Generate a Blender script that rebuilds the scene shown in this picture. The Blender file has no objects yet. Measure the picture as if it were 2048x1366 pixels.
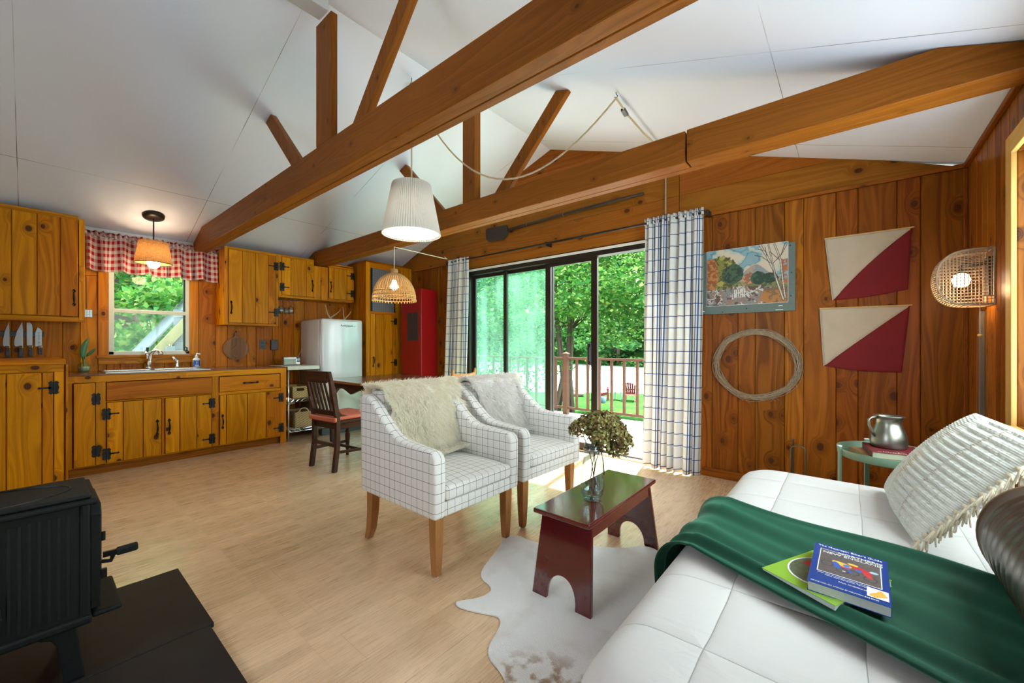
import bpy, math, random
import numpy as np
from mathutils import Vector, Matrix
SC = bpy.context.scene
COL = SC.collection
PI = math.pi
# ---------------------------------------------------------------- camera, world, light, exposure
cam_d = bpy.data.cameras.new('camera')
cam = bpy.data.objects.new('camera', cam_d); COL.objects.link(cam)
cam_d.lens = 36.0 * 808 / 2048; cam_d.sensor_width = 36; cam_d.clip_start = .02; cam_d.clip_end = 400
cam_d.shift_y = 7 / 2048
cam.location = (0, 0, 1.14); cam.rotation_euler = (PI / 2, 0, math.radians(39.917))
SC.camera = cam
SC.view_settings.view_transform = 'Standard'; SC.view_settings.look = 'None'
SC.view_settings.gamma = 1; SC.view_settings.use_curve_mapping = False
SC.view_settings.exposure = 0.80
SC.cycles.max_bounces = 7; SC.cycles.diffuse_bounces = 4; SC.cycles.glossy_bounces = 3
SC.cycles.transmission_bounces = 6; SC.cycles.transparent_max_bounces = 12
SC.cycles.caustics_reflective = False; SC.cycles.caustics_refractive = False
SC.cycles.sample_clamp_indirect = 5
SC.cycles.use_denoising = True
WORLD = bpy.data.worlds.new('world'); SC.world = WORLD; WORLD.use_nodes = True
bg = WORLD.node_tree.nodes['Background']
bg.inputs[0].default_value = (.86, .94, 1, 1); bg.inputs[1].default_value = 6.5

def light(name, kind, loc, power, rot=(0, 0, 0), size=1, sy=None, col=(1, 1, 1), soft=.05):
    d = bpy.data.lights.new(name, kind); o = bpy.data.objects.new(name, d); COL.objects.link(o)
    o.location = loc; o.rotation_euler = rot; d.energy = power; d.color = col
    if kind == 'AREA':
        d.shape = 'RECTANGLE'; d.size = size; d.size_y = sy or size
    elif kind == 'SUN': d.angle = math.radians(1.5)
    else: d.shadow_soft_size = soft
    return o
sun = light('sun', 'SUN', (0, 10, 20), 22.0, col=(1, .95, .85))
sun.rotation_euler = Vector((.08, -.50, -.86)).to_track_quat('-Z', 'Y').to_euler()
# area lamps: daylight at the right-wall window, added fill light behind the camera
light('daylight_right_window', 'AREA', (.80, 1.9, 1.4), 3, (0, math.radians(90), 0), 1.25, 1.9, (.93, .98, 1))
light('fill_behind_camera', 'AREA', (-1.5, -1.98, 1.55), 4, (math.radians(90), 0, 0), 1.1, 1.2, (.95, .98, 1))
pt = light('door_portal', 'AREA', (-2.5, 3.92, 1.07), 1, (math.radians(-90), 0, 0), 2.9, 2.1); pt.data.cycles.is_portal = True
pt = light('sink_window_portal', 'AREA', (-5.86, .84, 1.5), 1, (0, math.radians(-90), 0), 1.0, .62); pt.data.cycles.is_portal = True

# ---------------------------------------------------------------- scene helpers
WLD = {}
def tag(o, label=None, cat=None, group=None, kind=None):
    if label: o['label'] = label
    if cat: o['category'] = cat
    if group: o['group'] = group
    if kind: o['kind'] = kind
    return o
def thing(name, label, cat, loc=(0, 0, 0), rz=0, group=None, world=False):
    o = bpy.data.objects.new(name, None); COL.objects.link(o); o.empty_display_size = .1
    o.location = loc; o.rotation_euler = (0, 0, rz)
    WLD[o.name] = world
    return tag(o, label, cat, group)
def kids(o): return [c for c in bpy.data.objects if c.parent == o]
def copy_tree(o, parent=None, skip=()):
    c = o.copy(); COL.objects.link(c); c.parent = parent
    if parent: c.matrix_parent_inverse = o.matrix_parent_inverse
    for ch in kids(o): copy_tree(ch, c)
    return c

class MB:
    """mesh builder: vertices, faces, uv per corner"""
    def __init__(s): s.v = []; s.f = []; s.uv = []; s.mi = []; s.T = None
    def add(s, co, faces, uvs=None, m=0):
        b = len(s.v)
        if s.T is not None: co = [tuple(s.T @ Vector(c)) for c in co]
        s.v += [tuple(c) for c in co]
        for k, f in enumerate(faces):
            s.f.append([b + i for i in f]); s.mi.append(m)
            s.uv += (uvs[k] if uvs is not None else [(0, 0)] * len(f))
        return s
    def box(s, x0, x1, y0, y1, z0, z1, g=None, m=0, taper=None):
        c = [(x0, y0, z0), (x1, y0, z0), (x1, y1, z0), (x0, y1, z0), (x0, y0, z1), (x1, y0, z1), (x1, y1, z1), (x0, y1, z1)]
        if taper:
            cx, cy = (x0 + x1) / 2, (y0 + y1) / 2
            c = [(cx + (a - cx) * taper, cy + (b - cy) * taper, z) if k < 4 else (a, b, z) for k, (a, b, z) in enumerate(c)]
        F = [(0, 3, 2, 1), (4, 5, 6, 7), (0, 1, 5, 4), (1, 2, 6, 5), (2, 3, 7, 6), (3, 0, 4, 7)]
        N = [2, 2, 1, 0, 1, 0]
        if g is None: g = int(np.argmax([abs(x1 - x0), abs(y1 - y0), abs(z1 - z0)]))
        U = []
        for f, n in zip(F, N):
            o = [a for a in (0, 1, 2) if a != n]
            if g in o: ui, vi = g, [a for a in o if a != g][0]
            else: ui, vi = o[0], o[1]
            U.append([(c[i][ui], c[i][vi] + .37 * n) for i in f])
        return s.add(c, F, U, m)
    def bar(s, p, q, w, h, up=(0, 0, 1), m=0, w2=None, h2=None):
        """box from p to q, w along side, h along up"""
        p = Vector(p); q = Vector(q); d = (q - p); L = d.length; d.normalize()
        a = d.cross(Vector(up)); a.normalize(); u = a.cross(d)
        w2 = w2 or w; h2 = h2 or h
        c = [p + a * sx * w / 2 + u * sz * h / 2 for sx, sz in ((-1, -1), (1, -1), (1, 1), (-1, 1))] + \
            [q + a * sx * w2 / 2 + u * sz * h2 / 2 for sx, sz in ((-1, -1), (1, -1), (1, 1), (-1, 1))]
        F = [(0, 1, 2, 3), (4, 7, 6, 5), (0, 4, 5, 1), (1, 5, 6, 2), (2, 6, 7, 3), (3, 7, 4, 0)]
        U = [[(0, 0), (w, 0), (w, h), (0, h)]] * 2 + [[(0, k * .2), (L, k * .2), (L, k * .2 + w), (0, k * .2 + w)] for k in range(4)]
        return s.add(c, F, U, m)
    def prism(s, poly, ax, d0, d1, m=0, g=None):
        """polygon [(a,b)] extruded along axis ax from d0 to d1 (a,b are the other two axes in order)"""
        o = [a for a in (0, 1, 2) if a != ax]
        def P(a, b, d):
            r = [0, 0, 0]; r[o[0]] = a; r[o[1]] = b; r[ax] = d; return tuple(r)
        n = len(poly); c = [P(a, b, d0) for a, b in poly] + [P(a, b, d1) for a, b in poly]
        F = [tuple(range(n))[::-1], tuple(range(n, 2 * n))]
        sw = (g == o[1])
        def uv(a, b): return (b, a) if sw else (a, b)
        U = [[uv(*poly[i]) for i in range(n)][::-1], [uv(*poly[i]) for i in range(n)]]
        L = 0
        for i in range(n):
            j = (i + 1) % n; e = math.hypot(poly[j][0] - poly[i][0], poly[j][1] - poly[i][1])
            F.append((i, j, n + j, n + i)); U.append([(L, 0), (L + e, 0), (L + e, d1 - d0), (L, d1 - d0)]); L += e
        return s.add(c, F, U, m)
    def tube(s, pts, r, n=8, m=0, caps=True):
        pts = [Vector(p) for p in pts]; K = len(pts)
        rs = r if isinstance(r, (list, tuple)) else [r] * K
        t0 = (pts[1] - pts[0]).normalized(); a = t0.orthogonal().normalized()
        c = []; L = 0; Ls = []
        for k in range(K):
            t = (pts[min(k + 1, K - 1)] - pts[max(k - 1, 0)]).normalized()
            a = (a - t * a.dot(t));
            a = a.normalized() if a.length > 1e-6 else t.orthogonal().normalized()
            b = t.cross(a)
            for i in range(n):
                th = 2 * PI * i / n; c.append(pts[k] + (a * math.cos(th) + b * math.sin(th)) * rs[k])
            if k: L += (pts[k] - pts[k - 1]).length
            Ls.append(L)
        F = []; U = []
        for k in range(K - 1):
            for i in range(n):
                j = (i + 1) % n
                F.append((k * n + i, k * n + j, (k + 1) * n + j, (k + 1) * n + i))
                U.append([(Ls[k], i / n * .1), (Ls[k], (i + 1) / n * .1), (Ls[k + 1], (i + 1) / n * .1), (Ls[k + 1], i / n * .1)])
        if caps:
            F.append(tuple(range(n))[::-1]); U.append([(0, 0)] * n)
            F.append(tuple(range((K - 1) * n, K * n))); U.append([(0, 0)] * n)
        return s.add(c, F, U, m)
    def lathe(s, prof, c=(0, 0, 0), n=24, m=0, rip=None, closed=False):
        co = []
        for r, z in prof:
            for i in range(n):
                th = 2 * PI * i / n; rr = r * (1 + (rip(th) if rip else 0))
                co.append((c[0] + rr * math.cos(th), c[1] + rr * math.sin(th), c[2] + z))
        F = []; U = []; K = len(prof)
        for k in range(K - 1 + (1 if closed else 0)):
            k2 = (k + 1) % K
            for i in range(n):
                j = (i + 1) % n
                F.append((k * n + i, k * n + j, k2 * n + j, k2 * n + i))
                U.append([(i / n, k / K), ((i + 1) / n, k / K), ((i + 1) / n, (k + 1) / K), (i / n, (k + 1) / K)])
        return s.add(co, F, U, m)
    def disc(s, r, c, n=24, m=0, up=1):
        co = [(c[0] + r * math.cos(2 * PI * i / n), c[1] + r * math.sin(2 * PI * i / n), c[2]) for i in range(n)]
        f = tuple(range(n)); return s.add(co, [f if up > 0 else f[::-1]], [[(x, y) for x, y, z in (co if up > 0 else co[::-1])]], m)
    def grid(s, fn, nu, nv, uvf=None, m=0, cu=False, cv=False):
        co = [fn(i / nu, j / nv) for j in range(nv + (0 if cv else 1)) for i in range(nu + (0 if cu else 1))]
        W = nu + (0 if cu else 1); Hh = nv + (0 if cv else 1)
        F = []; U = []
        for j in range(nv):
            for i in range(nu):
                i2 = (i + 1) % W; j2 = (j + 1) % Hh
                F.append((j * W + i, j * W + i2, j2 * W + i2, j2 * W + i))
                q = [(i / nu, j / nv), ((i + 1) / nu, j / nv), ((i + 1) / nu, (j + 1) / nv), (i / nu, (j + 1) / nv)]
                U.append([uvf(a, b) for a, b in q] if uvf else q)
        return s.add(co, F, U, m)
    def build(s, name, mats, parent=None, smooth=False, bevel=0, seg=2, solid=0, sub=0, loc=None, rot=None, fixn=True):
        me = bpy.data.meshes.new(name); me.from_pydata([tuple(v) for v in s.v], [], s.f)
        uvl = me.uv_layers.new(name='UVMap')
        uvl.data.foreach_set('uv', np.array(s.uv, dtype=np.float32).ravel())
        if not isinstance(mats, (list, tuple)): mats = [mats]
        for mt in mats: me.materials.append(mt)
        me.polygons.foreach_set('material_index', s.mi)
        if smooth: me.polygons.foreach_set('use_smooth', [True] * len(s.f))
        me.update()
        return link(me, name, parent, bevel, seg, solid, sub, loc, rot)
def link(me, name, parent=None, bevel=0, seg=2, solid=0, sub=0, loc=None, rot=None):
    o = bpy.data.objects.new(name, me); COL.objects.link(o)
    if parent is not None:
        o.parent = parent
        if WLD.get(parent.name): o.location = -parent.location
    if loc is not None: o.location = loc
    if rot is not None: o.rotation_euler = rot
    if solid:
        md = o.modifiers.new('solidify', 'SOLIDIFY'); md.thickness = solid; md.offset = 0
    if bevel:
        md = o.modifiers.new('bevel', 'BEVEL'); md.width = bevel; md.segments = seg; md.limit_method = 'ANGLE'; md.angle_limit = math.radians(40)
        md.harden_normals = False
    if sub:
        md = o.modifiers.new('subsurf', 'SUBSURF'); md.levels = sub; md.render_levels = sub
    return o
def npmesh(name, co, quads, mat, parent=None, col=None, uv=None, smooth=False):
    """mesh straight from numpy arrays (co Nx3, quads Mx4 or Mx3)"""
    me = bpy.data.meshes.new(name); n = len(co); mq, k = quads.shape
    me.vertices.add(n); me.vertices.foreach_set('co', np.ascontiguousarray(co, dtype=np.float32).ravel())
    me.loops.add(mq * k); me.loops.foreach_set('vertex_index', np.ascontiguousarray(quads, dtype=np.int32).ravel())
    me.polygons.add(mq); me.polygons.foreach_set('loop_start', np.arange(mq, dtype=np.int32) * k)
    me.polygons.foreach_set('loop_total', np.full(mq, k, dtype=np.int32))
    if smooth: me.polygons.foreach_set('use_smooth', np.ones(mq, dtype=bool))
    if uv is not None:
        l = me.uv_layers.new(name='UVMap'); l.data.foreach_set('uv', np.ascontiguousarray(uv[quads.ravel()], dtype=np.float32).ravel())
    me.update(calc_edges=True); me.validate()
    if col is not None:
        a = me.color_attributes.new('Col', 'FLOAT_COLOR', 'POINT')
        a.data.foreach_set('color', np.ascontiguousarray(np.c_[col, np.ones(len(col))], dtype=np.float32).ravel())
    me.materials.append(mat)
    return link(me, name, parent)
def text_mesh(name, txt, size, mat, parent, M, ext=.0006, sx=1, align='LEFT'):
    cu = bpy.data.curves.new(name, 'FONT'); cu.body = txt; cu.size = size; cu.extrude = ext; cu.align_x = align
    to = bpy.data.objects.new(name, cu); COL.objects.link(to)
    dg = bpy.context.evaluated_depsgraph_get(); me = bpy.data.meshes.new_from_object(to.evaluated_get(dg))
    bpy.data.objects.remove(to); bpy.data.curves.remove(cu)
    me.transform(M @ Matrix.Diagonal((sx, 1, 1, 1))); me.materials.clear(); me.materials.append(mat)
    me.name = name
    return link(me, name, parent)

# ---------------------------------------------------------------- materials
class NT:
    def __init__(s, name):
        s.mat = bpy.data.materials.new(name); s.mat.use_nodes = True; s.t = s.mat.node_tree
        s.t.nodes.clear(); s.out = s.t.nodes.new('ShaderNodeOutputMaterial')
    def n(s, typ, ins=None, out=0, **props):
        nd = s.t.nodes.new('ShaderNode' + typ)
        for k, v in props.items(): setattr(nd, k, v)
        for k, v in (ins or {}).items():
            sock = nd.inputs[k]
            if isinstance(v, bpy.types.NodeSocket): s.t.links.new(v, sock)
            else:
                if isinstance(v, (tuple, list)) and len(v) == 3 and sock.type == 'RGBA': v = (*v, 1)
                sock.default_value = v
        return nd.outputs[out] if out is not None else nd
    def m(s, op, a, b=0, c=0, clamp=False): return s.n('Math', {0: a, 1: b, 2: c}, operation=op, use_clamp=clamp)
    def vm(s, op, a, b=(0, 0, 0)): return s.n('VectorMath', {0: a, 1: b}, operation=op)
    def mix(s, f, a, b, bt='MIX'):
        nd = s.t.nodes.new('ShaderNodeMix'); nd.data_type = 'RGBA'; nd.blend_type = bt
        for i, v in ((0, f), (6, a), (7, b)):
            if isinstance(v, bpy.types.NodeSocket): s.t.links.new(v, nd.inputs[i])
            else: nd.inputs[i].default_value = (*v, 1) if isinstance(v, (tuple, list)) and len(v) == 3 else v
        return nd.outputs[2]
    def ss(s, v, a, b): return s.n('MapRange', {0: v, 1: a, 2: b, 3: 0.0, 4: 1.0}, interpolation_type='SMOOTHSTEP')
    def xyz(s, v): 
        nd = s.n('SeparateXYZ', {0: v}, out=None); return nd.outputs[0], nd.outputs[1], nd.outputs[2]
    def surf(s, sh): s.t.links.new(sh, s.out.inputs[0]); return s.mat
    def pbr(s, col, rough=.5, metal=0, bump=None, bs=.2, bd=.01, **kw):
        ins = {'Base Color': col, 'Roughness': rough, 'Metallic': metal}
        ins.update(kw.get('x', {}))
        if bump is not None: ins['Normal'] = s.n('Bump', {'Height': bump, 'Strength': bs, 'Distance': bd})
        return s.n('BsdfPrincipled', ins)
def plain(name, col, rough=.5, metal=0, noise=0, nscale=20, spec=.5, coat=0, bump=0, emit=None):
    t = NT(name); c = col; bm = None
    co = t.n('TexCoord', out=3)
    if noise or bump:
        nz = t.n('TexNoise', {'Vector': co, 'Scale': float(nscale), 'Detail': 3.0})
        if noise: c = t.mix(t.m('MULTIPLY', nz, 1.0), tuple(v * (1 - noise) for v in col), tuple(min(1, v * (1 + noise)) for v in col))
        if bump: bm = nz
    x = {'Specular IOR Level': spec, 'Coat Weight': coat, 'Coat Roughness': .1}
    if emit: x['Emission Color'] = (*emit[:3], 1); x['Emission Strength'] = emit[3]
    return t.surf(t.pbr(c, rough, metal, bm, bump or .1, .003, x=x))
def pine(name, c1, c2, knot=1.0, rough=.38, var=.35, kthr=.6, gs=1.0, spec=.12, kcol=(.05, .014, .004), ks=1.0):
    t = NT(name); uv = t.n('TexCoord', out=2); r = t.n('NewGeometry', out=8)
    off = t.n('CombineXYZ', {0: t.m('MULTIPLY', r, 17.3), 1: t.m('MULTIPLY', r, 43.7), 2: 0.0})
    p = t.vm('ADD', uv, off); u, v, _ = t.xyz(p)
    low = t.n('TexNoise', {'Vector': t.n('CombineXYZ', {0: t.m('MULTIPLY', u, .9 * gs), 1: t.m('MULTIPLY', v, 6.0 * gs)}), 'Scale': 1.0, 'Detail': 1.0}, noise_dimensions='2D')
    vo = t.n('TexVoronoi', {'Vector': t.n('CombineXYZ', {0: t.m('MULTIPLY', u, 3.6), 1: t.m('MULTIPLY', v, 5.0)}), 'Scale': 1.0}, out=None, voronoi_dimensions='2D')
    kd = vo.outputs[0]; kr, kg, _ = t.xyz(vo.outputs[1])
    has = t.m('GREATER_THAN', kr, kthr)
    size = t.m('ADD', t.m('MULTIPLY', kg, .07 * ks), .045 * ks)
    kn = t.m('MULTIPLY', t.m('SUBTRACT', 1.0, t.ss(t.m('DIVIDE', kd, size), .75, 1.15)), has)
    halo = t.m('MULTIPLY', t.m('SUBTRACT', 1.0, t.ss(kd, .02, .34 * ks)), has)
    gv = t.m('ADD', t.m('ADD', t.m('MULTIPLY', v, 46.0 * gs), t.m('MULTIPLY', low, 9.0)), t.m('MULTIPLY', halo, 5.0))
    g1 = t.n('TexNoise', {'Vector': t.n('CombineXYZ', {0: t.m('MULTIPLY', u, 1.1), 1: gv}), 'Scale': 1.0, 'Detail': 2.0}, noise_dimensions='2D')
    band = t.m('MULTIPLY_ADD', t.m('SINE', t.m('MULTIPLY', gv, 2.4)), .5, .5)
    fine = t.n('TexNoise', {'Vector': t.n('CombineXYZ', {0: t.m('MULTIPLY', u, 12.0), 1: t.m('MULTIPLY', v, 330.0)}), 'Scale': 1.0, 'Detail': 1.0}, noise_dimensions='2D')
    f = t.m('ADD', t.m('ADD', t.m('MULTIPLY', t.ss(g1, .3, .72), .55), t.m('MULTIPLY', band, .22)), t.m('MULTIPLY', fine, .25), clamp=True)
    col = t.mix(f, c1, c2)
    hsv = t.n('HueSaturation', {'Hue': t.m('MULTIPLY_ADD', r, .016, .492), 'Saturation': 1.0, 'Value': t.m('MULTIPLY_ADD', t.m('FRACT', t.m('MULTIPLY', r, 7.7)), var, 1 - var / 2), 'Color': col})
    col = t.mix(t.m('MULTIPLY', halo, .45 * knot), hsv, tuple(a * .45 for a in c2))
    ring = t.m('MULTIPLY_ADD', t.m('SINE', t.m('MULTIPLY', kd, 150.0)), .25, .75)
    col = t.mix(t.m('MULTIPLY', kn, knot), col, t.mix(ring, tuple(a * 3.2 for a in kcol), kcol))
    return t.surf(t.pbr(col, rough, 0, f, .10, .002, x={'Specular IOR Level': spec}))
def grid_fabric(name, base, line, sp=.047, lw=.022, uvmode=False):
    t = NT(name)
    if uvmode: u, v, _ = t.xyz(t.n('TexCoord', out=2)); ax = [(u, None), (v, None)]
    else:
        ob = t.n('TexCoord', out=3); nm = t.n('TexCoord', out=1)
        ps = t.xyz(ob); ns = t.xyz(nm); ax = list(zip(ps, ns))
    tot = None
    for p, nn in ax:
        w = t.m('LESS_THAN', t.m('ABSOLUTE', t.m('SUBTRACT', t.m('FRACT', t.m('ADD', t.m('DIVIDE', p, sp), 100.37)), .5)), lw)
        if nn is not None: w = t.m('MULTIPLY', w, t.m('LESS_THAN', t.m('ABSOLUTE', nn), .72))
        tot = w if tot is None else t.m('MAXIMUM', tot, w)
    nz = t.n('TexNoise', {'Vector': t.n('TexCoord', out=3), 'Scale': 260.0, 'Detail': 2.0})
    b = t.mix(nz, tuple(a * .86 for a in base), base)
    return t.surf(t.pbr(t.mix(tot, b, line), .9, 0, nz, .25, .002, x={'Specular IOR Level': .15, 'Sheen Weight': .1}))
M_ = {}
M_['cab'] = pine('pine_cabinet', (.66, .235, .003), (.38, .108, .002), 1.0, .36, .42, .58)
M_['cabin'] = pine('pine_backsplash', (.52, .170, .004), (.28, .070, .002), 1.0, .40, .45, .5)
M_['gab'] = pine('pine_gable_boards', (.33, .105, .010), (.15, .036, .003), 1.0, .36, .50, .46)
M_['gabh'] = pine('pine_horizontal_boards', (.38, .128, .015), (.25, .073, .006), 1.0, .40, .24, .62)
M_['beam'] = pine('beam_timber', (.27, .080, .009), (.17, .044, .004), .8, .50, .16, .45, 1.5, ks=.45)
M_['light'] = pine('light_pine', (.72, .47, .16), (.55, .32, .09), .6, .45, .15, .85)
M_['dark'] = pine('dark_oak', (.075, .034, .020), (.030, .013, .008), .0, .30, .15)
M_['table'] = pine('table_oak', (.26, .10, .048), (.13, .043, .020), .2, .20, .5, .8, spec=.6)
M_['leg'] = pine('chair_leg_beech', (.42, .19, .072), (.30, .12, .040), .0, .40, .12)
M_['oakch'] = pine('oak_chair', (.50, .24, .085), (.33, .14, .045), .0, .40, .12)
M_['board'] = pine('board_walnut', (.30, .145, .065), (.15, .065, .028), .0, .45, .9)
M_['rail'] = pine('railing_wood', (.085, .042, .026), (.05, .025, .015), .2, .6, .2)
M_['deck'] = pine('deck_boards', (.78, .76, .73), (.62, .60, .58), .2, .7, .2)
M_['grey'] = pine('weathered_boards', (.15, .19, .20), (.09, .115, .125), .2, .8, .2)
M_['treat'] = pine('treated_lumber', (.22, .23, .11), (.16, .165, .075), .2, .8, .1)
M_['iron'] = plain('black_iron', (.012, .012, .013), .42, .6)
M_['stove'] = plain('stove_enamel', (.0035, .0065, .006), .62, .0, .3, 60, spec=.3, bump=.3)
M_['slate'] = plain('slate', (.010, .0085, .010), .55, 0, .35, 9, spec=.3, bump=.2)
M_['white'] = plain('white_paint', (.70, .71, .72), .5)
M_['fridge'] = plain('fridge_enamel', (.60, .61, .61), .16, 0, coat=.4)
M_['chrome'] = plain('chrome', (.75, .76, .78), .12, 1.0)
M_['steel'] = plain('brushed_steel', (.36, .37, .36), .28, 1.0)
M_['pewter'] = plain('pewter', (.27, .27, .235), .34, 1.0, .25, 14, bump=.2)
M_['sinkw'] = plain('sink_enamel', (.78, .78, .75), .15, coat=.4)
M_['red'] = plain('red_enamel', (.32, .008, .010), .30, 0, .12, 8)
M_['bench'] = plain('oxblood_paint', (.095, .005, .006), .12, 0, .15, 30, spec=.4, coat=.8, bump=.12); M_['bench'].node_tree.nodes['Principled BSDF'].inputs['Coat IOR'].default_value = 1.7
M_['green'] = plain('green_metal', (.155, .26, .18), .38)
M_['cushion'] = plain('coral_leather', (.52, .13, .075), .42, 0, .15, 25)
M_['bulb'] = plain('bulb_glass', (1, .95, .85), .3, emit=(1, .86, .62, 7))
M_['cord'] = plain('jute_cord', (.50, .41, .28), .8, 0, .3, 200)
M_['wcord'] = plain('white_cord', (.70, .66, .56), .8)
M_['blackp'] = plain('black_plastic', (.015, .015, .016), .35)
M_['greyp'] = plain('dark_grey_plate', (.05, .06, .06), .5)
M_['alum'] = plain('painted_aluminium', (.62, .63, .52), .4, 0, .06, 30)
M_['bronze'] = plain('bronze_frame', (.028, .020, .016), .35, .5)
M_['wreath'] = plain('vine', (.33, .25, .165), .85, 0, .5, 60)
M_['paper'] = plain('pages', (.70, .74, .72), .8, 0, .08, 200)
M_['leather'] = plain('brown_leather', (.045, .026, .017), .30, 0, .2, 12, bump=.15)
M_['oldmetal'] = plain('old_metal', (.16, .15, .10), .4, .8)
M_['antler'] = plain('antler', (.52, .36, .22), .6, 0, .3, 30)
M_['bark'] = plain('bark', (.085, .060, .042), .9, 0, .4, 14, bump=.6)
M_['vent'] = plain('vent_grille', (.045, .045, .055), .5)
M_['teal'] = plain('teal_table_paint', (.22, .50, .42), .6)
M_['adred'] = plain('red_chair_paint', (.20, .022, .028), .5)
M_['lamp_in'] = plain('lamp_lining', (.85, .80, .7), .6)
def mk_ceiling():
    t = NT('ceiling_panels'); x, y, z = t.xyz(t.n('TexCoord', out=3))
    w = t.m('LESS_THAN', t.m('ABSOLUTE', t.m('SUBTRACT', t.m('FRACT', t.m('DIVIDE', t.m('ADD', y, 60.66), 1.2)), .5)), .0016)
    a = t.m('LESS_THAN', t.m('ABSOLUTE', t.m('SUBTRACT', t.m('ABSOLUTE', t.m('ADD', x, 2.61)), 2.31)), .002)
    w = t.m('MAXIMUM', w, a)
    nz = t.n('TexNoise', {'Vector': t.n('TexCoord', out=3), 'Scale': 1.4, 'Detail': 2.0})
    w = t.m('MULTIPLY', w, t.ss(nz, .35, .6))
    return t.surf(t.pbr(t.mix(w, (.69, .735, .88), (.12, .11, .10)), .62, 0, t.n('TexNoise', {'Vector': t.n('TexCoord', out=3), 'Scale': 90.0}), .06, .002))
M_['ceil'] = mk_ceiling()
def mk_floor():
    t = NT('laminate_floor'); x, y, z = t.xyz(t.n('TexCoord', out=3))
    v = t.n('CombineXYZ', {0: y, 1: x, 2: 0.0})
    br = t.n('TexBrick', {'Vector': v, 'Color1': (.70, .66, .60, 1), 'Color2': (1.0, 1.0, 1.0, 1), 'Mortar': (.62, .62, .62, 1), 'Scale': 1.0, 'Mortar Size': .0006, 'Brick Width': .42, 'Row Height': .064, 'Bias': .2}, out=0, offset=.37, offset_frequency=1)
    pl = t.n('TexBrick', {'Vector': v, 'Color1': (1, 1, 1, 1), 'Color2': (1, 1, 1, 1), 'Mortar': (.55, .5, .45, 1), 'Scale': 1.0, 'Mortar Size': .0012, 'Brick Width': 1.25, 'Row Height': .192}, out=0, offset=.37)
    g = t.n('TexNoise', {'Vector': t.n('CombineXYZ', {0: t.m('MULTIPLY', y, 9.0), 1: t.m('MULTIPLY', x, 260.0)}), 'Scale': 1.0, 'Detail': 3.0}, noise_dimensions='2D')
    w = t.n('TexNoise', {'Vector': t.n('CombineXYZ', {0: t.m('MULTIPLY', y, 1.6), 1: t.m('MULTIPLY', x, 26.0)}), 'Scale': 1.0, 'Detail': 1.0}, noise_dimensions='2D')
    c = t.mix(t.m('MULTIPLY_ADD', g, .6, t.m('MULTIPLY', w, .4)), (.57, .36, .20), (.88, .63, .39))
    c = t.mix(.75, c, br, 'MULTIPLY'); c = t.mix(.6, c, pl, 'MULTIPLY')
    bm = t.n('TexNoise', {'Vector': t.n('TexCoord', out=3), 'Scale': 70.0, 'Detail': 2.0})
    return t.surf(t.pbr(c, t.m('MULTIPLY_ADD', g, .12, .22), 0, bm, .10, .003, x={'Specular IOR Level': 1.0, 'Coat Weight': .5, 'Coat Roughness': .22}))
M_['floor'] = mk_floor()
def mk_leaf(name, cols, tr=.45):
    t = NT(name); r = t.n('NewGeometry', out=8)
    cr = t.n('ValToRGB', {0: r}); nd = cr.node; e = nd.color_ramp.elements
    e[0].position = 0; e[0].color = (*cols[0], 1); e[1].position = 1; e[1].color = (*cols[-1], 1)
    for k, c in enumerate(cols[1:-1]):
        q = e.new((k + 1) / (len(cols) - 1)); q.color = (*c, 1)
    d = t.n('BsdfPrincipled', {'Base Color': cr, 'Roughness': .55, 'Specular IOR Level': .25})
    x = t.n('BsdfTranslucent', {'Color': t.mix(.5, cr, (.16, .38, .04))})
    return t.surf(t.n('MixShader', {0: tr, 1: d, 2: x}))
M_['leaf'] = mk_leaf('leaves', [(.015, .10, .028), (.035, .18, .04), (.10, .28, .05), (.34, .44, .13)])
M_['leafd'] = mk_leaf('leaves_dark', [(.015, .09, .03), (.03, .14, .04), (.06, .20, .05), (.20, .32, .08)], .35)
def mk_glass(name, tint, haze, streak=False):
    t = NT(name); tr = t.n('BsdfTransparent', {'Color': tint}); gl = t.n('BsdfGlossy', {'Color': (1, 1, 1), 'Roughness': .02})
    fr = t.n('Fresnel', {'IOR': 1.45})
    sh = t.n('MixShader', {0: t.m('MULTIPLY', fr, .18), 1: tr, 2: gl})
    if haze:
        ob = t.n('TexCoord', out=3); x, y, z = t.xyz(ob)
        nz = t.n('TexNoise', {'Vector': t.n('CombineXYZ', {0: t.m('MULTIPLY', x, 9.0), 1: t.m('MULTIPLY', z, .9)}), 'Scale': 1.0, 'Detail': 4.0}, noise_dimensions='2D')
        n2 = t.n('TexNoise', {'Vector': ob, 'Scale': 2.2, 'Detail': 2.0})
        dif = t.n('MixShader', {0: .5, 1: t.n('BsdfTranslucent', {'Color': (.46, .72, .62)}), 2: t.n('BsdfDiffuse', {'Color': (.46, .70, .62)})})
        f = t.m('MULTIPLY', t.m('MULTIPLY', t.m('MULTIPLY_ADD', t.ss(nz, .2, .8), .6, .4), t.m('MULTIPLY_ADD', t.ss(n2, .3, .75), .5, .5)), haze)
        sh = t.n('MixShader', {0: f, 1: sh, 2: dif})
    return t.surf(sh)
M_['glass'] = mk_glass('clear_glass', (.96, 1, .98), 0)
M_['fog'] = mk_glass('fogged_glass', (.66, .95, .87), .17)
def mk_jar(name, tint=(.93, .98, .99)):
    t = NT(name); lw = t.n('LayerWeight', {'Blend': .35}, out=1)
    tr = t.n('BsdfTransparent', {'Color': t.mix(t.m('POWER', lw, 1.5), tint, tuple(v * .62 for v in tint))})
    gl = t.n('BsdfGlossy', {'Color': (1, 1, 1), 'Roughness': .03})
    return t.surf(t.n('MixShader', {0: t.m('MULTIPLY_ADD', t.m('POWER', lw, 2.5), .65, .05), 1: tr, 2: gl}))
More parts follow.
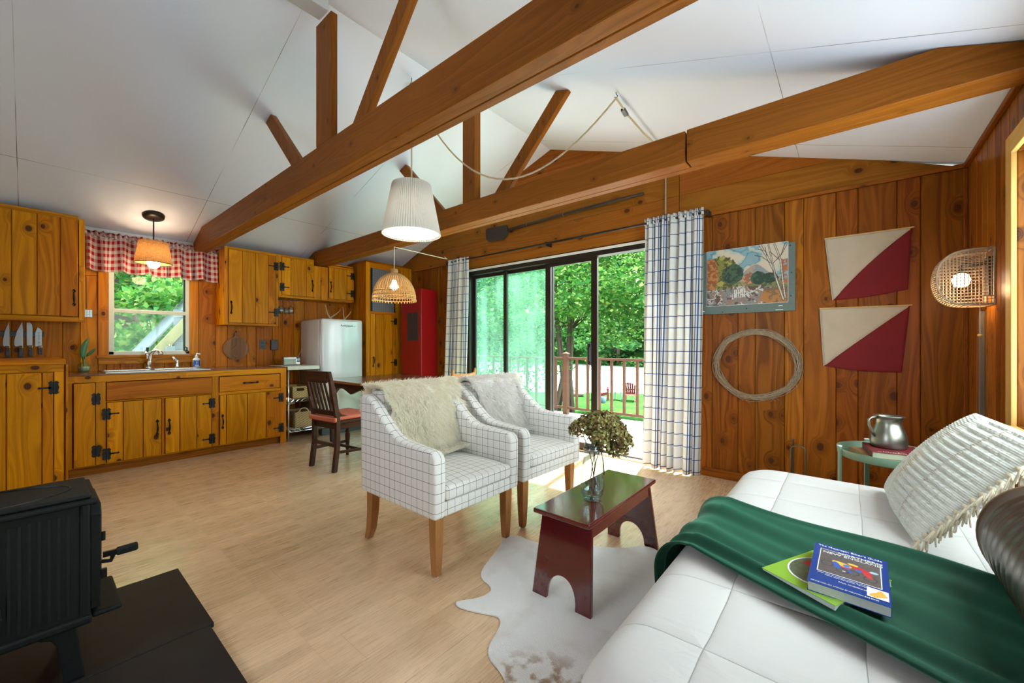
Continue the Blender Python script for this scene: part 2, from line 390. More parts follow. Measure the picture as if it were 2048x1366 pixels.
M_['jar'] = mk_jar('jar_glass', (.90, .97, .99)); M_['gglass'] = mk_jar('bottle_glass', (.75, .92, .80))
M_['grid'] = grid_fabric('armchair_windowpane', (.80, .785, .745), (.055, .055, .06))

XW, YG, XR = -5.75, 3.8, .57
def ceil_z(x): return 3.36 - .337 * abs(x + 2.61)
def struct(o): o['kind'] = 'structure'; return o
def vboards(mb, ax, c0, c1, edges, z0, z1, holes=(), gap=.002):
    """vertical boards on plane ax between c0..c1; edges along the other horizontal axis; holes (a0,a1,z0,z1)"""
    for a, b in zip(edges[:-1], edges[1:]):
        segs = [(a, b, z0, z1)]
        for h in holes:
            out = []
            for (p, q, r, s) in segs:
                if q <= h[0] or p >= h[1] or s <= h[2] or r >= h[3]: out.append((p, q, r, s)); continue
                if p < h[0]: out.append((p, h[0], r, s))
                if q > h[1]: out.append((h[1], q, r, s))
                m0, m1 = max(p, h[0]), min(q, h[1])
                if r < h[2]: out.append((m0, m1, r, h[2]))
                if s > h[3]: out.append((m0, m1, h[3], s))
            segs = out
        for (p, q, r, s) in segs:
            if q - p < .004 or s - r < .004: continue
            if ax == 0: mb.box(c0, c1, p + gap / 2, q - gap / 2, r, s, 2)
            else: mb.box(p + gap / 2, q - gap / 2, c0, c1, r, s, 2)
def edges(a, b, rnd, lo=.11, hi=.2):
    e = [a]
    while e[-1] < b - hi: e.append(e[-1] + rnd.uniform(lo, hi))
    e.append(b); return e
R_ = random.Random(5)
# floor
mb = MB(); mb.box(-5.80, .62, -2.05, 3.84, -.10, 0); struct(mb.build('floor', M_['floor']))
# ceiling: two slopes that run out over the deck
mb = MB()
for s in (-1, 1):
    x0 = -2.61; x1 = -2.61 + s * 3.22
    co = []
    for y in (-2.1, 4.5):
        co += [(x0, y, 3.36), (x1, y, ceil_z(x1)), (x1, y, ceil_z(x1) + .12), (x0, y, 3.48)]
    f = [(0, 1, 2, 3), (7, 6, 5, 4), (0, 4, 5, 1), (1, 5, 6, 2), (2, 6, 7, 3)]
    if s < 0: f = [q[::-1] for q in f]
    mb.add(co, f)
struct(mb.build('ceiling', M_['ceil']))
# kitchen wall (left): vertical boards around the window
ke = edges(-2.0, -.25, R_) + [-.101, .008, .204, .318, .441, .60, .78, .95, 1.10, 1.246, 1.413, 1.533, 1.738, 1.838, 2.027, 2.148, 2.29, 2.43, 2.60, 2.74, 2.9, 3.1, 3.3, 3.5, 3.8]
HW = (.50, 1.18, 1.02, 2.02)
mb = MB(); vboards(mb, 0, XW - .03, XW, ke, 0, 2.34, [HW]); vboards(mb, 0, XW - .05, XW - .031, [-2.03, 3.83], 0, 2.34, [HW]); struct(mb.build('wall_left', M_['cabin'], bevel=.004, seg=1))
# gable wall (back)
DX0, DX1, DZ = -3.95, -1.06, 2.15
mb = MB()
le = [XW, -5.5, -5.3, -5.07, -4.924, -4.735, -4.588, -4.488, -4.34, -4.18, -4.06, DX0]
vboards(mb, 1, YG, YG + .03, le, 0, 2.262)
vboards(mb, 1, YG, YG + .03, [DX1, -.918, -.718, -.594, -.394, -.273, -.079, .044, .246, .36, XR + .03], 0, 2.262)
vboards(mb, 1, YG + .031, YG + .05, [XW - .05, XR + .05], 0, 2.262, [(DX0, DX1, -.1, 3)]); mb.box(XW - .05, XR + .05, YG + .031, YG + .05, DZ, 2.262, 0); mb.prism([(XW - .05, 2.262), (XR + .05, 2.262), (-2.61, 3.40)], 1, YG + .031, YG + .05, g=0)
o = struct(mb.build('wall_back', [M_['gab'], M_['gabh']], bevel=.004, seg=1))
mb = MB()
rows = [DZ + .012, 2.262, 2.50, 2.70, 2.90, 3.12, 3.36]
for k, (a, b) in enumerate(zip(rows[:-1], rows[1:])):
    xs = lambda z: max(0, (z - 2.302)) / .337
    if k == 0: mb.box(DX0, DX1, YG + .004, YG + .03, a, b, 0); continue
    for (p, q) in ((XW - .03, -1.195), (-1.19, XR + .03)):
        L0, L1 = max(p, -5.75 + xs(a)), max(p, -5.75 + xs(b)); R0, R1 = min(q, .53 - xs(a) + .04), min(q, .53 - xs(b) + .04)
        if R1 < L1: R1 = L1 = (R1 + L1) / 2 if p > -3 else L1
        if R0 <= L0: continue
        R1 = max(R1, L1 + .001)
        mb.prism([(L0, a + .0012), (R0, a + .0012), (R1, b - .0012), (L1, b - .0012)], 1, YG, YG + .03, g=0)
struct(mb.build('wall_back_gable', M_['gabh'])).name = 'wall_back_upper'
# right wall with its window opening
HR = (.95, 2.82, .78, 2.0)
mb = MB(); vboards(mb, 0, XR, XR + .03, edges(-2.0, 3.8, R_, .10, .17), 0, 2.36, [HR]); vboards(mb, 0, XR + .031, XR + .05, [-2.03, 3.83], 0, 2.36, [HR]); struct(mb.build('wall_right', M_['gab'], bevel=.004, seg=1))
# wall behind the camera
HF = (-2.1, -.9, .95, 2.2)
mb = MB(); vboards(mb, 1, -2.03, -2.0, edges(XW, XR, R_), 0, 2.3, [HF])
vboards(mb, 1, -2.06, -2.031, [XW - .05, XR + .05], 0, 2.3, [HF]); mb.prism([(XW, 2.3), (XR, 2.3), (-2.61, 3.36)], 1, -2.03, -2.0, g=0); struct(mb.build('wall_front', M_['gab']))
# trims
mb = MB(); mb.box(-1.0, XR, YG - .016, YG, 2.262, 2.287, 0); struct(mb.build('trim_1', M_['gabh'], bevel=.003))
mb = MB(); mb.box(XW, DX0, YG - .016, YG, 2.262, 2.287, 0); struct(mb.build('trim_2', M_['gabh'], bevel=.003))
mb = MB(); mb.box(XR - .022, XR, -2, YG - .016, 2.255, 2.285, 1); struct(mb.build('trim_3', M_['beam'], bevel=.004))
mb = MB(); mb.box(XW, XW + .018, -2, 2.0, 2.262, 2.302, 1); struct(mb.build('trim_4', M_['white'], bevel=.004))
mb = MB(); mb.box(XR - .02, XR, YG - .02, YG, 0, 2.255, 2); struct(mb.build('trim_5', M_['gab'], bevel=.004))
mb = MB(); mb.box(-1.0, XR - .02, YG - .014, YG, 0, .075, 0); struct(mb.build('baseboard_back', M_['gab'], bevel=.004))
mb = MB(); mb.box(XR - .014, XR, -2, YG - .02, 0, .075, 1); struct(mb.build('baseboard_right', M_['gab'], bevel=.004))
# window in the right wall: light pine casing and jamb
w = thing('window_2', None, None); w['kind'] = 'structure'
mb = MB()
mb.box(XR - .018, XR, HR[1], HR[1] + .085, HR[2] - .09, HR[3] + .09, 2); mb.box(XR - .018, XR, HR[0] - .085, HR[0], HR[2] - .09, HR[3] + .09, 2)
mb.box(XR - .020, XR, HR[0], HR[1], HR[3], HR[3] + .085, 1); mb.box(XR - .03, XR, HR[0], HR[1], HR[2] - .09, HR[2], 1)
mb.build('window_casing', M_['light'], w, bevel=.004)
mb = MB()
for a in (HR[0], (HR[0] + HR[1]) / 2 - .02, HR[1] - .04): mb.box(XR + .05, XR + .09, a, a + .04, HR[2], HR[3], 2)
for z in (HR[2], HR[3] - .04): mb.box(XR + .05, XR + .09, HR[0], HR[1], z, z + .04, 1)
mb.build('window_frame', M_['light'], w, bevel=.003)
mb = MB(); mb.box(XR + .06, XR + .066, HR[0], HR[1], HR[2], HR[3]); mb.build('pane', M_['glass'], w)
w = thing('added_light_window', None, None); w['kind'] = 'structure'  # unseen window, added with its opening to bring in light behind the camera
mb = MB()
for a in (HF[0], -1.52, HF[1] - .05): mb.box(a, a + .05, -2.03, -1.985, HF[2], HF[3], 2)
for z in (HF[2], HF[3] - .05): mb.box(HF[0], HF[1], -2.03, -1.985, z, z + .05, 0)
mb.build('window_frame', M_['light'], w, bevel=.003)
# kitchen window
w = thing('window_1', None, None); w['kind'] = 'structure'
mb = MB(); F = MB()
F.box(XW - .05, XW + .012, .515, .555, 1.04, 2.0); F.box(XW - .05, XW + .012, 1.132, 1.165, 1.04, 2.0); F.box(XW - .05, XW + .012, .515, 1.165, 1.035, 1.075)
F.box(XW - .05, XW + .012, .515, 1.165, 1.975, 2.01)
F.build('window_frame', M_['alum'], w, bevel=.003)
F = MB(); F.box(XW - .035, XW + .004, .55, 1.136, 1.472, 1.512); F.box(XW - .033, XW + .008, .55, 1.136, 1.492, 1.498); F.build('meeting_rail', M_['alum'], w, bevel=.003)
F = MB(); F.box(XW - .045, XW - .005, 1.118, 1.128, 1.06, 1.98); F.box(XW - .02, XW + .02, 1.126, 1.15, 1.06, 1.085); F.tube([(XW + .02, 1.14, 1.075), (XW + .03, 1.14, 1.11), (XW + .03, 1.12, 1.12)], .006); F.build('crank', M_['bronze'], w)
F = MB(); F.box(XW - .024, XW - .020, .55, 1.136, 1.07, 1.98); F.build('pane', M_['glass'], w)
F = MB(); F.box(XW, XW + .016, .44, .515, 1.03, 2.1, 2); F.box(XW, XW + .016, 1.165, 1.246, 1.03, 2.1, 2); F.box(XW, XW + .016, .515, 1.165, 2.01, 2.1, 1)
F.box(XW, XW + .035, .425, 1.26, 1.008, 1.034, 1); F.box(XW, XW + .018, .44, 1.246, .945, 1.008, 1); F.build('window_casing', M_['cab'], w, bevel=.003)
# sliding door
d = thing('door_1', None, None); d['kind'] = 'structure'
F = MB(); F.box(DX0, DX1, YG - .004, YG + .10, 2.072, DZ, 0); F.box(DX0, DX0 + .028, YG - .004, YG + .10, 0, 2.1); F.box(DX1 - .03, DX1, YG - .004, YG + .10, 0, 2.1)
F.build('door_frame', M_['bronze'], d, bevel=.003)
F = MB(); F.box(DX0 - .02, DX1 + .02, YG - .012, YG, 2.122, 2.148, 0); F.build('head_trim', M_['white'], d, bevel=.002)
F = MB(); F.box(DX0, DX1, YG - .01, YG + .12, -.01, .018, 0); F.box(DX0, DX1, YG + .045, YG + .052, .018, .03); F.build('threshold', M_['steel'], d)
def panel(x0, x1, y, name, gm, st=.055):
    P = MB(); P.box(x0, x0 + st, y, y + .035, .02, 2.085); P.box(x1 - st, x1, y, y + .035, .02, 2.085)
    P.box(x0 + st, x1 - st, y, y + .035, .02, .09); P.box(x0 + st, x1 - st, y, y + .035, 2.03, 2.085)
    o = P.build(name, M_['bronze'], d, bevel=.003); G = MB(); G.box(x0 + st, x1 - st, y + .014, y + .020, .09, 2.03); G.build('pane', gm, o); return o
panel(-3.925, -2.62, YG + .062, 'door_panel', M_['fog'])
p2 = MB(); p2.box(-3.33, -3.275, YG + .01, YG + .045, .02, 2.085); p2.build('door_stile', M_['bronze'], d, bevel=.003)
o = panel(-2.69, -2.03, YG + .012, 'door_panel', M_['glass'], .07)
H = MB(); H.box(-2.125, -2.085, YG - .022, YG + .012, .93, 1.16); H.box(-2.115, -2.095, YG - .034, YG - .02, .97, 1.12); H.build('handle', M_['blackp'], o, bevel=.004)
# ---------------------------------------------------------------- roof trusses
def truss(y0, y1, zt, kp, kd, braces, by, lab, split=None):
    t = thing('roof_truss', lab, 'ceiling beam', (-2.61, (y0 + y1) / 2, 2.2), 0, 'exposed roof trusses', True)
    zc = lambda x: ceil_z(x) - .004
    xl = -2.61 - (3.36 - zt) / .337; xr = -2.61 + (3.36 - zt) / .337
    ym = y0 + (y1 - y0) * .62
    for (a, b) in ((y0, ym - .001), (ym + .001, y1)):
        xs = split if (split is not None and a == y0) else None
        mb = MB(); P = [(XW + .01, 2.2), (XR - .01, 2.2), (XR - .01, zc(XR)), (xr, zt), (xl, zt), (XW + .01, zc(XW))]
        if xs is not None: P = [(XW + .01, 2.2), (xs - .005, 2.2), (xs - .005, zt), (xl, zt), (XW + .01, zc(XW))]
        mb.prism(P, 1, a, b, g=0); mb.build('bottom_chord', M_['beam'], t, bevel=.004, seg=1)
        if xs is not None:
            mb = MB(); mb.prism([(xs + .005, 2.2), (XR - .01, 2.2), (XR - .01, zc(XR)), (xr, zt), (xs + .005, zt)], 1, a - .006, b, g=0); mb.build('bottom_chord', M_['beam'], t, bevel=.004, seg=1)
    mb = MB(); mb.prism([(kp[0], zt - .12 if 0 else zt), (kp[1], zt), (kp[1], kp[2]), (kp[0], kp[2])], 1, y0, y0 + kd, g=2)
    mb.build('king_post', M_['beam'], t, bevel=.003, seg=1)
    for (xt, zt2, xb) in braces:
        a = Vector((xt, by, zt2)); b = Vector((xb, by, zt)); dd = (a - b).normalized(); px = Vector((dd.z, 0, -dd.x))
        w = .054; top = []; bot = []
        for s_ in (-1, 1):
            p = b + px * s_ * w; q = p - dd * (p.z - zt) / dd.z; bot.append((q.x, q.z))
            # run up to the ceiling
            k = 0
            for _ in range(60):
                r = q + dd * k
                if r.z >= zc(r.x): break
                k += .02
            top.append((r.x, zc(r.x)))
        mb = MB(); mb.prism([bot[0], bot[1], top[1], top[0]], 1, by, by + .045, g=2); mb.build('brace', M_['beam'], t, bevel=.003, seg=1)
    return t
truss(1.20, 1.325, 2.425, (-2.67, -2.466, 3.215), .042, [(-3.655, 3.0, -3.08), (-1.70, 3.05, -2.30)], 1.26, 'heavy pine roof truss nearest the camera, crossing the top of the picture')
truss(2.445, 2.60, 2.385, (-2.613, -2.464, 3.305), .075, [(-3.59, 2.98, -3.0), (-1.64, 3.03, -2.275)], 2.53, 'pine roof truss farther back, just in front of the sliding glass door', -.73)
mb = MB(); mb.box(-2.615, -2.495, -2.0, 1.2, 3.225, 3.30, 1)
tag(mb.build('ridge_board', M_['white'], bevel=.004), 'pale painted ridge board running along the roof peak to the nearer truss', 'ceiling beam')

# ---------------------------------------------------------------- hardware
def hinge(par, x, y, z, side, kind='T'):
    """black strap hinge on a face looking to +x; side=+1 strap towards +y"""
    mb = MB(); x1 = x + .004
    def plate(yc):
        h = .047; w = .015
        mb.prism([(yc - w * .6, z - h * .6), (yc - w, z - h * .85), (yc, z - h * 1.15), (yc + w, z - h * .85), (yc + w * .6, z - h * .6), (yc + w, z), (yc + w * .6, z + h * .6),
                  (yc + w, z + h * .85), (yc, z + h * 1.15), (yc - w, z + h * .85), (yc - w * .6, z + h * .6), (yc - w, z)], 0, x, x1)
    plate(y - .014); plate(y + .014)
    mb.tube([(x1 + .001, y, z - .03), (x1 + .001, y, z + .03)], .004, 8)
    if kind == 'T':
        a = y + side * .014; b = y + side * .085
        mb.prism([(a, z - .008), (b - side * .015, z - .005), (b, z), (b - side * .015, z + .005), (a, z + .008)][::(1 if side > 0 else -1)], 0, x, x1)
        mb.tube([(x, b - side * .012, z), (x1 + .002, b - side * .012, z)], .009, 8)
    return mb.build('hinge', M_['iron'], par)
def pull(par, x, y, z, horiz=False, L=.145):
    mb = MB(); h = L / 2
    def P(a, b, off=0): return (x + off, y + a, z + b) if not horiz else (x + off, y + b, z + a)
    for s_ in (-1, 1):
        pts = [(0, s_ * (h - .028)), (.007, s_ * (h - .022)), (.013, s_ * (h - .010)), (0, s_ * (h + .008)), (-.013, s_ * (h - .010)), (-.007, s_ * (h - .022))]
        co = [P(a, b) for a, b in pts] + [P(a, b, .004) for a, b in pts]; n = 6
        F = [tuple(range(n)), tuple(range(n, 2 * n))[::-1]] + [(i, (i + 1) % n, n + (i + 1) % n, n + i) for i in range(n)]
        mb.add(co, F)
    pts = [P(0, (k / 8 - .5) * (L - .05), .004 + .022 * math.sin(PI * k / 8)) for k in range(9)]
    mb.tube(pts, [.004, .005, .006, .0075, .008, .0075, .006, .005, .004], 8)
    return mb.build('handle', M_['iron'], par, smooth=True)
def board_door(par, name, x, ys, z0, z1, th=.018, mat=None, gap=.0032):
    mb = MB()
    for a, b in zip(ys[:-1], ys[1:]): mb.box(x, x + th, a + gap, b - gap, z0, z1, 2)
    mb.box(x, x + th * .3, ys[0] + .002, ys[-1] - .002, z0 + .002, z1 - .002, 2)
    return mb.build(name, mat or M_['cab'], par, bevel=.0035, seg=1)
def frame(par, name, x0, x1, rects, mat=None):
    mb = MB()
    for (a, b, c, d) in rects: mb.box(x0, x1, a, b, c, d, 2 if (d - c) > (b - a) else 1)
    return mb.build(name, mat or M_['cab'], par, bevel=.0025, seg=1)
def carcass(par, x0, x1, y0, y1, z0, z1):
    mb = MB(); t = .016
    mb.box(x0, x1, y0, y0 + t, z0, z1, 2); mb.box(x0, x1, y1 - t, y1, z0, z1, 2); mb.box(x0, x1, y0 + t, y1 - t, z0, z0 + t, 1); mb.box(x0, x1, y0 + t, y1 - t, z1 - t, z1, 1)
    mb.box(x0, x0 + .006, y0 + t, y1 - t, z0 + t, z1 - t, 2)
    return mb.build('carcass', M_['cab'], par)
xb = XW + .001
# upper cabinet, left
c = thing('wall_cabinet', 'wide pine wall cabinet above the row of knives', 'cabinet', (XW, 0, 1.37), 0, 'pine wall cabinets', True)
carcass(c, xb, -5.458, -.60, .332, 1.365, 2.275)
frame(c, 'face_frame', -5.458, -5.44, [(.293, .332, 1.365, 2.30), (-.60, .293, 2.285, 2.325), (-.60, .293, 1.36, 1.397)])
dd = board_door(c, 'door', -5.438, [-.40, -.257, -.096, .044, .178, .289], 1.40, 2.283)
pull(dd, -5.42, .262, 1.57)
hinge(dd, -5.42, -.40, 1.55, 1); hinge(dd, -5.42, -.40, 2.12, 1)
mb = MB(); mb.box(-5.47, -5.43, -.60, .335, 1.350, 1.364, 1); mb.build('bottom_trim', M_['cab'], c, bevel=.003)
# upper cabinet, tall right
c = thing('wall_cabinet', 'tall single-door pine wall cabinet right of the gingham valance', 'cabinet', (XW, 1.7, 1.37), 0, 'pine wall cabinets', True)
carcass(c, xb, -5.458, 1.422, 1.982, 1.372, 2.262)
frame(c, 'face_frame', -5.458, -5.44, [(1.422, 1.456, 1.37, 2.268), (1.957, 1.982, 1.37, 2.268), (1.456, 1.957, 2.237, 2.268), (1.456, 1.957, 1.37, 1.397)])
dd = board_door(c, 'door', -5.440, [1.458, 1.594, 1.731, 1.866, 1.955], 1.399, 2.234, .010)
pull(dd, -5.430, 1.484, 1.57); hinge(dd, -5.430, 1.955, 2.109, -1); hinge(dd, -5.430, 1.955, 1.541, -1)
# upper cabinet over the refrigerator, with the gap for the truss
c = thing('wall_cabinet', 'low two-door pine wall cabinet above the refrigerator', 'cabinet', (XW, 2.5, 1.74), 0, 'pine wall cabinets', True)
mb = MB(); mb.box(xb, -5.458, 1.984, 2.0, 1.736, 2.26, 2); mb.box(xb, -5.458, 2.965, 2.981, 1.755, 2.26, 2); mb.box(xb, -5.458, 2.0, 2.965, 1.74, 1.756, 1)
mb.box(xb, -5.458, 2.0, 2.40, 2.24, 2.256, 1); mb.box(xb, -5.458, 2.62, 2.965, 2.24, 2.256, 1); mb.box(xb, -5.458, 2.40, 2.62, 2.17, 2.186, 1)
mb.build('carcass', M_['cab'], c)
frame(c, 'face_frame', -5.458, -5.44, [(1.984, 2.02, 1.736, 2.268), (2.02, 2.419, 2.24, 2.268), (2.02, 2.419, 1.736, 1.768), (2.606, 2.981, 2.20, 2.228), (2.606, 2.965, 1.748, 1.77), (2.965, 2.981, 1.748, 2.228), (2.42, 2.51, 1.745, 2.19), (2.512, 2.606, 1.745, 2.19)])
dd = board_door(c, 'door', -5.440, [2.021, 2.126, 2.317, 2.419], 1.77, 2.238, .010)
pull(dd, -5.430, 2.393, 1.918); hinge(dd, -5.430, 2.024, 2.12, 1); hinge(dd, -5.430, 2.024, 1.864, 1)
dd = board_door(c, 'door', -5.440, [2.613, 2.682, 2.869, 2.965], 1.772, 2.197, .010)
pull(dd, -5.430, 2.64, 1.932); hinge(dd, -5.430, 2.95, 2.115, -1); hinge(dd, -5.430, 2.95, 1.866, -1)
# lower cabinets
c = thing('base_cabinet', 'long run of knotty pine base cabinets under the kitchen window', 'cabinet', (-5.4, 1.07, 0), 0, None, True)
xf = -5.07
mb = MB(); mb.box(xb, xf - .018, .20, .216, .075, .862, 2); mb.box(xb, xf - .018, 1.915, 1.931, 0, .862, 2); mb.box(xb, xf - .018, .216, 1.915, .075, .091, 1); mb.build('carcass', M_['cab'], c)
frame(c, 'face_frame', xf - .018, xf, [(.20, 1.935, .812, .872), (.20, .236, .08, .812), (.375, .438, .08, .812), (.438, 1.216, .628, .640), (.818, .838, .09, .628), (1.216, 1.276, .08, .812), (1.276, 1.872, .613, .644), (1.872, 1.935, 0, .812), (.236, 1.872, .08, .09)])
mb = MB(); mb.box(-5.125, -5.11, .2, 1.872, 0, .08, 1); mb.build('toe_kick', M_['gab'], c)
o = board_door(c, 'door', xf - .004, [.240, .373], .092, .808, .018); hinge(o, xf + .014, .376, .667, 1, 'H'); hinge(o, xf + .014, .376, .211, 1, 'H')
mb = MB(); mb.box(xf - .004, xf + .010, .442, 1.213, .644, .806, 1); mb.build('drawer_front', M_['cabin'], c, bevel=.003)
o = board_door(c, 'door', xf - .004, [.441, .548, .683, .816], .093, .626); pull(o, xf + .014, .783, .353); hinge(o, xf + .014, .441, .527, 1); hinge(o, xf + .014, .441, .172, 1)
o = board_door(c, 'door', xf - .004, [.840, .951, 1.086, 1.213], .093, .626); pull(o, xf + .014, .871, .349); hinge(o, xf + .014, 1.213, .54, -1); hinge(o, xf + .014, 1.213, .173, -1)
mb = MB(); mb.box(xf - .004, xf + .012, 1.279, 1.86, .648, .805, 1); o = mb.build('drawer', M_['cab'], c, bevel=.003); pull(o, xf + .012, 1.566, .727, True)
o = board_door(c, 'door', xf - .004, [1.281, 1.338, 1.533, 1.721, 1.872], .092, .611); pull(o, xf + .014, 1.305, .334); hinge(o, xf + .014, 1.873, .532, -1); hinge(o, xf + .014, 1.873, .183, -1)
mb = MB(); mb.box(xb, xf + .006, .20, 1.945, .873, .884, 1)
tag(mb.build('countertop', M_['table'], bevel=.003), 'thin dark brown countertop over the pine base cabinets', 'countertop')
# tall-left unit (higher counter)
c = thing('base_cabinet', 'taller pine base cabinet below the knives, left of the sink run', 'cabinet', (-5.2, -.2, 0), 0, None, True)
mb = MB(); mb.box(xb, -4.82, -.60, .192, 0, .99, 2); mb.build('carcass', M_['cab'], c)
frame(c, 'face_frame', -4.82, -4.80, [(.125, .178, 0, .93), (-.60, .178, .93, .99)])
mb = MB(); mb.box(-5.74, -4.788, .187, .20, .0, .985, 2); mb.build('end_panel', M_['cab'], c, bevel=.003)
o = board_door(c, 'door', -4.802, [-.30, -.205, -.109, .063, .123], .05, .925); hinge(o, -4.784, .124, .806, -1)
mb = MB(); mb.box(xb, -4.785, -.60, .188, .99, 1.027, 1); mb.build('counter_slab', M_['cab'], c, bevel=.004)

# ---------------------------------------------------------------- things in the kitchen
# sink
s_ = thing('sink', 'white drop-in sink basin with a thin steel rim in the countertop', 'sink', (-5.4, .82, .884), 0, None, True)
mb = MB(); X0, X1, Y0, Y1 = -5.66, -5.13, .44, 1.22
mb.box(X0, X1, Y0, Y0 + .025, .884, .892); mb.box(X0, X1, Y1 - .025, Y1, .884, .892); mb.box(X0, X0 + .10, Y0 + .025, Y1 - .025, .884, .892); mb.box(X1 - .025, X1, Y0 + .025, Y1 - .025, .884, .892)
mb.box(X0 + .1, X1 - .025, .80, .83, .884, .892)
mb.build('rim', M_['steel'], s_, bevel=.002)
mb = MB(); mb.box(X0 + .1, X1 - .025, Y0 + .025, .80, .8845, .888); mb.box(X0 + .1, X1 - .025, .83, Y1 - .025, .8845, .888); mb.build('basin', M_['sinkw'], s_)
# faucet
f = thing('faucet', 'chrome single-lever kitchen faucet in front of the window', 'faucet', (-5.60, .80, .892), 0, None, True)
mb = MB(); mb.lathe([(.0, 0), (.030, 0), (.028, .012), (.02, .02), (0, .02)], (-5.60, .80, .892)); mb.build('base', M_['chrome'], f, smooth=True)
mb = MB(); mb.tube([(-5.60, .80, .905), (-5.598, .803, .98), (-5.59, .812, 1.04), (-5.56, .83, 1.078), (-5.51, .85, 1.085), (-5.47, .87, 1.066), (-5.46, .872, 1.045)], [.024, .021, .018, .016, .016, .020, .021], 12)
mb.build('spout', M_['chrome'], f, smooth=True)
mb = MB(); mb.tube([(-5.60, .797, 1.0), (-5.605, .785, 1.05), (-5.61, .79, 1.07)], [.018, .02, .012], 10); mb.build('lever', M_['chrome'], f, smooth=True)
mb = MB(); mb.tube([(-5.61, .79, 1.07), (-5.612, .792, 1.115)], [.010, .014], 8); mb.build('lever_grip', M_['blackp'], f)
f = thing('sprayer', 'small chrome side sprayer between the faucet and the soap bottle', 'sprayer', (-5.60, 1.03, .892), 0, None, True)
mb = MB(); mb.lathe([(0, 0), (.018, 0), (.016, .02), (.013, .045), (.015, .07), (.016, .09), (0, .098)], (-5.60, 1.03, .892)); mb.build('body', M_['chrome'], f, smooth=True)
mb = MB(); mb.tube([(-5.60, 1.03, .98), (-5.58, 1.01, 1.0), (-5.57, .99, .998)], [.008, .009, .016], 10); mb.build('head', M_['chrome'], f, smooth=True)
# soap
f = thing('soap_bottle', 'white pump soap bottle with blue anchor label beside the sink', 'bottle', (-5.60, 1.20, .892), 0, None, True)
mb = MB(); mb.lathe([(0, 0), (.030, 0), (.032, .008), (.032, .085), (.026, .10), (.012, .105), (.012, .112), (0, .112)], (-5.60, 1.20, .892)); mb.build('body', M_['white'], f, smooth=True)
M_['blue'] = plain('label_blue', (.02, .09, .33), .4)
mb = MB()
for k in range(12):
    a0, a1 = -1.15 + k * .19 - .1, -1.15 + (k + 1) * .19 - .1
    mb.add([(-5.60 + .0328 * math.cos(a), 1.20 + .0328 * math.sin(a), z) for z in (.90, .972) for a in (a0, a1)], [(0, 1, 3, 2)])
o = mb.build('label', M_['blue'], f)
def onlab(a, z): return (-5.60 + .0338 * math.cos(a), 1.20 + .0338 * math.sin(a), z)
mb = MB(); c0 = -.12; mb.tube([onlab(c0, .912), onlab(c0, .958)], .0018, 5); mb.tube([onlab(c0 - .16, .95), onlab(c0 + .16, .95)], .0015, 5)
mb.tube([onlab(c0 + .5 * math.sin(q), .925 - .014 * math.cos(q)) for q in np.linspace(-1.3, 1.3, 9)], .002, 5); mb.tube([onlab(c0 + q, .906) for q in np.linspace(-.6, .6, 7)], .002, 4); mb.tube([onlab(c0 + q, .966) for q in np.linspace(-.6, .6, 7)], .0015, 4)
mb.build('anchor_mark', M_['white'], o)
mb = MB(); mb.lathe([(0, 0), (.014, 0), (.014, .016), (.005, .02), (.005, .04), (0, .04)], (-5.60, 1.20, 1.004)); mb.tube([(-5.60, 1.20, 1.042), (-5.578, 1.222, 1.042), (-5.57, 1.23, 1.036)], [.007, .006, .004], 8); mb.build('pump', M_['white'], f, smooth=True)
# bottle vase with leaves
f = thing('bottle_vase', 'squat clear glass bottle holding a green leaf sprig on the countertop', 'vase', (-5.58, .335, .884), 0, None, True)
mb = MB(); mb.lathe([(.0, .004), (.030, .003), (.038, .01), (.045, .04), (.043, .065), (.026, .085), (.012, .095), (.012, .12), (.015, .125)], (-5.58, .335, .884), 20); mb.build('bottle', M_['gglass'], f, smooth=True)
mb = MB(); mb.lathe([(0, .006), (.028, .006), (.040, .02), (.042, .045), (.040, .05), (0, .05)], (-5.58, .335, .884), 20); mb.build('pebbles', plain('pebbles', (.45, .47, .40), .4, 0, .5, 90), f, smooth=True)
def leafshape(mb, p, q, w, bend=(0, 0, 0), n=6, side=None):
    p = Vector(p); q = Vector(q); d = (q - p); s0 = Vector(side) if side else d.cross(Vector((1, 0, 0))).normalized()
    co = []; F = []
    for k in range(n + 1):
        t = k / n; c = p + d * t + Vector(bend) * math.sin(PI * t); ww = w * math.sin(PI * min(1, t * .92 + .06)) ** .8
        up = Vector((.35 * ww, 0, 0)); co += [c - s0 * ww + up, c, c + s0 * ww + up]
    for k in range(n): b = k * 3; F += [(b, b + 1, b + 4, b + 3), (b + 1, b + 2, b + 5, b + 4)]
    mb.add(co, F)
M_['plant'] = plain('house_plant_leaf', (.035, .14, .03), .35)
mb = MB(); leafshape(mb, (-5.58, .33, 1.0), (-5.575, .362, 1.205), .026, (0, -.015, 0)); leafshape(mb, (-5.58, .35, 1.03), (-5.56, .41, 1.11), .014); mb.tube([(-5.58, .335, .90), (-5.58, .332, 1.02)], .004, 6)
mb.build('leaf_sprig', M_['plant'], f, smooth=True, solid=.001)
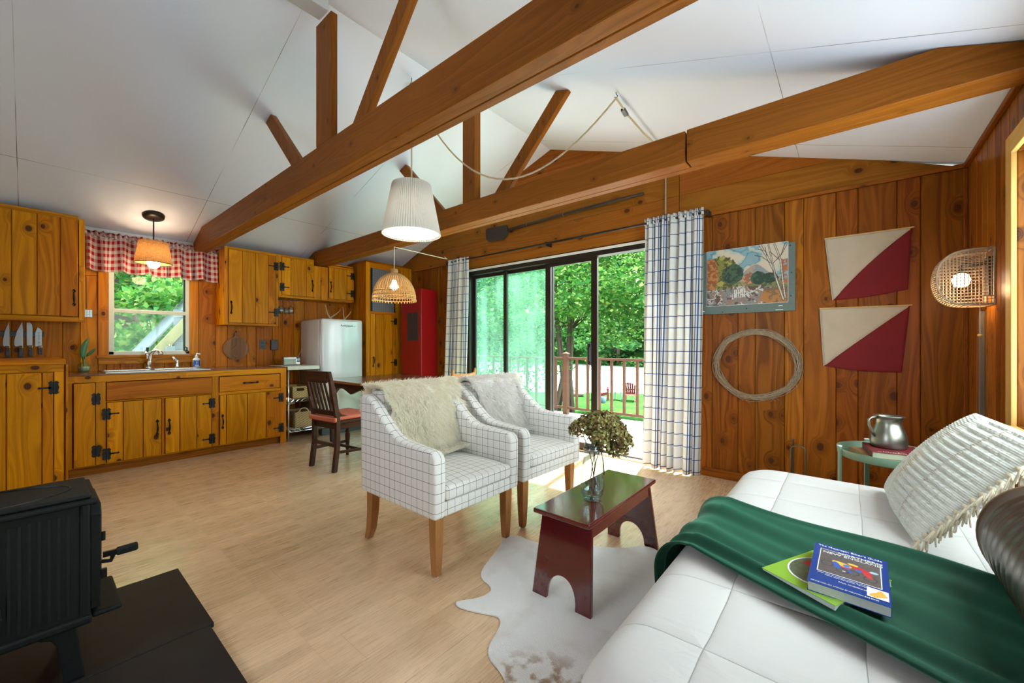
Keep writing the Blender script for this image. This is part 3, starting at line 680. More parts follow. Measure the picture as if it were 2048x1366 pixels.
# knives
f = thing('knife_strip', 'black magnetic knife strip on the pine backsplash', 'knife rack', (XW, 0, 1.24), 0, None, True)
mb = MB(); mb.box(XW, XW + .018, -.28, .088, 1.215, 1.262); mb.build('bar', M_['blackp'], f, bevel=.003)
def knife(y, zt, zb, w, lab, kind):
    k = thing('kitchen_knife', lab, 'knife', (XW + .02, y, zb), 0, 'knives on the magnetic strip', True)
    x0, x1 = XW + .0185, XW + .021; L = zt - zb; hh = zb + L * .31
    if kind == 0: P = [(y - w * .35, hh), (y + w * .5, hh), (y + w * .5, zt - L * .22), (y + w * .38, zt), (y - w * .2, zt - L * .26), (y - w * .5, hh + .05), (y - w * .5, hh + .012)]
    elif kind == 1: P = [(y - w * .5, hh + .004), (y + w * .42, hh + .004), (y + w * .5, hh + .02), (y + w * .5, zt - .05), (y + w * .38, zt - .015), (y, zt), (y - w * .5, zt - .004)]
    else: P = [(y - w * .5, hh), (y + w * .5, hh), (y + w * .5, zt - .03), (y + w * .2, zt - .012), (y - w * .15, zt), (y - w * .5, zt - .05)]
    mb = MB(); mb.prism(P, 0, x0, x1); bl = mb.build('blade', M_['steel'], k)
    yc = y + w * .22 if kind != 1 else y + w * .1
    mb = MB(); mb.box(x0 - .002, x1 + .006, yc - .012, yc + .013, hh - .014, hh + .006); mb.build('blade_collar', M_['chrome'], k, bevel=.002)
    mb = MB(); mb.prism([(yc - .012, hh - .014), (yc + .012, hh - .014), (yc + .013, zb + .02), (yc + .015, zb), (yc - .012, zb), (yc - .011, zb + .03)][::-1], 0, x0 - .003, x1 + .009); h = mb.build('handle', M_['blackp'], k, bevel=.003)
    mb = MB()
    for q in (.25, .5, .75): mb.tube([(x1 + .009, yc, zb + (hh - .014 - zb) * q), (x1 + .0105, yc, zb + (hh - .014 - zb) * q)], .0032, 8)
    mb.build('rivets', M_['chrome'], h)
    if kind == 2:
        mb = MB()
        for q in range(9): mb.box(x1, x1 + .0006, y - .004, y + .006, hh + .02 + q * .013, hh + .024 + q * .013)
        mb.build('granton_dimples', M_['greyp'], bl)
knife(-.130, 1.342, 1.03, .036, 'leftmost knife, slim pointed blade with black handle', 0)
knife(-.060, 1.345, 1.03, .050, 'broad chef knife, widest blade on the magnetic strip', 0)
knife(.003, 1.345, 1.035, .034, 'bread knife with a straight blade and rounded tip', 1)
knife(.056, 1.302, 1.05, .040, 'short santoku knife with dimpled bright blade, rightmost on strip', 2)
# little tin ornament
f = thing('wall_ornament', 'tiny silver tin ornament with wire hook beside the window', 'ornament', (XW, .38, 1.45), 0, None, True)
mb = MB()
for r in range(3):
    for q in range(3): mb.box(XW + .004, XW + .014, .345 + q * .018, .359 + q * .018, 1.418 + r * .022, 1.437 + r * .022)
mb.box(XW, XW + .010, .338, .40, 1.412, 1.486); mb.build('tin_block', M_['steel'], f, bevel=.002)
mb = MB(); mb.tube([(XW + .006, .40, 1.44), (XW + .006, .43, 1.44), (XW + .012, .438, 1.455), (XW + .006, .432, 1.47), (XW + .01, .436, 1.49)], .0025, 6); mb.build('wire_hook', M_['steel'], f)
# wire along the wall
mb = MB(); mb.tube([(XW + .004, .335, 1.83), (XW + .004, .355, 1.822), (XW + .004, .36, 1.80), (XW + .004, .362, 1.5)], .0022, 5); mb.tube([(XW + .004, .355, 1.823), (XW + .004, .44, 1.835)], .0022, 5)
tag(mb.build('wall_wire', M_['blackp']), 'thin black wire running down the pine boards left of the window', 'wire')
# round cutting board
f = thing('cutting_board', 'round walnut cutting board with a handle hanging on the backsplash', 'cutting board', (XW, 1.617, .965), 0, None, True)
mb = MB(); pts = [(1.617 + .136 * math.sin(a), 1.098 - .136 * math.cos(a)) for a in np.linspace(.0, 2 * PI, 41)[:-1]]
pts = [(y, z) for y, z in pts if not (abs(y - 1.617) < .024 and z > 1.2)]
k = max(range(len(pts)), key=lambda i: (pts[i][1] if pts[i][0] > 1.617 else 0))
neck = [(1.637, 1.245), (1.634, 1.262), (1.637, 1.28), (1.625, 1.296), (1.609, 1.296), (1.597, 1.28), (1.600, 1.262), (1.597, 1.245)]
pts = pts[:k + 1] + neck + pts[k + 1:]
mb.prism(pts, 0, XW + .002, XW + .024, g=2); mb.build('board', M_['board'], f, bevel=.003)
mb = MB()
for (a, b) in ((1.49, 1.566), (1.568, 1.666), (1.668, 1.744)):
    z = [(y_, 1.098 + s__ * math.sqrt(max(0, .126 ** 2 - (y_ - 1.617) ** 2))) for s__ in (-1, 1) for y_ in (np.linspace(a, b, 7) if s__ < 0 else np.linspace(b, a, 7))]
    mb.prism(z, 0, XW + .024, XW + .0255, g=2)
mb.build('strip_face', M_['board'], f)
mb = MB(); mb.tube([(XW + .012, 1.617, 1.285), (XW + .03, 1.617, 1.30), (XW + .004, 1.617, 1.315)], .003, 6); mb.build('hook', M_['iron'], f)
# outlets
def outlet(y, z, w, h, lab, plug):
    f = thing('wall_outlet' if not plug else 'power_adapter', lab, 'outlet' if not plug else 'adapter', (XW, y, z), 0, None, True)
    mb = MB(); mb.box(XW, XW + (.006 if not plug else .035), y - w, y + w, z - h, z + h); mb.build('plate' if not plug else 'adapter_body', M_['greyp'] if not plug else M_['blackp'], f, bevel=.004)
    if not plug:
        mb = MB(); mb.box(XW + .006, XW + .009, y - w * .5, y + w * .5, z + h * .15, z + h * .7); mb.box(XW + .006, XW + .009, y - w * .5, y + w * .5, z - h * .7, z - h * .15); mb.build('sockets', M_['blackp'], f, bevel=.002)
    else:
        mb = MB(); mb.tube([(XW + .02, y, z - h), (XW + .02, y + .005, z - h - .05), (XW + .02, y - .01, z - h - .12), (XW + .03, y, .89), (XW + .05, y + .03, .888), (-5.55, 2.05, .888)], .004, 6); mb.build('cable', M_['blackp'], f)
outlet(1.912, 1.146, .035, .058, 'dark grey outlet plate right of the round cutting board', False)
outlet(2.040, 1.140, .040, .065, 'black power adapter with a cord hanging to the counter', True)
# radio
f = thing('radio', 'small silver portable radio on the white shelf top', 'radio', (-5.40, 2.12, .886), 0, None, True)
mb = MB(); mb.box(-5.43, -5.36, 2.015, 2.215, .890, .99); mb.build('case', M_['steel'], f, bevel=.006)
M_['radiog'] = plain('radio_grille', (.38, .43, .36), .6, 0, .2, 400)
mb = MB(); mb.box(-5.36, -5.356, 2.022, 2.16, .898, .968); mb.build('speaker_grille', M_['radiog'], f)
mb = MB(); mb.box(-5.36, -5.357, 2.168, 2.21, .965, .984); mb.box(-5.36, -5.355, 2.172, 2.206, .925, .94); mb.box(-5.36, -5.355, 2.172, 2.206, .945, .957); mb.build('control_panel', M_['greyp'], f)
mb = MB(); mb.tube([(-5.40, 2.20, .985), (-5.41, 2.26, 1.10)], .0025, 6); mb.build('antenna', M_['wcord'], f)
# wire shelf
f = thing('wire_shelf', 'chrome wire shelf unit with a white laminate top', 'shelf', (-5.3, 2.13, 0), 0, None, True)
mb = MB(); mb.box(-5.66, -5.065, 1.95, 2.322, .843, .886, 1); mb.build('top', M_['alum'], f, bevel=.004)
for (x, y) in ((-5.08, 1.962), (-5.08, 2.305), (-5.60, 1.962), (-5.60, 2.305)):
    mb = MB(); mb.tube([(x, y, 0), (x, y, .845)], .011, 8); mb.build('post', M_['chrome'], f, smooth=True)
for z in (.49, .135):
    mb = MB(); mb.tube([(-5.08, 1.962, z), (-5.08, 2.305, z)], .004, 6); mb.tube([(-5.08, 1.962, z - .03), (-5.08, 2.305, z - .03)], .004, 6)
    zz = [(-5.08, 1.965 + k * .0283, z - (.028 if k % 2 else .002)) for k in range(13)]; mb.tube(zz, .003, 5)
    for x in (-5.60,): mb.tube([(x, 1.962, z), (x, 2.305, z)], .004, 6)
    for y in (1.962, 2.305): mb.tube([(-5.60, y, z), (-5.08, y, z)], .004, 6); mb.tube([(-5.60, y, z - .03), (-5.08, y, z - .03)], .004, 6)
    for k in range(20): mb.tube([(-5.60 + k * .027, 1.962, z + .002), (-5.60 + k * .027, 2.305, z + .002)], .0018, 4)
    mb.build('wire_rack', M_['chrome'], f)
def weave_mat():
    t = NT('seagrass_weave'); uv = t.n('TexCoord', out=2); u, v, _ = t.xyz(uv)
    w = t.n('TexWave', {'Vector': t.n('CombineXYZ', {0: t.m('MULTIPLY', u, 26.0), 1: t.m('MULTIPLY', v, 34.0)}), 'Scale': 1.0, 'Distortion': 6.0, 'Detail': 1.0, 'Detail Scale': 1.5}, out=1)
    s1 = t.m('MULTIPLY_ADD', t.m('SINE', t.m('ADD', t.m('MULTIPLY', v, 300.0), t.m('MULTIPLY', t.m('SINE', t.m('MULTIPLY', u, 190.0)), 2.2))), .5, .5)
    return t.surf(t.pbr(t.mix(s1, (.20, .12, .045), (.72, .56, .28)), .8, 0, s1, .6, .004))
M_['weave'] = weave_mat()
def basket(y0, y1, z, h, lab, hole):
    x0, x1 = -5.42, -5.10
    f = thing('storage_basket', lab, 'basket', (-5.26, (y0 + y1) / 2, z), 0, 'woven baskets on the wire shelf', True)
    mb = MB(); t = .012
    mb.box(x0, x1, y0, y1, z, z + t, 1); mb.box(x0, x1, y0, y0 + t, z, z + h, 0); mb.box(x0, x1, y1 - t, y1, z, z + h, 0); mb.box(x0, x0 + t, y0, y1, z, z + h, 1)
    if hole:
        ym = (y0 + y1) / 2; w = .042
        mb.box(x1 - t, x1, y0, y1, z, z + h * .62, 1); mb.box(x1 - t, x1, y0, ym - w, z + h * .62, z + h, 1); mb.box(x1 - t, x1, ym + w, y1, z + h * .62, z + h, 1); mb.box(x1 - t, x1, ym - w, ym + w, z + h * .86, z + h, 1)
    else: mb.box(x1 - t, x1, y0, y1, z, z + h, 1)
    mb.build('woven_body', M_['weave'], f, bevel=.004)
    if not hole:
        mb = MB(); ym = (y0 + y1) / 2; mb.tube([(x1 - .006, ym + .055 * math.cos(a), z + h + .055 * math.sin(a) - .01) for a in np.linspace(0, PI, 13)], .007, 8); mb.build('handle', M_['cord'], f, smooth=True)
basket(2.015, 2.20, .494, .145, 'small seagrass basket with a hand slot on the upper wire rack', True)
basket(2.04, 2.255, .139, .19, 'larger seagrass basket with a loop handle on the lower wire rack', False)
f = thing('storage_jar', 'tall jar with a pale lid standing behind the larger basket', 'jar', (-5.50, 2.12, .139), 0, None, True)
mb = MB(); mb.lathe([(0, 0), (.075, 0), (.078, .02), (.078, .25), (0, .25)], (-5.50, 2.12, .139)); mb.build('body', M_['gab'], f, smooth=False)
mb = MB(); mb.lathe([(0, .25), (.080, .25), (.080, .31), (0, .312)], (-5.50, 2.12, .139)); mb.build('lid', M_['alum'], f)
# hanging wine glasses and rack
f = thing('glass_rack', 'chrome stemware rack under the small wall cabinet', 'rack', (-5.55, 2.15, 1.735), 0, None, True)
mb = MB()
for y in (2.02, 2.06, 2.13, 2.17, 2.24, 2.28): mb.tube([(-5.70, y, 1.722), (-5.46, y, 1.722), (-5.452, y, 1.728)], .003, 6)
for x in (-5.68, -5.50): mb.tube([(x, 2.0, 1.73), (x, 2.30, 1.73)], .003, 6)
mb.build('wires', M_['chrome'], f)
def wineglass(x, y, lab):
    f = thing('wine_glass', lab, 'wine glass', (x, y, 1.73), 0, 'wine glasses hanging under the wall cabinet', True)
    mb = MB(); mb.lathe([(0, 0), (.032, -.002), (.030, -.004), (.005, -.008), (.0035, -.03), (.0035, -.075), (.012, -.088), (.028, -.105), (.037, -.13), (.038, -.155), (.033, -.19), (.0315, -.19), (.036, -.155), (.035, -.13), (.026, -.108), (.0, -.094)], (x, y, 1.728), 18)
    mb.build('glass', M_['jar'], f, smooth=True)
wineglass(-5.49, 2.04, 'hanging wine glass at front left, half hidden by the tall cabinet'); wineglass(-5.61, 2.04, 'hanging wine glass behind the front left one')
wineglass(-5.49, 2.15, 'hanging wine glass at the front, second pair from left'); wineglass(-5.61, 2.15, 'hanging wine glass at the back, close to the backsplash')
# fridge
f = thing('refrigerator', 'rounded retro refrigerator in glossy white beside the wire shelf', 'refrigerator', (-5.4, 2.62, 0), 0, None, True)
mb = MB(); mb.box(-5.70, -5.135, 2.345, 2.905, .055, 1.475); mb.build('body', M_['fridge'], f, bevel=.045, seg=5, smooth=True)
mb = MB(); mb.box(-5.128, -5.065, 2.345, 2.905, .09, 1.475); dr = mb.build('door', M_['fridge'], f, bevel=.04, seg=6, smooth=True)
mb = MB(); mb.box(-5.12, -5.085, 2.36, 2.89, .0, .085); mb.build('kick_plate', M_['greyp'], f, bevel=.004)
mb = MB(); ys = np.linspace(0, 1, 60); xs_ = -5.064
mb.tube([(xs_, 2.59 + .17 * t + .012 * math.sin(t * 38), 1.385 + .022 * abs(math.sin(t * 19)) * (1 - .5 * t)) for t in ys], .0035, 5); mb.tube([(xs_, 2.66, 1.375), (xs_, 2.80, 1.392)], .002, 5)
mb.build('script_emblem', M_['chrome'], dr)
mb = MB(); mb.tube([(-5.066, 2.56, .62), (-5.045, 2.57, .62), (-5.045, 2.62, .62), (-5.066, 2.63, .62)], .006, 8); mb.build('handle', M_['chrome'], dr, smooth=True)
# antlers
def antler(p, s_, lab):
    f = thing('antler', lab, 'antler', p, 0, 'antlers on top of the refrigerator', False)
    mb = MB(); mb.tube([(0, 0, .008), (0, -.03, .03), (0, -.07 * s_, .09), (.01, -.085 * s_, .16), (.01, -.10 * s_, .20)], [.010, .009, .008, .006, .002], 8)
    mb.tube([(0, -.025, .03), (0, .03 * s_, .07), (.01, .08 * s_, .11), (.0, .12 * s_, .15)], [.009, .008, .006, .002], 8); mb.tube([(-.02, .05, .008), (0, .0, .009), (0, -.03, .03)], [.004, .010, .008], 8)
    mb.build('branching_antler', M_['antler'], f, smooth=True)
antler((-5.35, 2.62, 1.475), 1, 'forked pale antler on the middle of the refrigerator top'); antler((-5.45, 2.87, 1.475), .6, 'smaller antler at the right end of the refrigerator top')
# closet with door and punched metal panel
c = thing('closet', 'tall built-in pine closet with a patterned metal panel above its door', 'closet', (-5.45, 3.4, 0), 0, None, True)
mb = MB(); yy = [XW + .001, -5.63, -5.50, -5.42, -5.33, -5.22]
for a, b in zip(yy[:-1], yy[1:]): mb.box(a + .001, b - .001, 3.03, 3.046, 0, 2.31, 2)
mb.build('side_panel', M_['cab'], c, bevel=.003, seg=1)
frame(c, 'face_frame', -5.22, -5.20, [(3.03, 3.095, 0, 2.31), (3.51, 3.60, 0, 2.31), (3.60, 3.797, 0, 2.31), (3.095, 3.51, 2.235, 2.31), (3.095, 3.51, 1.585, 1.62)])
o = board_door(c, 'door', -5.218, [3.098, 3.176, 3.313, 3.456, 3.508], .06, 1.583, .018); pull(o, -5.20, 3.14, .90, L=.14); hinge(o, -5.20, 3.507, 1.49, -1); hinge(o, -5.20, 3.507, .88, -1)
def punched():
    t = NT('punched_tin'); x, y, z = t.xyz(t.n('TexCoord', out=3))
    a = t.m('MULTIPLY', t.m('SINE', t.m('MULTIPLY', t.m('ADD', y, z), 190.0)), t.m('SINE', t.m('MULTIPLY', t.m('SUBTRACT', y, z), 190.0)))
    f = t.ss(a, .15, .4)
    return t.surf(t.pbr(t.mix(f, (.20, .21, .24), (.012, .012, .018)), .5, .3, f, .5, .003))
mb = MB(); mb.box(-5.215, -5.208, 3.13, 3.49, 1.62, 2.235); mb.build('metal_panel', punched(), c)
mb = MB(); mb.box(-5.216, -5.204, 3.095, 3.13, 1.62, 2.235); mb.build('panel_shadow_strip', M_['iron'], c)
mb = MB(); mb.box(-5.235, -5.185, 3.02, 3.797, 2.31, 2.33, 1); mb.box(xb, -5.185, 3.02, 3.797, 2.312, 2.326, 1); mb.build('cornice', M_['cab'], c, bevel=.003)
# red cabinet heater
c = thing('wall_heater', 'tall glossy red metal heater cabinet in the corner', 'heater', (-4.83, 3.65, 0), 0, None, True)
mb = MB(); mb.box(-5.06, -4.588, 3.51, 3.797, .02, 1.93); b_ = mb.build('cabinet_body', M_['red'], c, bevel=.006)
for (a, b, q, r) in ((-4.90, -4.785, 1.205, 1.60), (-4.765, -4.655, 1.205, 1.60)):
    mb = MB()
    mb.box(a, b, 3.505, 3.511, q, r)
    for k in range(24): mb.box(a, b, 3.500, 3.506, q + k * (r - q) / 24, q + (k + .5) * (r - q) / 24)
    mb.build('grille', M_['vent'], c)
# ---------------------------------------------------------------- lamps
def shade_mat(name, col, em, weave=False, pleat=False):
    t = NT(name); c = col; bm = None
    if weave:
        u, v, _ = t.xyz(t.n('TexCoord', out=2))
        a = t.n('TexNoise', {'Vector': t.n('CombineXYZ', {0: t.m('MULTIPLY', u, 420.0), 1: t.m('MULTIPLY', v, 12.0)}), 'Scale': 1.0}, noise_dimensions='2D')
        b = t.n('TexNoise', {'Vector': t.n('CombineXYZ', {0: t.m('MULTIPLY', u, 20.0), 1: t.m('MULTIPLY', v, 150.0)}), 'Scale': 1.0}, noise_dimensions='2D')
        c = t.mix(t.ss(t.m('MULTIPLY_ADD', a, .5, t.m('MULTIPLY', b, .5)), .38, .62), tuple(x * .55 for x in col), col)
    d = t.n('BsdfDiffuse', {'Color': c}); tr = t.n('BsdfTranslucent', {'Color': c})
    return t.surf(t.n('MixShader', {0: em, 1: d, 2: tr}))
M_['burlap'] = shade_mat('burlap_shade', (.74, .50, .25), .5, True)
M_['pleat'] = shade_mat('pleated_paper', (.66, .66, .64), .3)
M_['rattan'] = plain('rattan', (.52, .31, .115), .55, 0, .25, 60)
M_['rattan2'] = plain('grey_rattan', (.36, .27, .18), .6, 0, .3, 60)
def pt_light(loc, p, col=(1, .72, .42), r=.03): return light('bulb_light', 'POINT', loc, p, col=col, soft=r)
def twist(mb, pts, r=.0042, tw=.0040, per=.022):
    pts = [Vector(p) for p in pts]; out = [[], []]; L = 0
    # resample
    fine = []
    for a, b in zip(pts[:-1], pts[1:]):
        n = max(1, int((b - a).length / (per / 4)))
        for k in range(n): fine.append(a.lerp(b, k / n))
    fine.append(pts[-1])
    for i, p in enumerate(fine):
        t = (fine[min(i + 1, len(fine) - 1)] - fine[max(i - 1, 0)]).normalized(); a = t.cross(Vector((.3, .8, .1))).normalized(); b = t.cross(a); th = i * PI / 2
        for s_ in (0, 1): out[s_].append(p + (a * math.cos(th + s_ * PI) + b * math.sin(th + s_ * PI)) * tw)
    for o_ in out: mb.tube(o_, r, 5)
# burlap flush pendant over the sink
x, y = -5.35, .80; zt = ceil_z(x)
f = thing('pendant_lamp', 'burlap drum pendant with glowing bulb in front of the gingham valance', 'pendant lamp', (x, y, zt), 0, None, True)
mb = MB(); mb.T = Matrix.Translation((x, y, zt)) @ Matrix.Rotation(-math.atan(.337), 4, 'Y'); mb.lathe([(0, -.03), (.04, -.03), (.085, -.02), (.088, 0), (0, 0)], (0, 0, 0)); mb.T = None; mb.build('canopy', M_['bronze'], f, smooth=True)
mb = MB(); mb.tube([(x, y, zt - .02), (x, y, 2.15)], .006, 8); mb.build('rod', M_['bronze'], f)
mb = MB(); mb.lathe([(.113, 2.172), (.147, 1.955)], (x, y, 0), 40); mb.build('shade', M_['burlap'], f, smooth=True, solid=.002)
mb = MB(); mb.lathe([(.149, 1.958), (.149, 1.952), (.143, 1.952), (.143, 1.958)], (x, y, 0), 40); mb.build('rim_ring', M_['bronze'], f); mb = MB(); mb.tube([(x - .112, y, 2.165), (x + .112, y, 2.165)], .002, 5); mb.tube([(x, y - .112, 2.165), (x, y + .112, 2.165)], .002, 5); mb.build('wire_spider', M_['bronze'], f)
mb = MB(); mb.lathe([(0, 1.905), (.025, 1.91), (.045, 1.93), (.052, 1.96), (.045, 1.99), (.025, 2.02), (.018, 2.05), (0, 2.05)], (x, y, 0), 20); mb.build('bulb', M_['bulb'], f, smooth=True)
pt_light((x, y, 1.885), 5, r=.06); pt_light((x, y, 2.08), 3, r=.02)
# pleated swag pendant
x, y = -2.74, 2.0; zh = ceil_z(x)
f = thing('pendant_lamp', 'large white pleated pendant shade hanging on a twisted jute cord', 'pendant lamp', (x, y, zh), 0, None, True)
mb = MB(); N = 72
def pleat(z, r): return [((r + (.004 if i % 2 else -.004)) * math.cos(2 * PI * i / (2 * N)) + x, (r + (.004 if i % 2 else -.004)) * math.sin(2 * PI * i / (2 * N)) + y, z) for i in range(2 * N)]
co = pleat(2.445, .152) + pleat(2.037, .231); n2 = 2 * N
mb.add(co, [(i, n2 + i, n2 + (i + 1) % n2, (i + 1) % n2) for i in range(n2)]); mb.build('pleated_shade', M_['pleat'], f)
mb = MB(); mb.lathe([(.220, 2.048), (.143, 2.43)], (x, y, 0), 40); mb.build('shade_lining', M_['pleat'], f, smooth=True)
mb = MB(); mb.lathe([(0, 2.43), (.03, 2.43), (.028, 2.36), (0, 2.36)], (x, y, 0)); mb.tube([(x - .15, y, 2.432), (x + .15, y, 2.432)], .002, 5); mb.build('socket', M_['alum'], f)
mb = MB(); mb.lathe([(0, 2.22), (.03, 2.235), (.045, 2.28), (.03, 2.33), (.018, 2.37), (0, 2.37)], (x, y, 0), 18); mb.build('bulb', M_['bulb'], f, smooth=True)
mb = MB(); twist(mb, [(x, y, 2.43), (x, y, zh - .06)]); 
sw = []
for k in range(25):
    t = k / 24; p = Vector((x, y, zh - .07)).lerp(Vector((-1.25, 2.625, 2.86)), t); p.z -= .66 * 4 * t * (1 - t) * (1 - .18 * (t - .5) * 2); sw.append(p)
twist(mb, sw); hk = Vector((-1.25, 2.625, 2.86))
twist(mb, [hk, (-1.26, 2.85, 2.84), (-1.285, 3.2, 2.86), (-1.30, 3.70, 2.90), (-1.31, 3.785, 2.90), (-1.31, 3.785, 2.0)])
mb.build('twisted_cord', M_['cord'], f, smooth=True)
mb = MB(); mb.tube([(x, y, zh), (x, y, zh - .03), (x + .012, y, zh - .045), (x, y, zh - .06), (x - .012, y, zh - .05)], .003, 6); mb.build('ceiling_hook', M_['bronze'], f); mb = MB(); mb.tube([hk + Vector((0, 0, .06)), hk + Vector((0, 0, .03)), hk + Vector((.012, 0, .012)), hk, hk + Vector((-.012, 0, .012))], .003, 6); mb.build('ceiling_hook', M_['bronze'], f)
mb = MB(); mb.lathe([(0, 0), (.02, -.012), (.024, -.03), (.015, -.045), (0, -.05)], (x + .01, y, zh - .04)); mb.build('cord_knot', M_['cord'], f)
mb = MB(); mb.bar((-1.262, 2.76, 2.848), (-1.270, 2.84, 2.842), .034, .020); mb.build('dimmer_switch', M_['blackp'], f, bevel=.004)
pt_light((x, y, 2.20), 6, (1, .86, .70), .05)
# wicker dome pendant
x, y, zb_, R = -3.744, 2.509, 1.622, .226
f = thing('pendant_lamp', 'woven wicker dome pendant above the dining table', 'pendant lamp', (x, y, 2.2), 0, None, True)
H_ = .29; mb = MB()
def dome(th, a): return (x + R * math.sin(a) * math.cos(th), y + R * math.sin(a) * math.sin(th), zb_ + H_ * math.cos(a) * 1.0)
for i in range(44): mb.tube([dome(2 * PI * i / 44, a) for a in np.linspace(.14, PI / 2, 12)], .0034, 5, caps=False)
for k in range(34):
    a = .16 + (PI / 2 - .36 - .16) * k / 33
    mb.tube([dome(th, a) if j % 2 else dome(th, a) for j, th in enumerate(np.linspace(0, 2 * PI, 49))], .0024, 4, caps=False)
for a in (PI / 2 - .30, PI / 2 - .14, PI / 2 - .02): mb.tube([dome(th, a) for th in np.linspace(0, 2 * PI, 61)], .005, 5, caps=False)
for i in range(44):
    t0, t1 = 2 * PI * i / 44, 2 * PI * (i + 1) / 44
    mb.tube([dome(t0, PI / 2 - .30), dome(t1, PI / 2 - .14)], .0022, 4); mb.tube([dome(t1, PI / 2 - .30), dome(t0, PI / 2 - .14)], .0022, 4)
mb.build('wicker_shade', M_['rattan'], f, smooth=True)
mb = MB()
for i in range(40): th = 2 * PI * i / 40; p = dome(th, PI / 2); mb.tube([(p[0], p[1], p[2] + .008), (p[0] * 1.0, p[1], p[2] - .016)], .006, 6)
mb.lathe([(.036, .0), (.040, .02), (.036, .045), (.030, .045), (.030, 0)], (x, y, zb_ + H_ - .005), 20); mb.build('scallop_rim', M_['rattan'], f, smooth=True)
mb = MB(); mb.lathe([(0, 0), (.03, .01), (.045, .04), (.03, .08), (.02, .11), (0, .11)], (x, y, 1.725), 18); mb.build('bulb', M_['bulb'], f, smooth=True)
mb = MB(); twist(mb, [(x, y, zb_ + H_), (x, y, 2.19)], .003, .0028); twist(mb, [(x, y, 2.19), (-3.85, 2.95, 2.215), (-4.03, 3.42, 2.26), (-4.17, 3.62, 2.30), (-4.20, 3.60, 2.33)], .003, .0028); mb.build('twisted_cord', M_['wcord'], f, smooth=True)
pt_light((x, y, 1.70), 2.0, (1, .76, .48), .05)
# rattan wall sconce: D-shaped basket on the right wall
f = thing('wall_lamp', 'grey rattan basket wall lamp glowing on the right wall', 'wall lamp', (XR, 3.25, 1.49), 0, None, True)
def prof(a, s=1.0):   # a 0..1 along the D, returns offset from wall, z
    th = -PI / 2 + PI * a
    return .205 * abs(math.cos(th)) ** .42 * s, 1.496 + .145 * math.sin(th) * s
ya, yb = 3.16, 3.34
mb = MB()
A = np.linspace(0, 1, 41)
for yy, rr in ((ya, .005), (yb, .005)):
    mb.tube([(XR - .004 - prof(a)[0], yy, prof(a)[1]) for a in A], rr, 6); mb.tube([(XR - .004, yy, 1.351), (XR - .004, yy, 1.641)], rr, 6)
for a in A:
    o_, z = prof(a); mb.tube([(XR - .004 - o_, ya, z), (XR - .004 - o_ * 1.04, (ya + yb) / 2, z), (XR - .004 - o_, yb, z)], .0028, 5)
for q in (.22, .5, .78):
    yy = ya + (yb - ya) * q; mb.tube([(XR - .004 - prof(a)[0] * 1.03, yy, prof(a)[1]) for a in A], .0025, 5)
# side panels as an open grid
for yy in (ya, yb):
    for k in range(17):
        z = 1.360 + k * .0170; s_ = (z - 1.496) / .145
        if abs(s_) < 1: L = .205 * (math.cos(math.asin(s_))) ** .42; mb.tube([(XR - .004, yy, z), (XR - .004 - L, yy, z)], .0022, 4)
    for k in range(15):
        o_ = .010 + k * .0135; cc = (o_ / .205) ** (1 / .42)
        if cc < 1: h_ = .145 * math.sqrt(1 - cc * cc); mb.tube([(XR - .004 - o_, yy, 1.496 - h_), (XR - .004 - o_, yy, 1.496 + h_)], .0022, 4)
mb.build('rattan_shade', M_['rattan2'], f)
mb = MB(); mb.lathe([(0, 0), (.028, .01), (.036, .04), (.028, .07), (0, .08)], (XR - .11, 3.23, 1.45), 18); mb.build('bulb', M_['bulb'], f, smooth=True)
mb = MB(); mb.tube([(XR - .11, 3.23, 1.52), (XR - .11, 3.23, 1.57), (XR - .004, 3.23, 1.57)], .010, 8); mb.box(XR - .02, XR, 3.19, 3.27, 1.40, 1.60); mb.build('bracket', M_['bronze'], f, bevel=.002)
mb = MB(); mb.tube([(XR - .06, 3.12, 1.36), (XR - .06, 3.12, 1.20)], .0015, 4); mb.build('pull_cord', M_['wcord'], f)
mb = MB(); mb.lathe([(0, -.008), (.010, -.004), (.010, .004), (0, .008)], (XR - .06, 3.12, 1.19)); mb.build('pull_bead', M_['light'], f, smooth=True)
pt_light((XR - .11, 3.23, 1.43), 2.0, (1, .66, .34), .03)
mb = MB(); mb.box(XR - .022, XR, 3.37, 3.405, 0, 1.33); tag(mb.build('cable_conduit', plain('conduit_paint', (.16, .12, .085), .5), bevel=.003), 'grey brown vertical cable cover below the rattan wall lamp', 'conduit')

# ---------------------------------------------------------------- curtains
def plaid_mat():
    t = NT('blue_windowpane_plaid'); u, v, _ = t.xyz(t.n('TexCoord', out=2))
    def ln(c, sp, off, w): return t.m('LESS_THAN', t.m('ABSOLUTE', t.m('SUBTRACT', t.m('FRACT', t.m('ADD', t.m('DIVIDE', c, sp), off)), .5)), w / sp)
    vl = t.m('MAXIMUM', ln(u, .118, .0, .0052), ln(u, .118, .17, .0038)); hl = ln(v, .104, .2, .0034)
    base = t.mix(t.m('MAXIMUM', vl, hl), (.72, .72, .70), (.045, .11, .28)); base = t.mix(t.m('MULTIPLY', vl, hl), base, (.015, .04, .14))
    d = t.n('BsdfPrincipled', {'Base Color': base, 'Roughness': .9, 'Specular IOR Level': .1}); tr = t.n('BsdfTranslucent', {'Color': base})
    return t.surf(t.n('MixShader', {0: .22, 1: d, 2: tr}))
M_['plaid'] = plaid_mat()
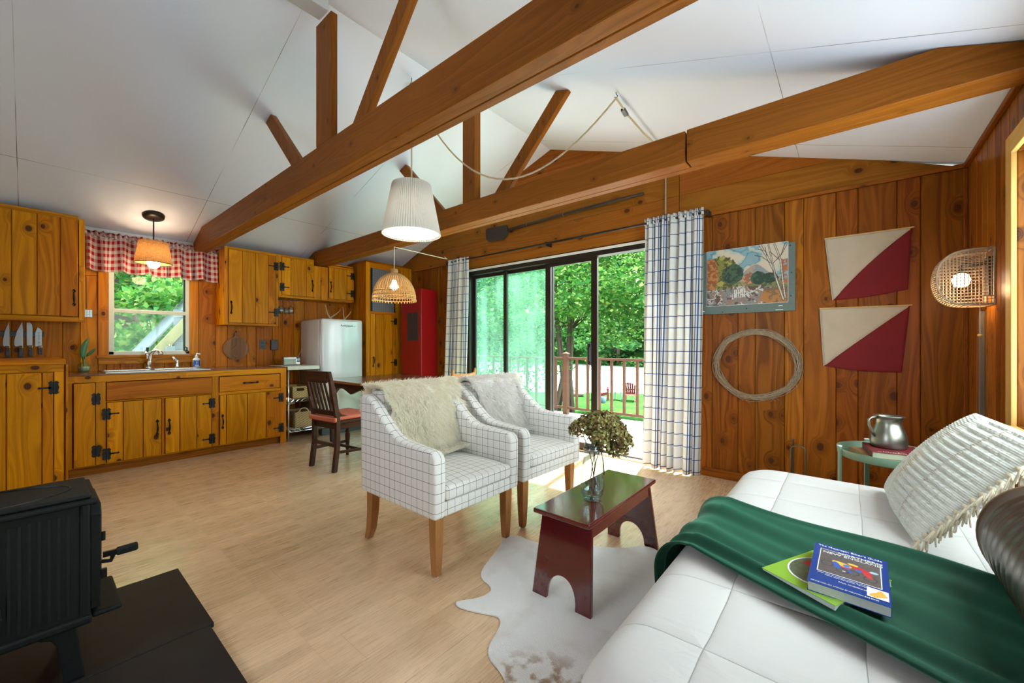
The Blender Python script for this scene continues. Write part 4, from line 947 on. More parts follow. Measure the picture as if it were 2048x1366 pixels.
def curtain(par, x0t, x1t, x0b, x1b, ztop, zbot, yc, folds, amp, seed, name='drape'):
    rnd = random.Random(seed); ph = [rnd.uniform(0, 6) for _ in range(4)]
    W = (x1t - x0t) * 2.1
    def fn(u, v):
        z = ztop + (zbot - ztop) * v
        w = u + .018 * math.sin(3 * v + ph[0]) * math.sin(2 * PI * u * 2 + ph[1]); k = 1 if v > .02 else .4
        xx = (x0t + (x0b - x0t) * v ** 1.2) * (1 - u) + (x1t + (x1b - x1t) * v ** 1.2) * u
        a = 2 * PI * folds * w
        A = amp * (.35 + .65 * min(1, v * 3 + .25)) * (1 + .35 * math.sin(2 * PI * u * 1.7 + ph[2]))
        fine = .006 * math.sin(a * 3 + ph[3]) * max(0, 1 - v * 3.2)
        return (xx + .018 * math.sin(a + .9) * (x1t - x0t), yc + A * math.sin(a) + fine - .01 * v, z + (.006 * math.sin(a * 1.5) if v > .98 else 0))
    mb = MB(); mb.grid(fn, 170, 40, uvf=lambda a, b: (a * W, (1 - b) * (ztop - zbot)))
    return mb.build(name, M_['plaid'], par, smooth=True, solid=.002)
f = thing('curtain', 'wide blue plaid curtain at the right end of the sliding door', 'curtain', (-1.2, 3.7, 2.27), 0, 'blue plaid door curtains', True)
curtain(f, -1.475, -.955, -1.50, -.985, 2.300, .012, 3.70, 7.5, .036, 3)
mb = MB(); mb.grid(lambda u, v: (-1.475 + .52 * u, 3.70 + .020 * math.sin(2 * PI * 11 * u) - .006, 2.315 - .06 * v), 160, 2, uvf=lambda a, b: (a * 1.1, b * .06)); mb.build('gathered_header', M_['plaid'], f, smooth=True, solid=.002)
f = thing('curtain', 'narrow blue plaid curtain at the left end of the sliding door', 'curtain', (-4.05, 3.7, 2.27), 0, 'blue plaid door curtains', True)
curtain(f, -4.24, -3.84, -4.36, -3.90, 2.300, .012, 3.70, 5.5, .030, 8)
mb = MB(); mb.tube([(-4.27, 3.70, 2.272), (-.94, 3.70, 2.272)], .010, 10); mb.tube([(-2.62, 3.70, 2.272), (-.95, 3.70, 2.272)], .0115, 10)
f = thing('curtain_rod', 'thin dark curtain rod spanning above the sliding door', 'curtain rod', (-2.6, 3.7, 2.272), 0, None, True)
mb.build('rod', M_['bronze'], f, smooth=True)
mb = MB()
for x in (-4.27, -.93, -2.6): mb.box(x - .01, x + .01, 3.69, 3.80, 2.245, 2.29)
mb.build('brackets', M_['blackp'], f, bevel=.002)
# gingham valance
def gingham():
    t = NT('red_gingham'); u, v, _ = t.xyz(t.n('TexCoord', out=2)); s = .034
    a = t.m('GREATER_THAN', t.m('FRACT', t.m('DIVIDE', u, s * 2)), .5); b = t.m('GREATER_THAN', t.m('FRACT', t.m('DIVIDE', v, s * 2)), .5)
    c = t.mix(t.m('MULTIPLY', t.m('ADD', a, b), .5), (.72, .66, .62), (.42, .016, .022))
    d = t.n('BsdfPrincipled', {'Base Color': c, 'Roughness': .9, 'Specular IOR Level': .1}); tr = t.n('BsdfTranslucent', {'Color': c})
    return t.surf(t.n('MixShader', {0: .2, 1: d, 2: tr}))
f = thing('valance', 'red and white gingham valance gathered above the kitchen window', 'valance', (XW, .88, 2.2), 0, None, True)
def vfn(u, v):
    a = 2 * PI * 9.5 * (u + .012 * math.sin(17 * u)); z = 2.215 - v * .34 + .012 * math.sin(a * .5 + 1)
    return (XW + .065 + (.020 + .016 * v) * math.sin(a) + .01 * v * math.sin(a * .37), .345 + 1.075 * u + .012 * math.sin(a + 1) * v, z)
mb = MB(); mb.grid(vfn, 220, 16, uvf=lambda a, b: (a * 2.1, b * .36)); mb.build('skirt', gingham(), f, smooth=True, solid=.0015)
mb = MB(); mb.grid(lambda u, v: (XW + .065 + .022 * math.sin(2 * PI * 26 * u + v * 2), .345 + 1.075 * u, 2.205 + v * .055 + .008 * math.sin(2 * PI * 19 * u)), 300, 3, uvf=lambda a, b: (a * 2.1, .4 + b * .06)); mb.build('ruffle', bpy.data.materials['red_gingham'], f, smooth=True, solid=.0015)
mb = MB(); mb.tube([(XW + .06, .338, 2.21), (XW + .06, 1.415, 2.21)], .006, 8); mb.build('rod', M_['white'], f)

# ---------------------------------------------------------------- things on the gable wall
y0 = YG - .001
f = thing('paddle', 'dark old wooden paddle mounted flat above the sliding door', 'paddle', (-2.6, YG, 2.6), 0, None, True)
mb = MB(); mb.prism([(-3.60, 2.50), (-3.56, 2.465), (-3.30, 2.452), (-3.245, 2.48), (-3.225, 2.53), (-3.225, 2.57), (-3.25, 2.62), (-3.58, 2.640), (-3.605, 2.62)], 1, y0 - .022, y0 - .004); mb.build('blade', M_['dark2'] if 'dark2' in M_ else plain('paddle_black_wood', (.035, .024, .018), .6, 0, .3, 30), f, bevel=.005)
mb = MB(); mb.tube([(-3.23, y0 - .018, 2.555), (-2.5, y0 - .02, 2.575), (-1.9, y0 - .02, 2.588), (-1.52, y0 - .02, 2.592)], [.017, .015, .017, .012], 10); mb.build('shaft', plain('paddle_shaft_wood', (.04, .027, .02), .5, 0, .3, 30), f, smooth=True)
mb = MB()
for x in (-2.93, -2.42): mb.tube([(x, y0 - .02 - .018 * math.cos(a), 2.565 + (x + 2.93) * .02 + .019 * math.sin(a)) for a in np.linspace(-PI / 2, PI / 2, 7)], .002, 5)
mb.build('wire_loops', M_['steel'], f)
# landscape painting in grey-green board frame
f = thing('painting', 'autumn river landscape painting in a grey green board frame', 'painting', (-.66, YG, 1.4), 0, None, True)
FM = plain('grey_green_paint', (.105, .150, .135), .55, 0, .2, 40)
mb = MB(); mb.box(-1.03, -.945, y0 - .02, y0, 1.405, 1.945, 2); mb.box(-.375, -.322, y0 - .02, y0, 1.48, 1.935, 2); mb.box(-1.03, -.322, y0 - .021, y0, 1.405, 1.482, 0); mb.build('board_frame', FM, f, bevel=.002)
mb = MB()
for (x, z) in ((-.355, 1.91), (-.35, 1.52), (-.345, 1.70), (-.65, 1.44), (-.98, 1.93), (-.83, 1.42)): mb.tube([(x, y0 - .024, z), (x, y0 - .02, z)], .0045, 8)
mb.build('nail_heads', M_['iron'], f)
mb = MB(); mb.box(-1.005, -.972, y0 - .0225, y0 - .021, 1.427, 1.437); mb.box(-.43, -.405, y0 - .0225, y0 - .021, 1.445, 1.452); mb.box(-.45, -.40, y0 - .0225, y0 - .021, 1.415, 1.420); mb.build('paint_chips', M_['white'], f)
def painting():
    W, Hh = 260, 200; X, Y = np.meshgrid(np.linspace(0, 1, W), np.linspace(0, 1, Hh)); rs = np.random.RandomState(4)
    def fbm(sx, sy, o=4, seed=0):
        r = np.random.RandomState(seed); out = np.zeros_like(X); amp = 1; tot = 0
        for k in range(o):
            gx, gy = int(sx * 2 ** k) + 2, int(sy * 2 ** k) + 2; g = r.rand(gy + 1, gx + 1)
            fx, fy = X * (gx - 1), Y * (gy - 1); ix, iy = fx.astype(int), fy.astype(int); tx, ty = fx - ix, fy - iy
            out += amp * ((g[iy, ix] * (1 - tx) + g[iy, ix + 1] * tx) * (1 - ty) + (g[iy + 1, ix] * (1 - tx) + g[iy + 1, ix + 1] * tx) * ty); tot += amp; amp *= .55
        return out / tot
    n1, n2, n3 = fbm(4, 5, 4, 1), fbm(14, 12, 4, 2), fbm(30, 26, 3, 3)
    C = np.zeros((Hh, W, 3))
    def put(mask, col, k=1.0):
        m = np.clip(mask, 0, 1)[..., None] * k; C[:] = C * (1 - m) + np.array(col) * m
    put(np.ones_like(X), (.30, .46, .50)); put((n1 > .48) * 1.0, (.55, .58, .52)); put((n1 > .56) * 1.0, (.66, .60, .50)); put(((n1 > .40) & (n1 < .44)) * 1., (.18, .36, .42))
    mt = .45 + .26 * np.exp(-((X - .62) / .16) ** 2) * (1 - .15 * n2) ; put((Y < mt) * 1., (.34, .38, .40)); put(((Y < mt) & (X < .62) & (n2 > .5)) * 1., (.50, .40, .30)); put(((Y < mt) & (Y > mt - .012)) * 1., (.62, .52, .44))
    put((Y < .40) * 1., (.26, .28, .12)); put(((Y < .40) & (n2 > .52)) * 1., (.42, .34, .20)); put(((Y < .40) & (n3 > .56)) * 1., (.12, .16, .07))
    tl = (((X - .18) / .24) ** 2 + ((Y - .58) / .30) ** 2) < 1.0 + (n3 - .5) * .7; put(tl * 1., (.30, .30, .08)); put((tl & (n3 > .5)) * 1., (.13, .14, .05)); put((tl & (n2 > .55)) * 1., (.45, .42, .13))
    tl = (((X - .04) / .12) ** 2 + ((Y - .56) / .30) ** 2) < 1.0 + (n3 - .5) * .8; put(tl * 1., (.36, .15, .05)); put((tl & (n3 > .52)) * 1., (.55, .28, .10))
    tl = (((X - .34) / .14) ** 2 + ((Y - .55) / .17) ** 2) < 1.0 + (n3 - .5) * .8; put(tl * 1., (.03, .09, .06)); put((tl & (n3 > .55)) * 1., (.10, .18, .10))
    for cx, cy, a, b, c in ((.56, .44, .09, .11, (.36, .20, .12)), (.66, .44, .09, .12, (.04, .10, .06)), (.80, .43, .10, .09, (.03, .08, .05))):
        tl = (((X - cx) / a) ** 2 + ((Y - cy) / b) ** 2) < 1.0 + (n3 - .5) * .8; put(tl * 1., c); put((tl & (n3 > .56)) * 1., tuple(v * 1.8 for v in c))
    riv = (Y < .30 + .04 * n2 - .10 * np.abs(X - .45)) ; put(riv * 1., (.30, .33, .34)); put((riv & (n2 > .5)) * 1., (.62, .64, .62)); put((riv & (n3 > .56)) * 1., (.20, .12, .08)); put((riv & (n3 < .40)) * 1., (.36, .26, .20))
    fall = (X > .36) & (X < .50) & (Y > .13) & (Y < .27); put((fall & (np.sin(X * 260) > -.2)) * 1., (.70, .72, .68)); put(((X > .72) & (Y < .22 + .1 * n2)) * 1., (.28, .20, .10)); put(((X > .66) & (Y < .16 + .1 * n2) & (n3 > .5)) * 1., (.50, .26, .08))
    put(((X > .93) & (Y > .28) & (Y < .66 + .1 * n3) & (n3 > .42)) * 1., (.48, .20, .08))
    def stroke(pts, w, col):
        for (a, b), (c, d) in zip(pts[:-1], pts[1:]):
            L2 = (c - a) ** 2 + (d - b) ** 2; t = np.clip(((X - a) * (c - a) + (Y - b) * (d - b)) / L2, 0, 1)
            put((np.hypot(X - a - t * (c - a), (Y - b - t * (d - b)) * .78) < w) * 1., col)
    for p, w in (([(.95, .05), (.88, .35), (.84, .55), (.76, .80), (.68, 1)], .011), ([(.97, .08), (.94, .40), (.92, .70), (.85, .98)], .009), ([(.86, .42), (.82, .72), (.78, .98)], .006)):
        stroke(p, w + .004, (.12, .09, .07)); stroke(p, w * .75, (.64, .60, .54))
    for p in ([(.80, .68), (.70, .80), (.62, .83)], [(.76, .80), (.74, .95)], [(.83, .66), (.93, .80), (.99, .95)], [(.90, .72), (.80, .86)], [(.92, .78), (.97, .98)], [(.72, .90), (.66, .93)]): stroke(p, .004, (.10, .07, .05))
    return X, Y, C, W, Hh
X_, Y_, C_, W_, H2 = painting()
C_ = C_ ** 1.35 * .92
t = NT('painted_canvas'); M_['vcol'] = t.surf(t.pbr(t.n('VertexColor', layer_name='Col'), .45))
co = np.c_[(-.952 + X_ * .583).ravel(), np.full(X_.size, y0 - .026), (1.474 + Y_ * .470 - X_ * .012 * 0).ravel()]
ii = np.arange(W_ * H2).reshape(H2, W_); qd = np.c_[ii[:-1, :-1].ravel(), ii[:-1, 1:].ravel(), ii[1:, 1:].ravel(), ii[1:, :-1].ravel()]
npmesh('canvas', co, qd, M_['vcol'], f, col=C_.reshape(-1, 3))
mb = MB(); mb.box(-.954, -.367, y0 - .0255, y0 - .020, 1.472, 1.946); mb.build('canvas_board', M_['white'], f)
# semaphore-style flags
FC = plain('flag_cream', (.46, .385, .29), .9, 0, .12, 12); FRd = plain('flag_red', (.16, .003, .006), .85, 0, .1, 9)
def flag(lab, A, B, C, D):
    """corners in wall coords: top-left, top-right, bottom-right, bottom-left"""
    f = thing('signal_flag', lab, 'flag', (A[0], YG, A[1]), 0, 'two-tone signal flags on the wall', True)
    def q(u, v):
        p = [(A[i] * (1 - u) + B[i] * u) * (1 - v) + (D[i] * (1 - u) + C[i] * u) * v for i in (0, 1)]
        yy = y0 - .010 - .005 * math.sin(u * 9 + v * 4) * v - .003 * math.sin(v * 13 + u * 5)
        sag = .012 * math.sin(PI * u) * (1 if v > .9 else 0)
        return (p[0], yy, p[1] - sag)
    n = 26
    for nm, mt, up in (('cream_half', FC, True), ('red_half', FRd, False)):
        mb = MB(); co = []; idx = {}
        for j in range(n + 1):
            for i in range(n + 1):
                if (i + j <= n) == up or i + j == n: idx[(i, j)] = len(co); co.append(q(i / n, j / n))
        F = []
        for j in range(n):
            for i in range(n):
                a, b, c, d = (i, j), (i + 1, j), (i + 1, j + 1), (i, j + 1)
                if up and i + j + 2 <= n: F.append([idx[k] for k in (a, b, c, d)])
                elif up and i + j + 1 == n: F.append([idx[k] for k in (a, b, d)])
                elif not up and i + j >= n: F.append([idx[k] for k in (a, b, c, d)])
                elif not up and i + j + 1 == n: F.append([idx[k] for k in (b, c, d)])
        mb.add(co, F); mb.build(nm, mt, f, smooth=True, solid=.002)
    mb = MB(); mb.tube([q(t_, 1 - t_) for t_ in np.linspace(0.02, .98, 15)], .0028, 5); mb.tube([(p[0], p[1] - .001, p[2]) for p in [q(0, v) for v in np.linspace(0, 1, 8)]], .003, 5); mb.build('cream_piping', FC, f)
    mb = MB(); mb.tube([(A[0] - .004, y0 - .008, A[1] + .004), (B[0] + .012, y0 - .008, B[1] + .004)], .004, 6); mb.build('hanging_stick', M_['light'], f)
flag('cream and red diagonal flag, upper of the two, tilted on its stick', (-.142, 1.925), (.318, 1.925), (.300, 1.515), (-.098, 1.468))
flag('cream and red diagonal flag, lower one, hanging below its twin', (-.172, 1.408), (.308, 1.404), (.270, .952), (-.150, .985))
# vine wreath
rs = random.Random(12)
mb = MB()
for k in range(64):
    r0 = .268 + rs.gauss(0, .010); ph = rs.uniform(0, 6.28); amp = rs.uniform(.004, .012); w = rs.choice([3, 4, 5, 6]); yo = rs.uniform(-.016, .016); a0 = rs.uniform(0, 6.28); span = rs.uniform(3.0, 6.2)
    mb.tube([(-.590 + (r0 + amp * math.sin(w * a + ph)) * 1.08 * math.cos(a), YG - .026 + yo + .006 * math.sin(w * a * 1.3), .980 + (r0 + amp * math.sin(w * a + ph)) * math.sin(a)) for a in np.linspace(a0, a0 + span, 46)], rs.uniform(.0016, .0032), 4)
for k in range(46):
    a = rs.uniform(0, 6.28); r0 = rs.uniform(.24, .30); p = Vector((-.590 + r0 * 1.08 * math.cos(a), YG - .03, .980 + r0 * math.sin(a))); d = Vector((math.cos(a + rs.choice([1.2, -1.2, 2.2])), -.2, math.sin(a + rs.choice([1.2, -1.2]))))
    mb.tube([p, p + d * rs.uniform(.02, .05)], .0013, 4)
tag(mb.build('wreath', M_['wreath'], smooth=True), 'round woven grapevine wreath hanging below the painting', 'wreath')
# ---------------------------------------------------------------- dining table and chairs
f = thing('dining_table', 'dark oak dining table with scalloped apron beside the white refrigerator', 'table', (-4.25, 2.75, 0), 0, None, True)
mb = MB(); tx0, tx1, ty0, ty1 = -4.80, -3.70, 2.19, 3.30
yy = np.linspace(ty0, ty1, 8)
for a, b in zip(yy[:-1], yy[1:]): mb.box(tx0, tx1, a + .0006, b - .0006, .715, .742, 0)
mb.build('tabletop', M_['table'], f, bevel=.002, seg=1)
def apron(mb, a0, a1, fix, ax, zt=.715):
    n = 40; P = [(a0, zt), (a0, .50)]
    for k in range(n + 1):
        t = k / n; s_ = min(t, 1 - t) * 2
        z = .50 + .115 * min(1, (s_ / .16)) ** .6 + (.030 * math.sin(s_ * PI * 1.6 - .9) if s_ > .16 else 0)
        P.append((a0 + (a1 - a0) * (.03 + .94 * t), z))
    P += [(a1, .50), (a1, zt)]
    mb.prism(P[::-1], ax, fix, fix + .02, g=0)
mb = MB(); apron(mb, tx0 + .10, tx1 - .10, ty0 + .10, 1); apron(mb, tx0 + .10, tx1 - .10, ty1 - .12, 1); apron(mb, ty0 + .1, ty1 - .1, tx0 + .10, 0); apron(mb, ty0 + .1, ty1 - .1, tx1 - .12, 0)
mb.build('apron', M_['dark'], f)
for (x, y) in ((tx0 + .11, ty0 + .11), (tx1 - .11, ty0 + .11), (tx0 + .11, ty1 - .11), (tx1 - .11, ty1 - .11)):
    mb = MB(); mb.box(x - .03, x + .03, y - .03, y + .03, .0, .715, 2, taper=.75); mb.build('leg', M_['dark'], f, bevel=.003)
def turned(mb, p, q, r0):
    p = Vector(p); q = Vector(q); ts = [0, .03, .08, .10, .13, .30, .55, .62, .65, .68, .72, .78, .84, .88, .92, 1]
    rr = [.65, .7, .62, .9, .66, .85, 1.15, 1.1, .7, 1.1, .7, 1.05, .7, 1.1, .8, .85]
    mb.tube([p.lerp(q, t) for t in ts], [r0 * v for v in rr], 12)
# school-house chair with coral pad (front = +y in local)
f = thing('dining_chair', 'dark slat-back dining chair with coral cushion drawn to the table', 'chair', (-3.74, 1.943, 0), math.radians(7), None)
for s_ in (-1, 1):
    mb = MB(); P = [(-.235, 0), (-.195, 0), (-.165, .22), (-.165, .46), (-.20, .70), (-.255, .905), (-.285, .905), (-.245, .70), (-.205, .46), (-.205, .24)]
    x = s_ * .178
    mb.prism([(y, z) for y, z in P], 0, x - .017, x + .017, g=2); mb.build('back_leg', M_['dark'], f, bevel=.003)
mb = MB(); mb.box(-.148, .148, -.285, -.258, .80, .905, 0); mb.build('crest_rail', M_['dark'], f, bevel=.005)
mb = MB(); mb.box(-.148, .148, -.212, -.190, .50, .545, 0); mb.build('lower_rail', M_['dark'], f, bevel=.003)
for k in range(5):
    x = -.11 + k * .055; mb = MB(); mb.bar((x, -.202, .545), (x, -.268, .80), .024, .012, up=(0, 1, 0)); mb.build('slat', M_['dark'], f, bevel=.002)
for s_ in (-1, 1):
    mb = MB(); pts = [(s_ * .168, -.235, .66), (s_ * .172, -.205, .56), (s_ * .178, -.155, .50), (s_ * .184, -.08, .472), (s_ * .188, .0, .470)]
    for a, b in zip(pts[:-1], pts[1:]): mb.bar(a, b, .018, .03)
    mb.build('side_bracket', M_['dark'], f, bevel=.002)
mb = MB(); mb.prism([(-.185, -.20), (.185, -.20), (.235, .23), (-.235, .23)], 2, .425, .455, g=1); mb.prism([(-.165, -.18), (.165, -.18), (.205, .20), (-.205, .20)], 2, .37, .425, g=1); mb.build('seat', M_['dark'], f, bevel=.008)
mb = MB(); mb.prism([(-.19, -.20), (.19, -.20), (.225, .21), (-.225, .21)], 2, .457, .492); mb.box(-.205, .205, -.232, -.20, .445, .490)
o = mb.build('cushion', M_['cushion'], f, bevel=.014, seg=3, smooth=True)
mb = MB()
for a in (-.08, .08):
    for b in (-.07, .09): mb.lathe([(0, .495), (.010, .4945), (.012, .492)], (a, b, 0), 10)
mb.build('tuft_buttons', M_['cushion'], o)
for s_ in (-1, 1):
    mb = MB(); turned(mb, (s_ * .235, .205, 0), (s_ * .20, .185, .372), .022); mb.build('front_leg', M_['dark'], f, smooth=True)
mb = MB(); mb.bar((-.168, -.195, .17), (-.225, .20, .15), .016, .026); mb.bar((.168, -.195, .17), (.225, .20, .15), .016, .026); mb.bar((-.165, -.198, .235), (.165, -.198, .235), .026, .03, up=(0, 0, 1)); mb.bar((-.21, .03, .16), (.21, .03, .16), .016, .026)
mb.build('stretchers', M_['dark'], f, bevel=.002)
# oak chair on the far side of the table, facing -x
f = thing('dining_chair', 'light oak ladder-back chair, only its top rail showing above the fleece', 'chair', (-3.30, 2.84, 0), math.radians(12), None)
for s_ in (-1, 1):
    mb = MB(); mb.tube([(.20, s_ * .19, 0), (.20, s_ * .19, .45), (.235, s_ * .20, .80), (.245, s_ * .20, .875), (.245, s_ * .20, .895)], [.018, .018, .016, .014, .004], 10); mb.build('back_post', M_['oakch'], f, smooth=True)
for z, h in ((.83, .022), (.70, .02), (.58, .02)):
    mb = MB(); pts = [(.238 + .035 * (1 - (q / .2) ** 2) - (.83 - z) * .1, q, z - .010 * (1 - (q / .2) ** 2)) for q in np.linspace(-.195, .195, 11)]
    for a, b in zip(pts[:-1], pts[1:]): mb.bar(a, b, .014, h * 2)
    mb.build('ladder_slat', M_['oakch'], f)
mb = MB(); mb.prism([(-.20, -.20), (.21, -.18), (.21, .18), (-.20, .20)], 2, .44, .46); mb.build('seat', M_['oakch'], f, bevel=.005)
for s_ in (-1, 1):
    mb = MB(); mb.tube([(-.19, s_ * .19, 0), (-.17, s_ * .18, .44)], .018, 10); mb.build('front_leg', M_['oakch'], f, smooth=True)
mb = MB(); mb.tube([(.20, -.19, .2), (-.18, -.185, .2)], .01, 8); mb.tube([(.20, .19, .2), (-.18, .185, .2)], .01, 8); mb.build('stretchers', M_['oakch'], f)

# ---------------------------------------------------------------- armchairs
def armchair():
    f = thing('armchair', 'x', 'armchair', (0, 0, 0), 0, 'windowpane check armchairs')
    D = .66; hw = .315
    def arm_top(x):
        if x < .05: return .850
        if x < .40:
            t = (x - .05) / .35; return .850 - .210 * (t * t * (3 - 2 * t)) ** .75
        return .64 - .020 * (x - .40) / .27
    for s_ in (-1, 1):
        P = [(-.005, .30), (D, .30)] + [(D + .004, .45), (D + .004, .585), (D - .008, .608)] + [(x, arm_top(x)) for x in np.linspace(D - .03, .05, 16)] + [(.02, .855), (-.012, .85), (-.02, .83), (-.012, .6)]
        y = s_ * (hw - .035); mb = MB(); mb.prism(P, 1, y - .035, y + .035); mb.build('arm', M_['grid'], f, bevel=.018, seg=4, smooth=True)
    mb = MB(); P = [(-.004, .30), (.11, .30), (.165, .44), (.13, .70), (.095, .855), (.06, .872), (.0, .868), (-.016, .84), (-.006, .6)]
    mb.prism(P, 1, -hw + .068, hw - .068); mb.build('back', M_['grid'], f, bevel=.016, seg=3, smooth=True)
    mb = MB(); mb.box(.05, D - .006, -hw + .068, hw - .068, .302, .372); mb.build('front_rail', M_['grid'], f, bevel=.008, smooth=True)
    mb = MB()
    def cush(u, v):
        a, b = u * 2 - 1, v * 2 - 1; return (.13 + .53 * (u), (hw - .072) * b, .468 - .018 * (a ** 4) - .014 * b ** 4)
    mb.grid(cush, 14, 10); n0 = len(mb.v)
    mb.box(.13, D + .004, -hw + .070, hw - .070, .375, .450); mb.build('seat_cushion', M_['grid'], f, bevel=.018, seg=3, smooth=True)
    for (x, y, rear) in ((D - .055, -.26, 0), (D - .055, .26, 0), (.04, -.26, 1), (.04, .26, 1)):
        mb = MB()
        if rear:
            pts = [(x, .30, .027), (x - .004, .18, .025), (x - .022, .07, .022), (x - .05, .006, .018)]
        else: pts = [(x, .30, .027), (x, .15, .024), (x, .03, .019), (x, .006, .016)]
        for (xa, za, ra), (xb_, zb__, rb) in zip(pts[:-1], pts[1:]):
            c = [(xa + i * ra, y + j * ra, za) for i, j in ((-1, -1), (1, -1), (1, 1), (-1, 1))] + [(xb_ + i * rb, y + j * rb, zb__) for i, j in ((-1, -1), (1, -1), (1, 1), (-1, 1))]
            mb.add(c, [(0, 1, 5, 4), (1, 2, 6, 5), (2, 3, 7, 6), (3, 0, 4, 7)] + ([(4, 5, 6, 7)] if zb__ < .01 else []) + ([(3, 2, 1, 0)] if za > .29 else []), [[(.3 - za, 0), (.3 - za, .05), (.3 - zb__, .05), (.3 - zb__, 0)]] * 4 + ([[(0, 0)] * 4] if zb__ < .01 or za > .29 else []))
        lg = mb.build('leg', M_['leg'], f, bevel=.002, seg=1)
        mb = MB(); mb.tube([(pts[-1][0], y, .007), (pts[-1][0], y, 0)], .012, 10); mb.build('glide', M_['white'], lg)
    return f
A = armchair(); A.location = (-2.165, 1.545, 0)
A['label'] = 'windowpane check armchair nearer the wood stove, cream fleece over its back'
B = copy_tree(A); B.location = (-2.165, 2.26, 0); B.rotation_euler.z = math.radians(-2)
B['label'] = 'windowpane check armchair nearer the sliding door, white fleece over its back'
def fleece(nm, lab, loc, rz, seed, cols, ya, yb, vb, dens, L, skew):
    """hide draped over the chair back; u across the chair, v from behind the back, over the top and down"""
    f = thing(nm, lab, 'sheepskin', loc, rz, 'fleeces over the armchair backs'); rs = np.random.RandomState(seed)
    path = np.array([(-.032, .68), (-.032, .78), (-.030, .85), (-.010, .878), (.05, .886), (.100, .874), (.135, .81), (.165, .72), (.19, .60), (.21, .50), (.26, .485), (.34, .482)])
    seg = np.r_[0, np.cumsum(np.hypot(*np.diff(path, axis=0).T))]; tot = seg[-1]
    def S(u, v):
        s = np.clip(v, 0, 1) * tot; x = np.interp(s, seg, path[:, 0]); z = np.interp(s, seg, path[:, 1]); x2 = np.interp(s + .02, seg, path[:, 0]); z2 = np.interp(s + .02, seg, path[:, 1])
        x = x + .012 * np.sin(u * 9 + v * 5)
        t = np.stack([x2 - x + 1e-4, z2 - z], -1); t /= np.linalg.norm(t, axis=-1, keepdims=True) + 1e-9
        ca, cb = ya(v), yb(v); y = ca + (cb - ca) * u + .012 * np.sin(v * 17 + u * 3)
        y = y + skew * np.maximum(0, v - .5)
        return np.stack([x, y, z], -1), np.stack([-t[..., 1], np.zeros_like(x), t[..., 0]], -1) * np.array([-1, 1, 1]) * -1, np.stack([t[..., 0], np.zeros_like(x), t[..., 1]], -1)
    def nrm(v):
        s = np.clip(v, 0, 1) * tot; dx = np.interp(s + .02, seg, path[:, 0]) - np.interp(s - .02, seg, path[:, 0]); dz = np.interp(s + .02, seg, path[:, 1]) - np.interp(s - .02, seg, path[:, 1])
        l = np.hypot(dx, dz) + 1e-9; return np.stack([-dz / l, np.zeros_like(dx), dx / l], -1), np.stack([dx / l, np.zeros_like(dx), dz / l], -1)
    nu, nv = 24, 40; U, V = np.meshgrid(np.linspace(.05, .95, nu), np.linspace(0.02, vb - .045, nv)); P, _, _ = S(U, V); N0, _ = nrm(V.ravel())
    P = P.reshape(-1, 3) + N0 * .006
    ii = np.arange(nu * nv).reshape(nv, nu); qd = np.c_[ii[:-1, :-1].ravel(), ii[:-1, 1:].ravel(), ii[1:, 1:].ravel(), ii[1:, :-1].ravel()]
    hm = plain(nm + '_hide_' + str(seed), tuple(c * .98 for c in cols[0]), .9)
    o = npmesh('hide', P, qd, hm, f, smooth=True); md = o.modifiers.new('solidify', 'SOLIDIFY'); md.thickness = .008; md.offset = 0
    n = dens; u = rs.rand(n); v = rs.rand(n) * vb
    e = rs.rand(n) < .10; u[e] = rs.choice([0., 1.], e.sum()); u = np.clip(u, 0, 1)
    p, _, _ = S(u, v); N, T = nrm(v); p = p + N * .006
    cl = np.sin(u * 31 + 5 * np.sin(v * 13)) + np.sin(v * 43 + 4 * np.sin(u * 17)); cl2 = np.cos(u * 27 - v * 33)
    side = np.zeros((n, 3)); side[:, 1] = cl * .42 + rs.randn(n) * .33 + (u - .5) * .9
    d0 = N * (.85 + .2 * rs.rand(n))[:, None] + side * .6 + T * (.25 * cl2 + .25)[:, None]
    d1 = N * .25 + side + T * (.75 + .3 * cl2)[:, None]; d1[:, 2] -= .35
    d0 /= np.linalg.norm(d0, axis=1, keepdims=True); d1 /= np.linalg.norm(d1, axis=1, keepdims=True)
    ln = L * (.65 + .6 * rs.rand(n))[:, None]; K = 5; pts = []
    for k in range(K):
        t = k / (K - 1); pts.append(p + (d0 * (t - .5 * t * t) + d1 * (.5 * t * t)) * ln * 1.25)
    w0 = np.cross(d1, rs.randn(n, 3)); w0 /= np.linalg.norm(w0, axis=1, keepdims=True); co = []; wd = [1.0, 1.0, .85, .6, .12]
    for k in range(K): co += [pts[k] - w0 * .0022 * wd[k], pts[k] + w0 * .0022 * wd[k]]
    co = np.stack(co, 1).reshape(-1, 3); b = (np.arange(n) * 2 * K)[:, None]
    qd = np.concatenate([b + np.array([2 * k, 2 * k + 1, 2 * k + 3, 2 * k + 2]) for k in range(K - 1)], 1).reshape(-1, 4)
    t = NT('wool_' + str(seed)); r = t.n('NewGeometry', out=8); c = t.mix(r, cols[0], cols[1])
    dd = t.n('BsdfDiffuse', {'Color': c}); tr = t.n('BsdfTranslucent', {'Color': c}); wm = t.surf(t.n('MixShader', {0: .6, 1: dd, 2: tr}))
    w = npmesh('wool', co, qd, wm, f); w['kind'] = 'stuff'
    return f
fleece('sheepskin_throw', 'cream long-haired sheepskin over the armchair nearer the stove', (-2.165, 1.545, 0), 0, 3, [(.99, .97, .89), (.97, .91, .77)],
       lambda v: -.235 - .02 * np.sin(v * 7) + .22 * np.clip(v - .55, 0, 1), lambda v: .315 - .05 * np.clip(v - .3, 0, 1), .97, 19000, .050, .10)
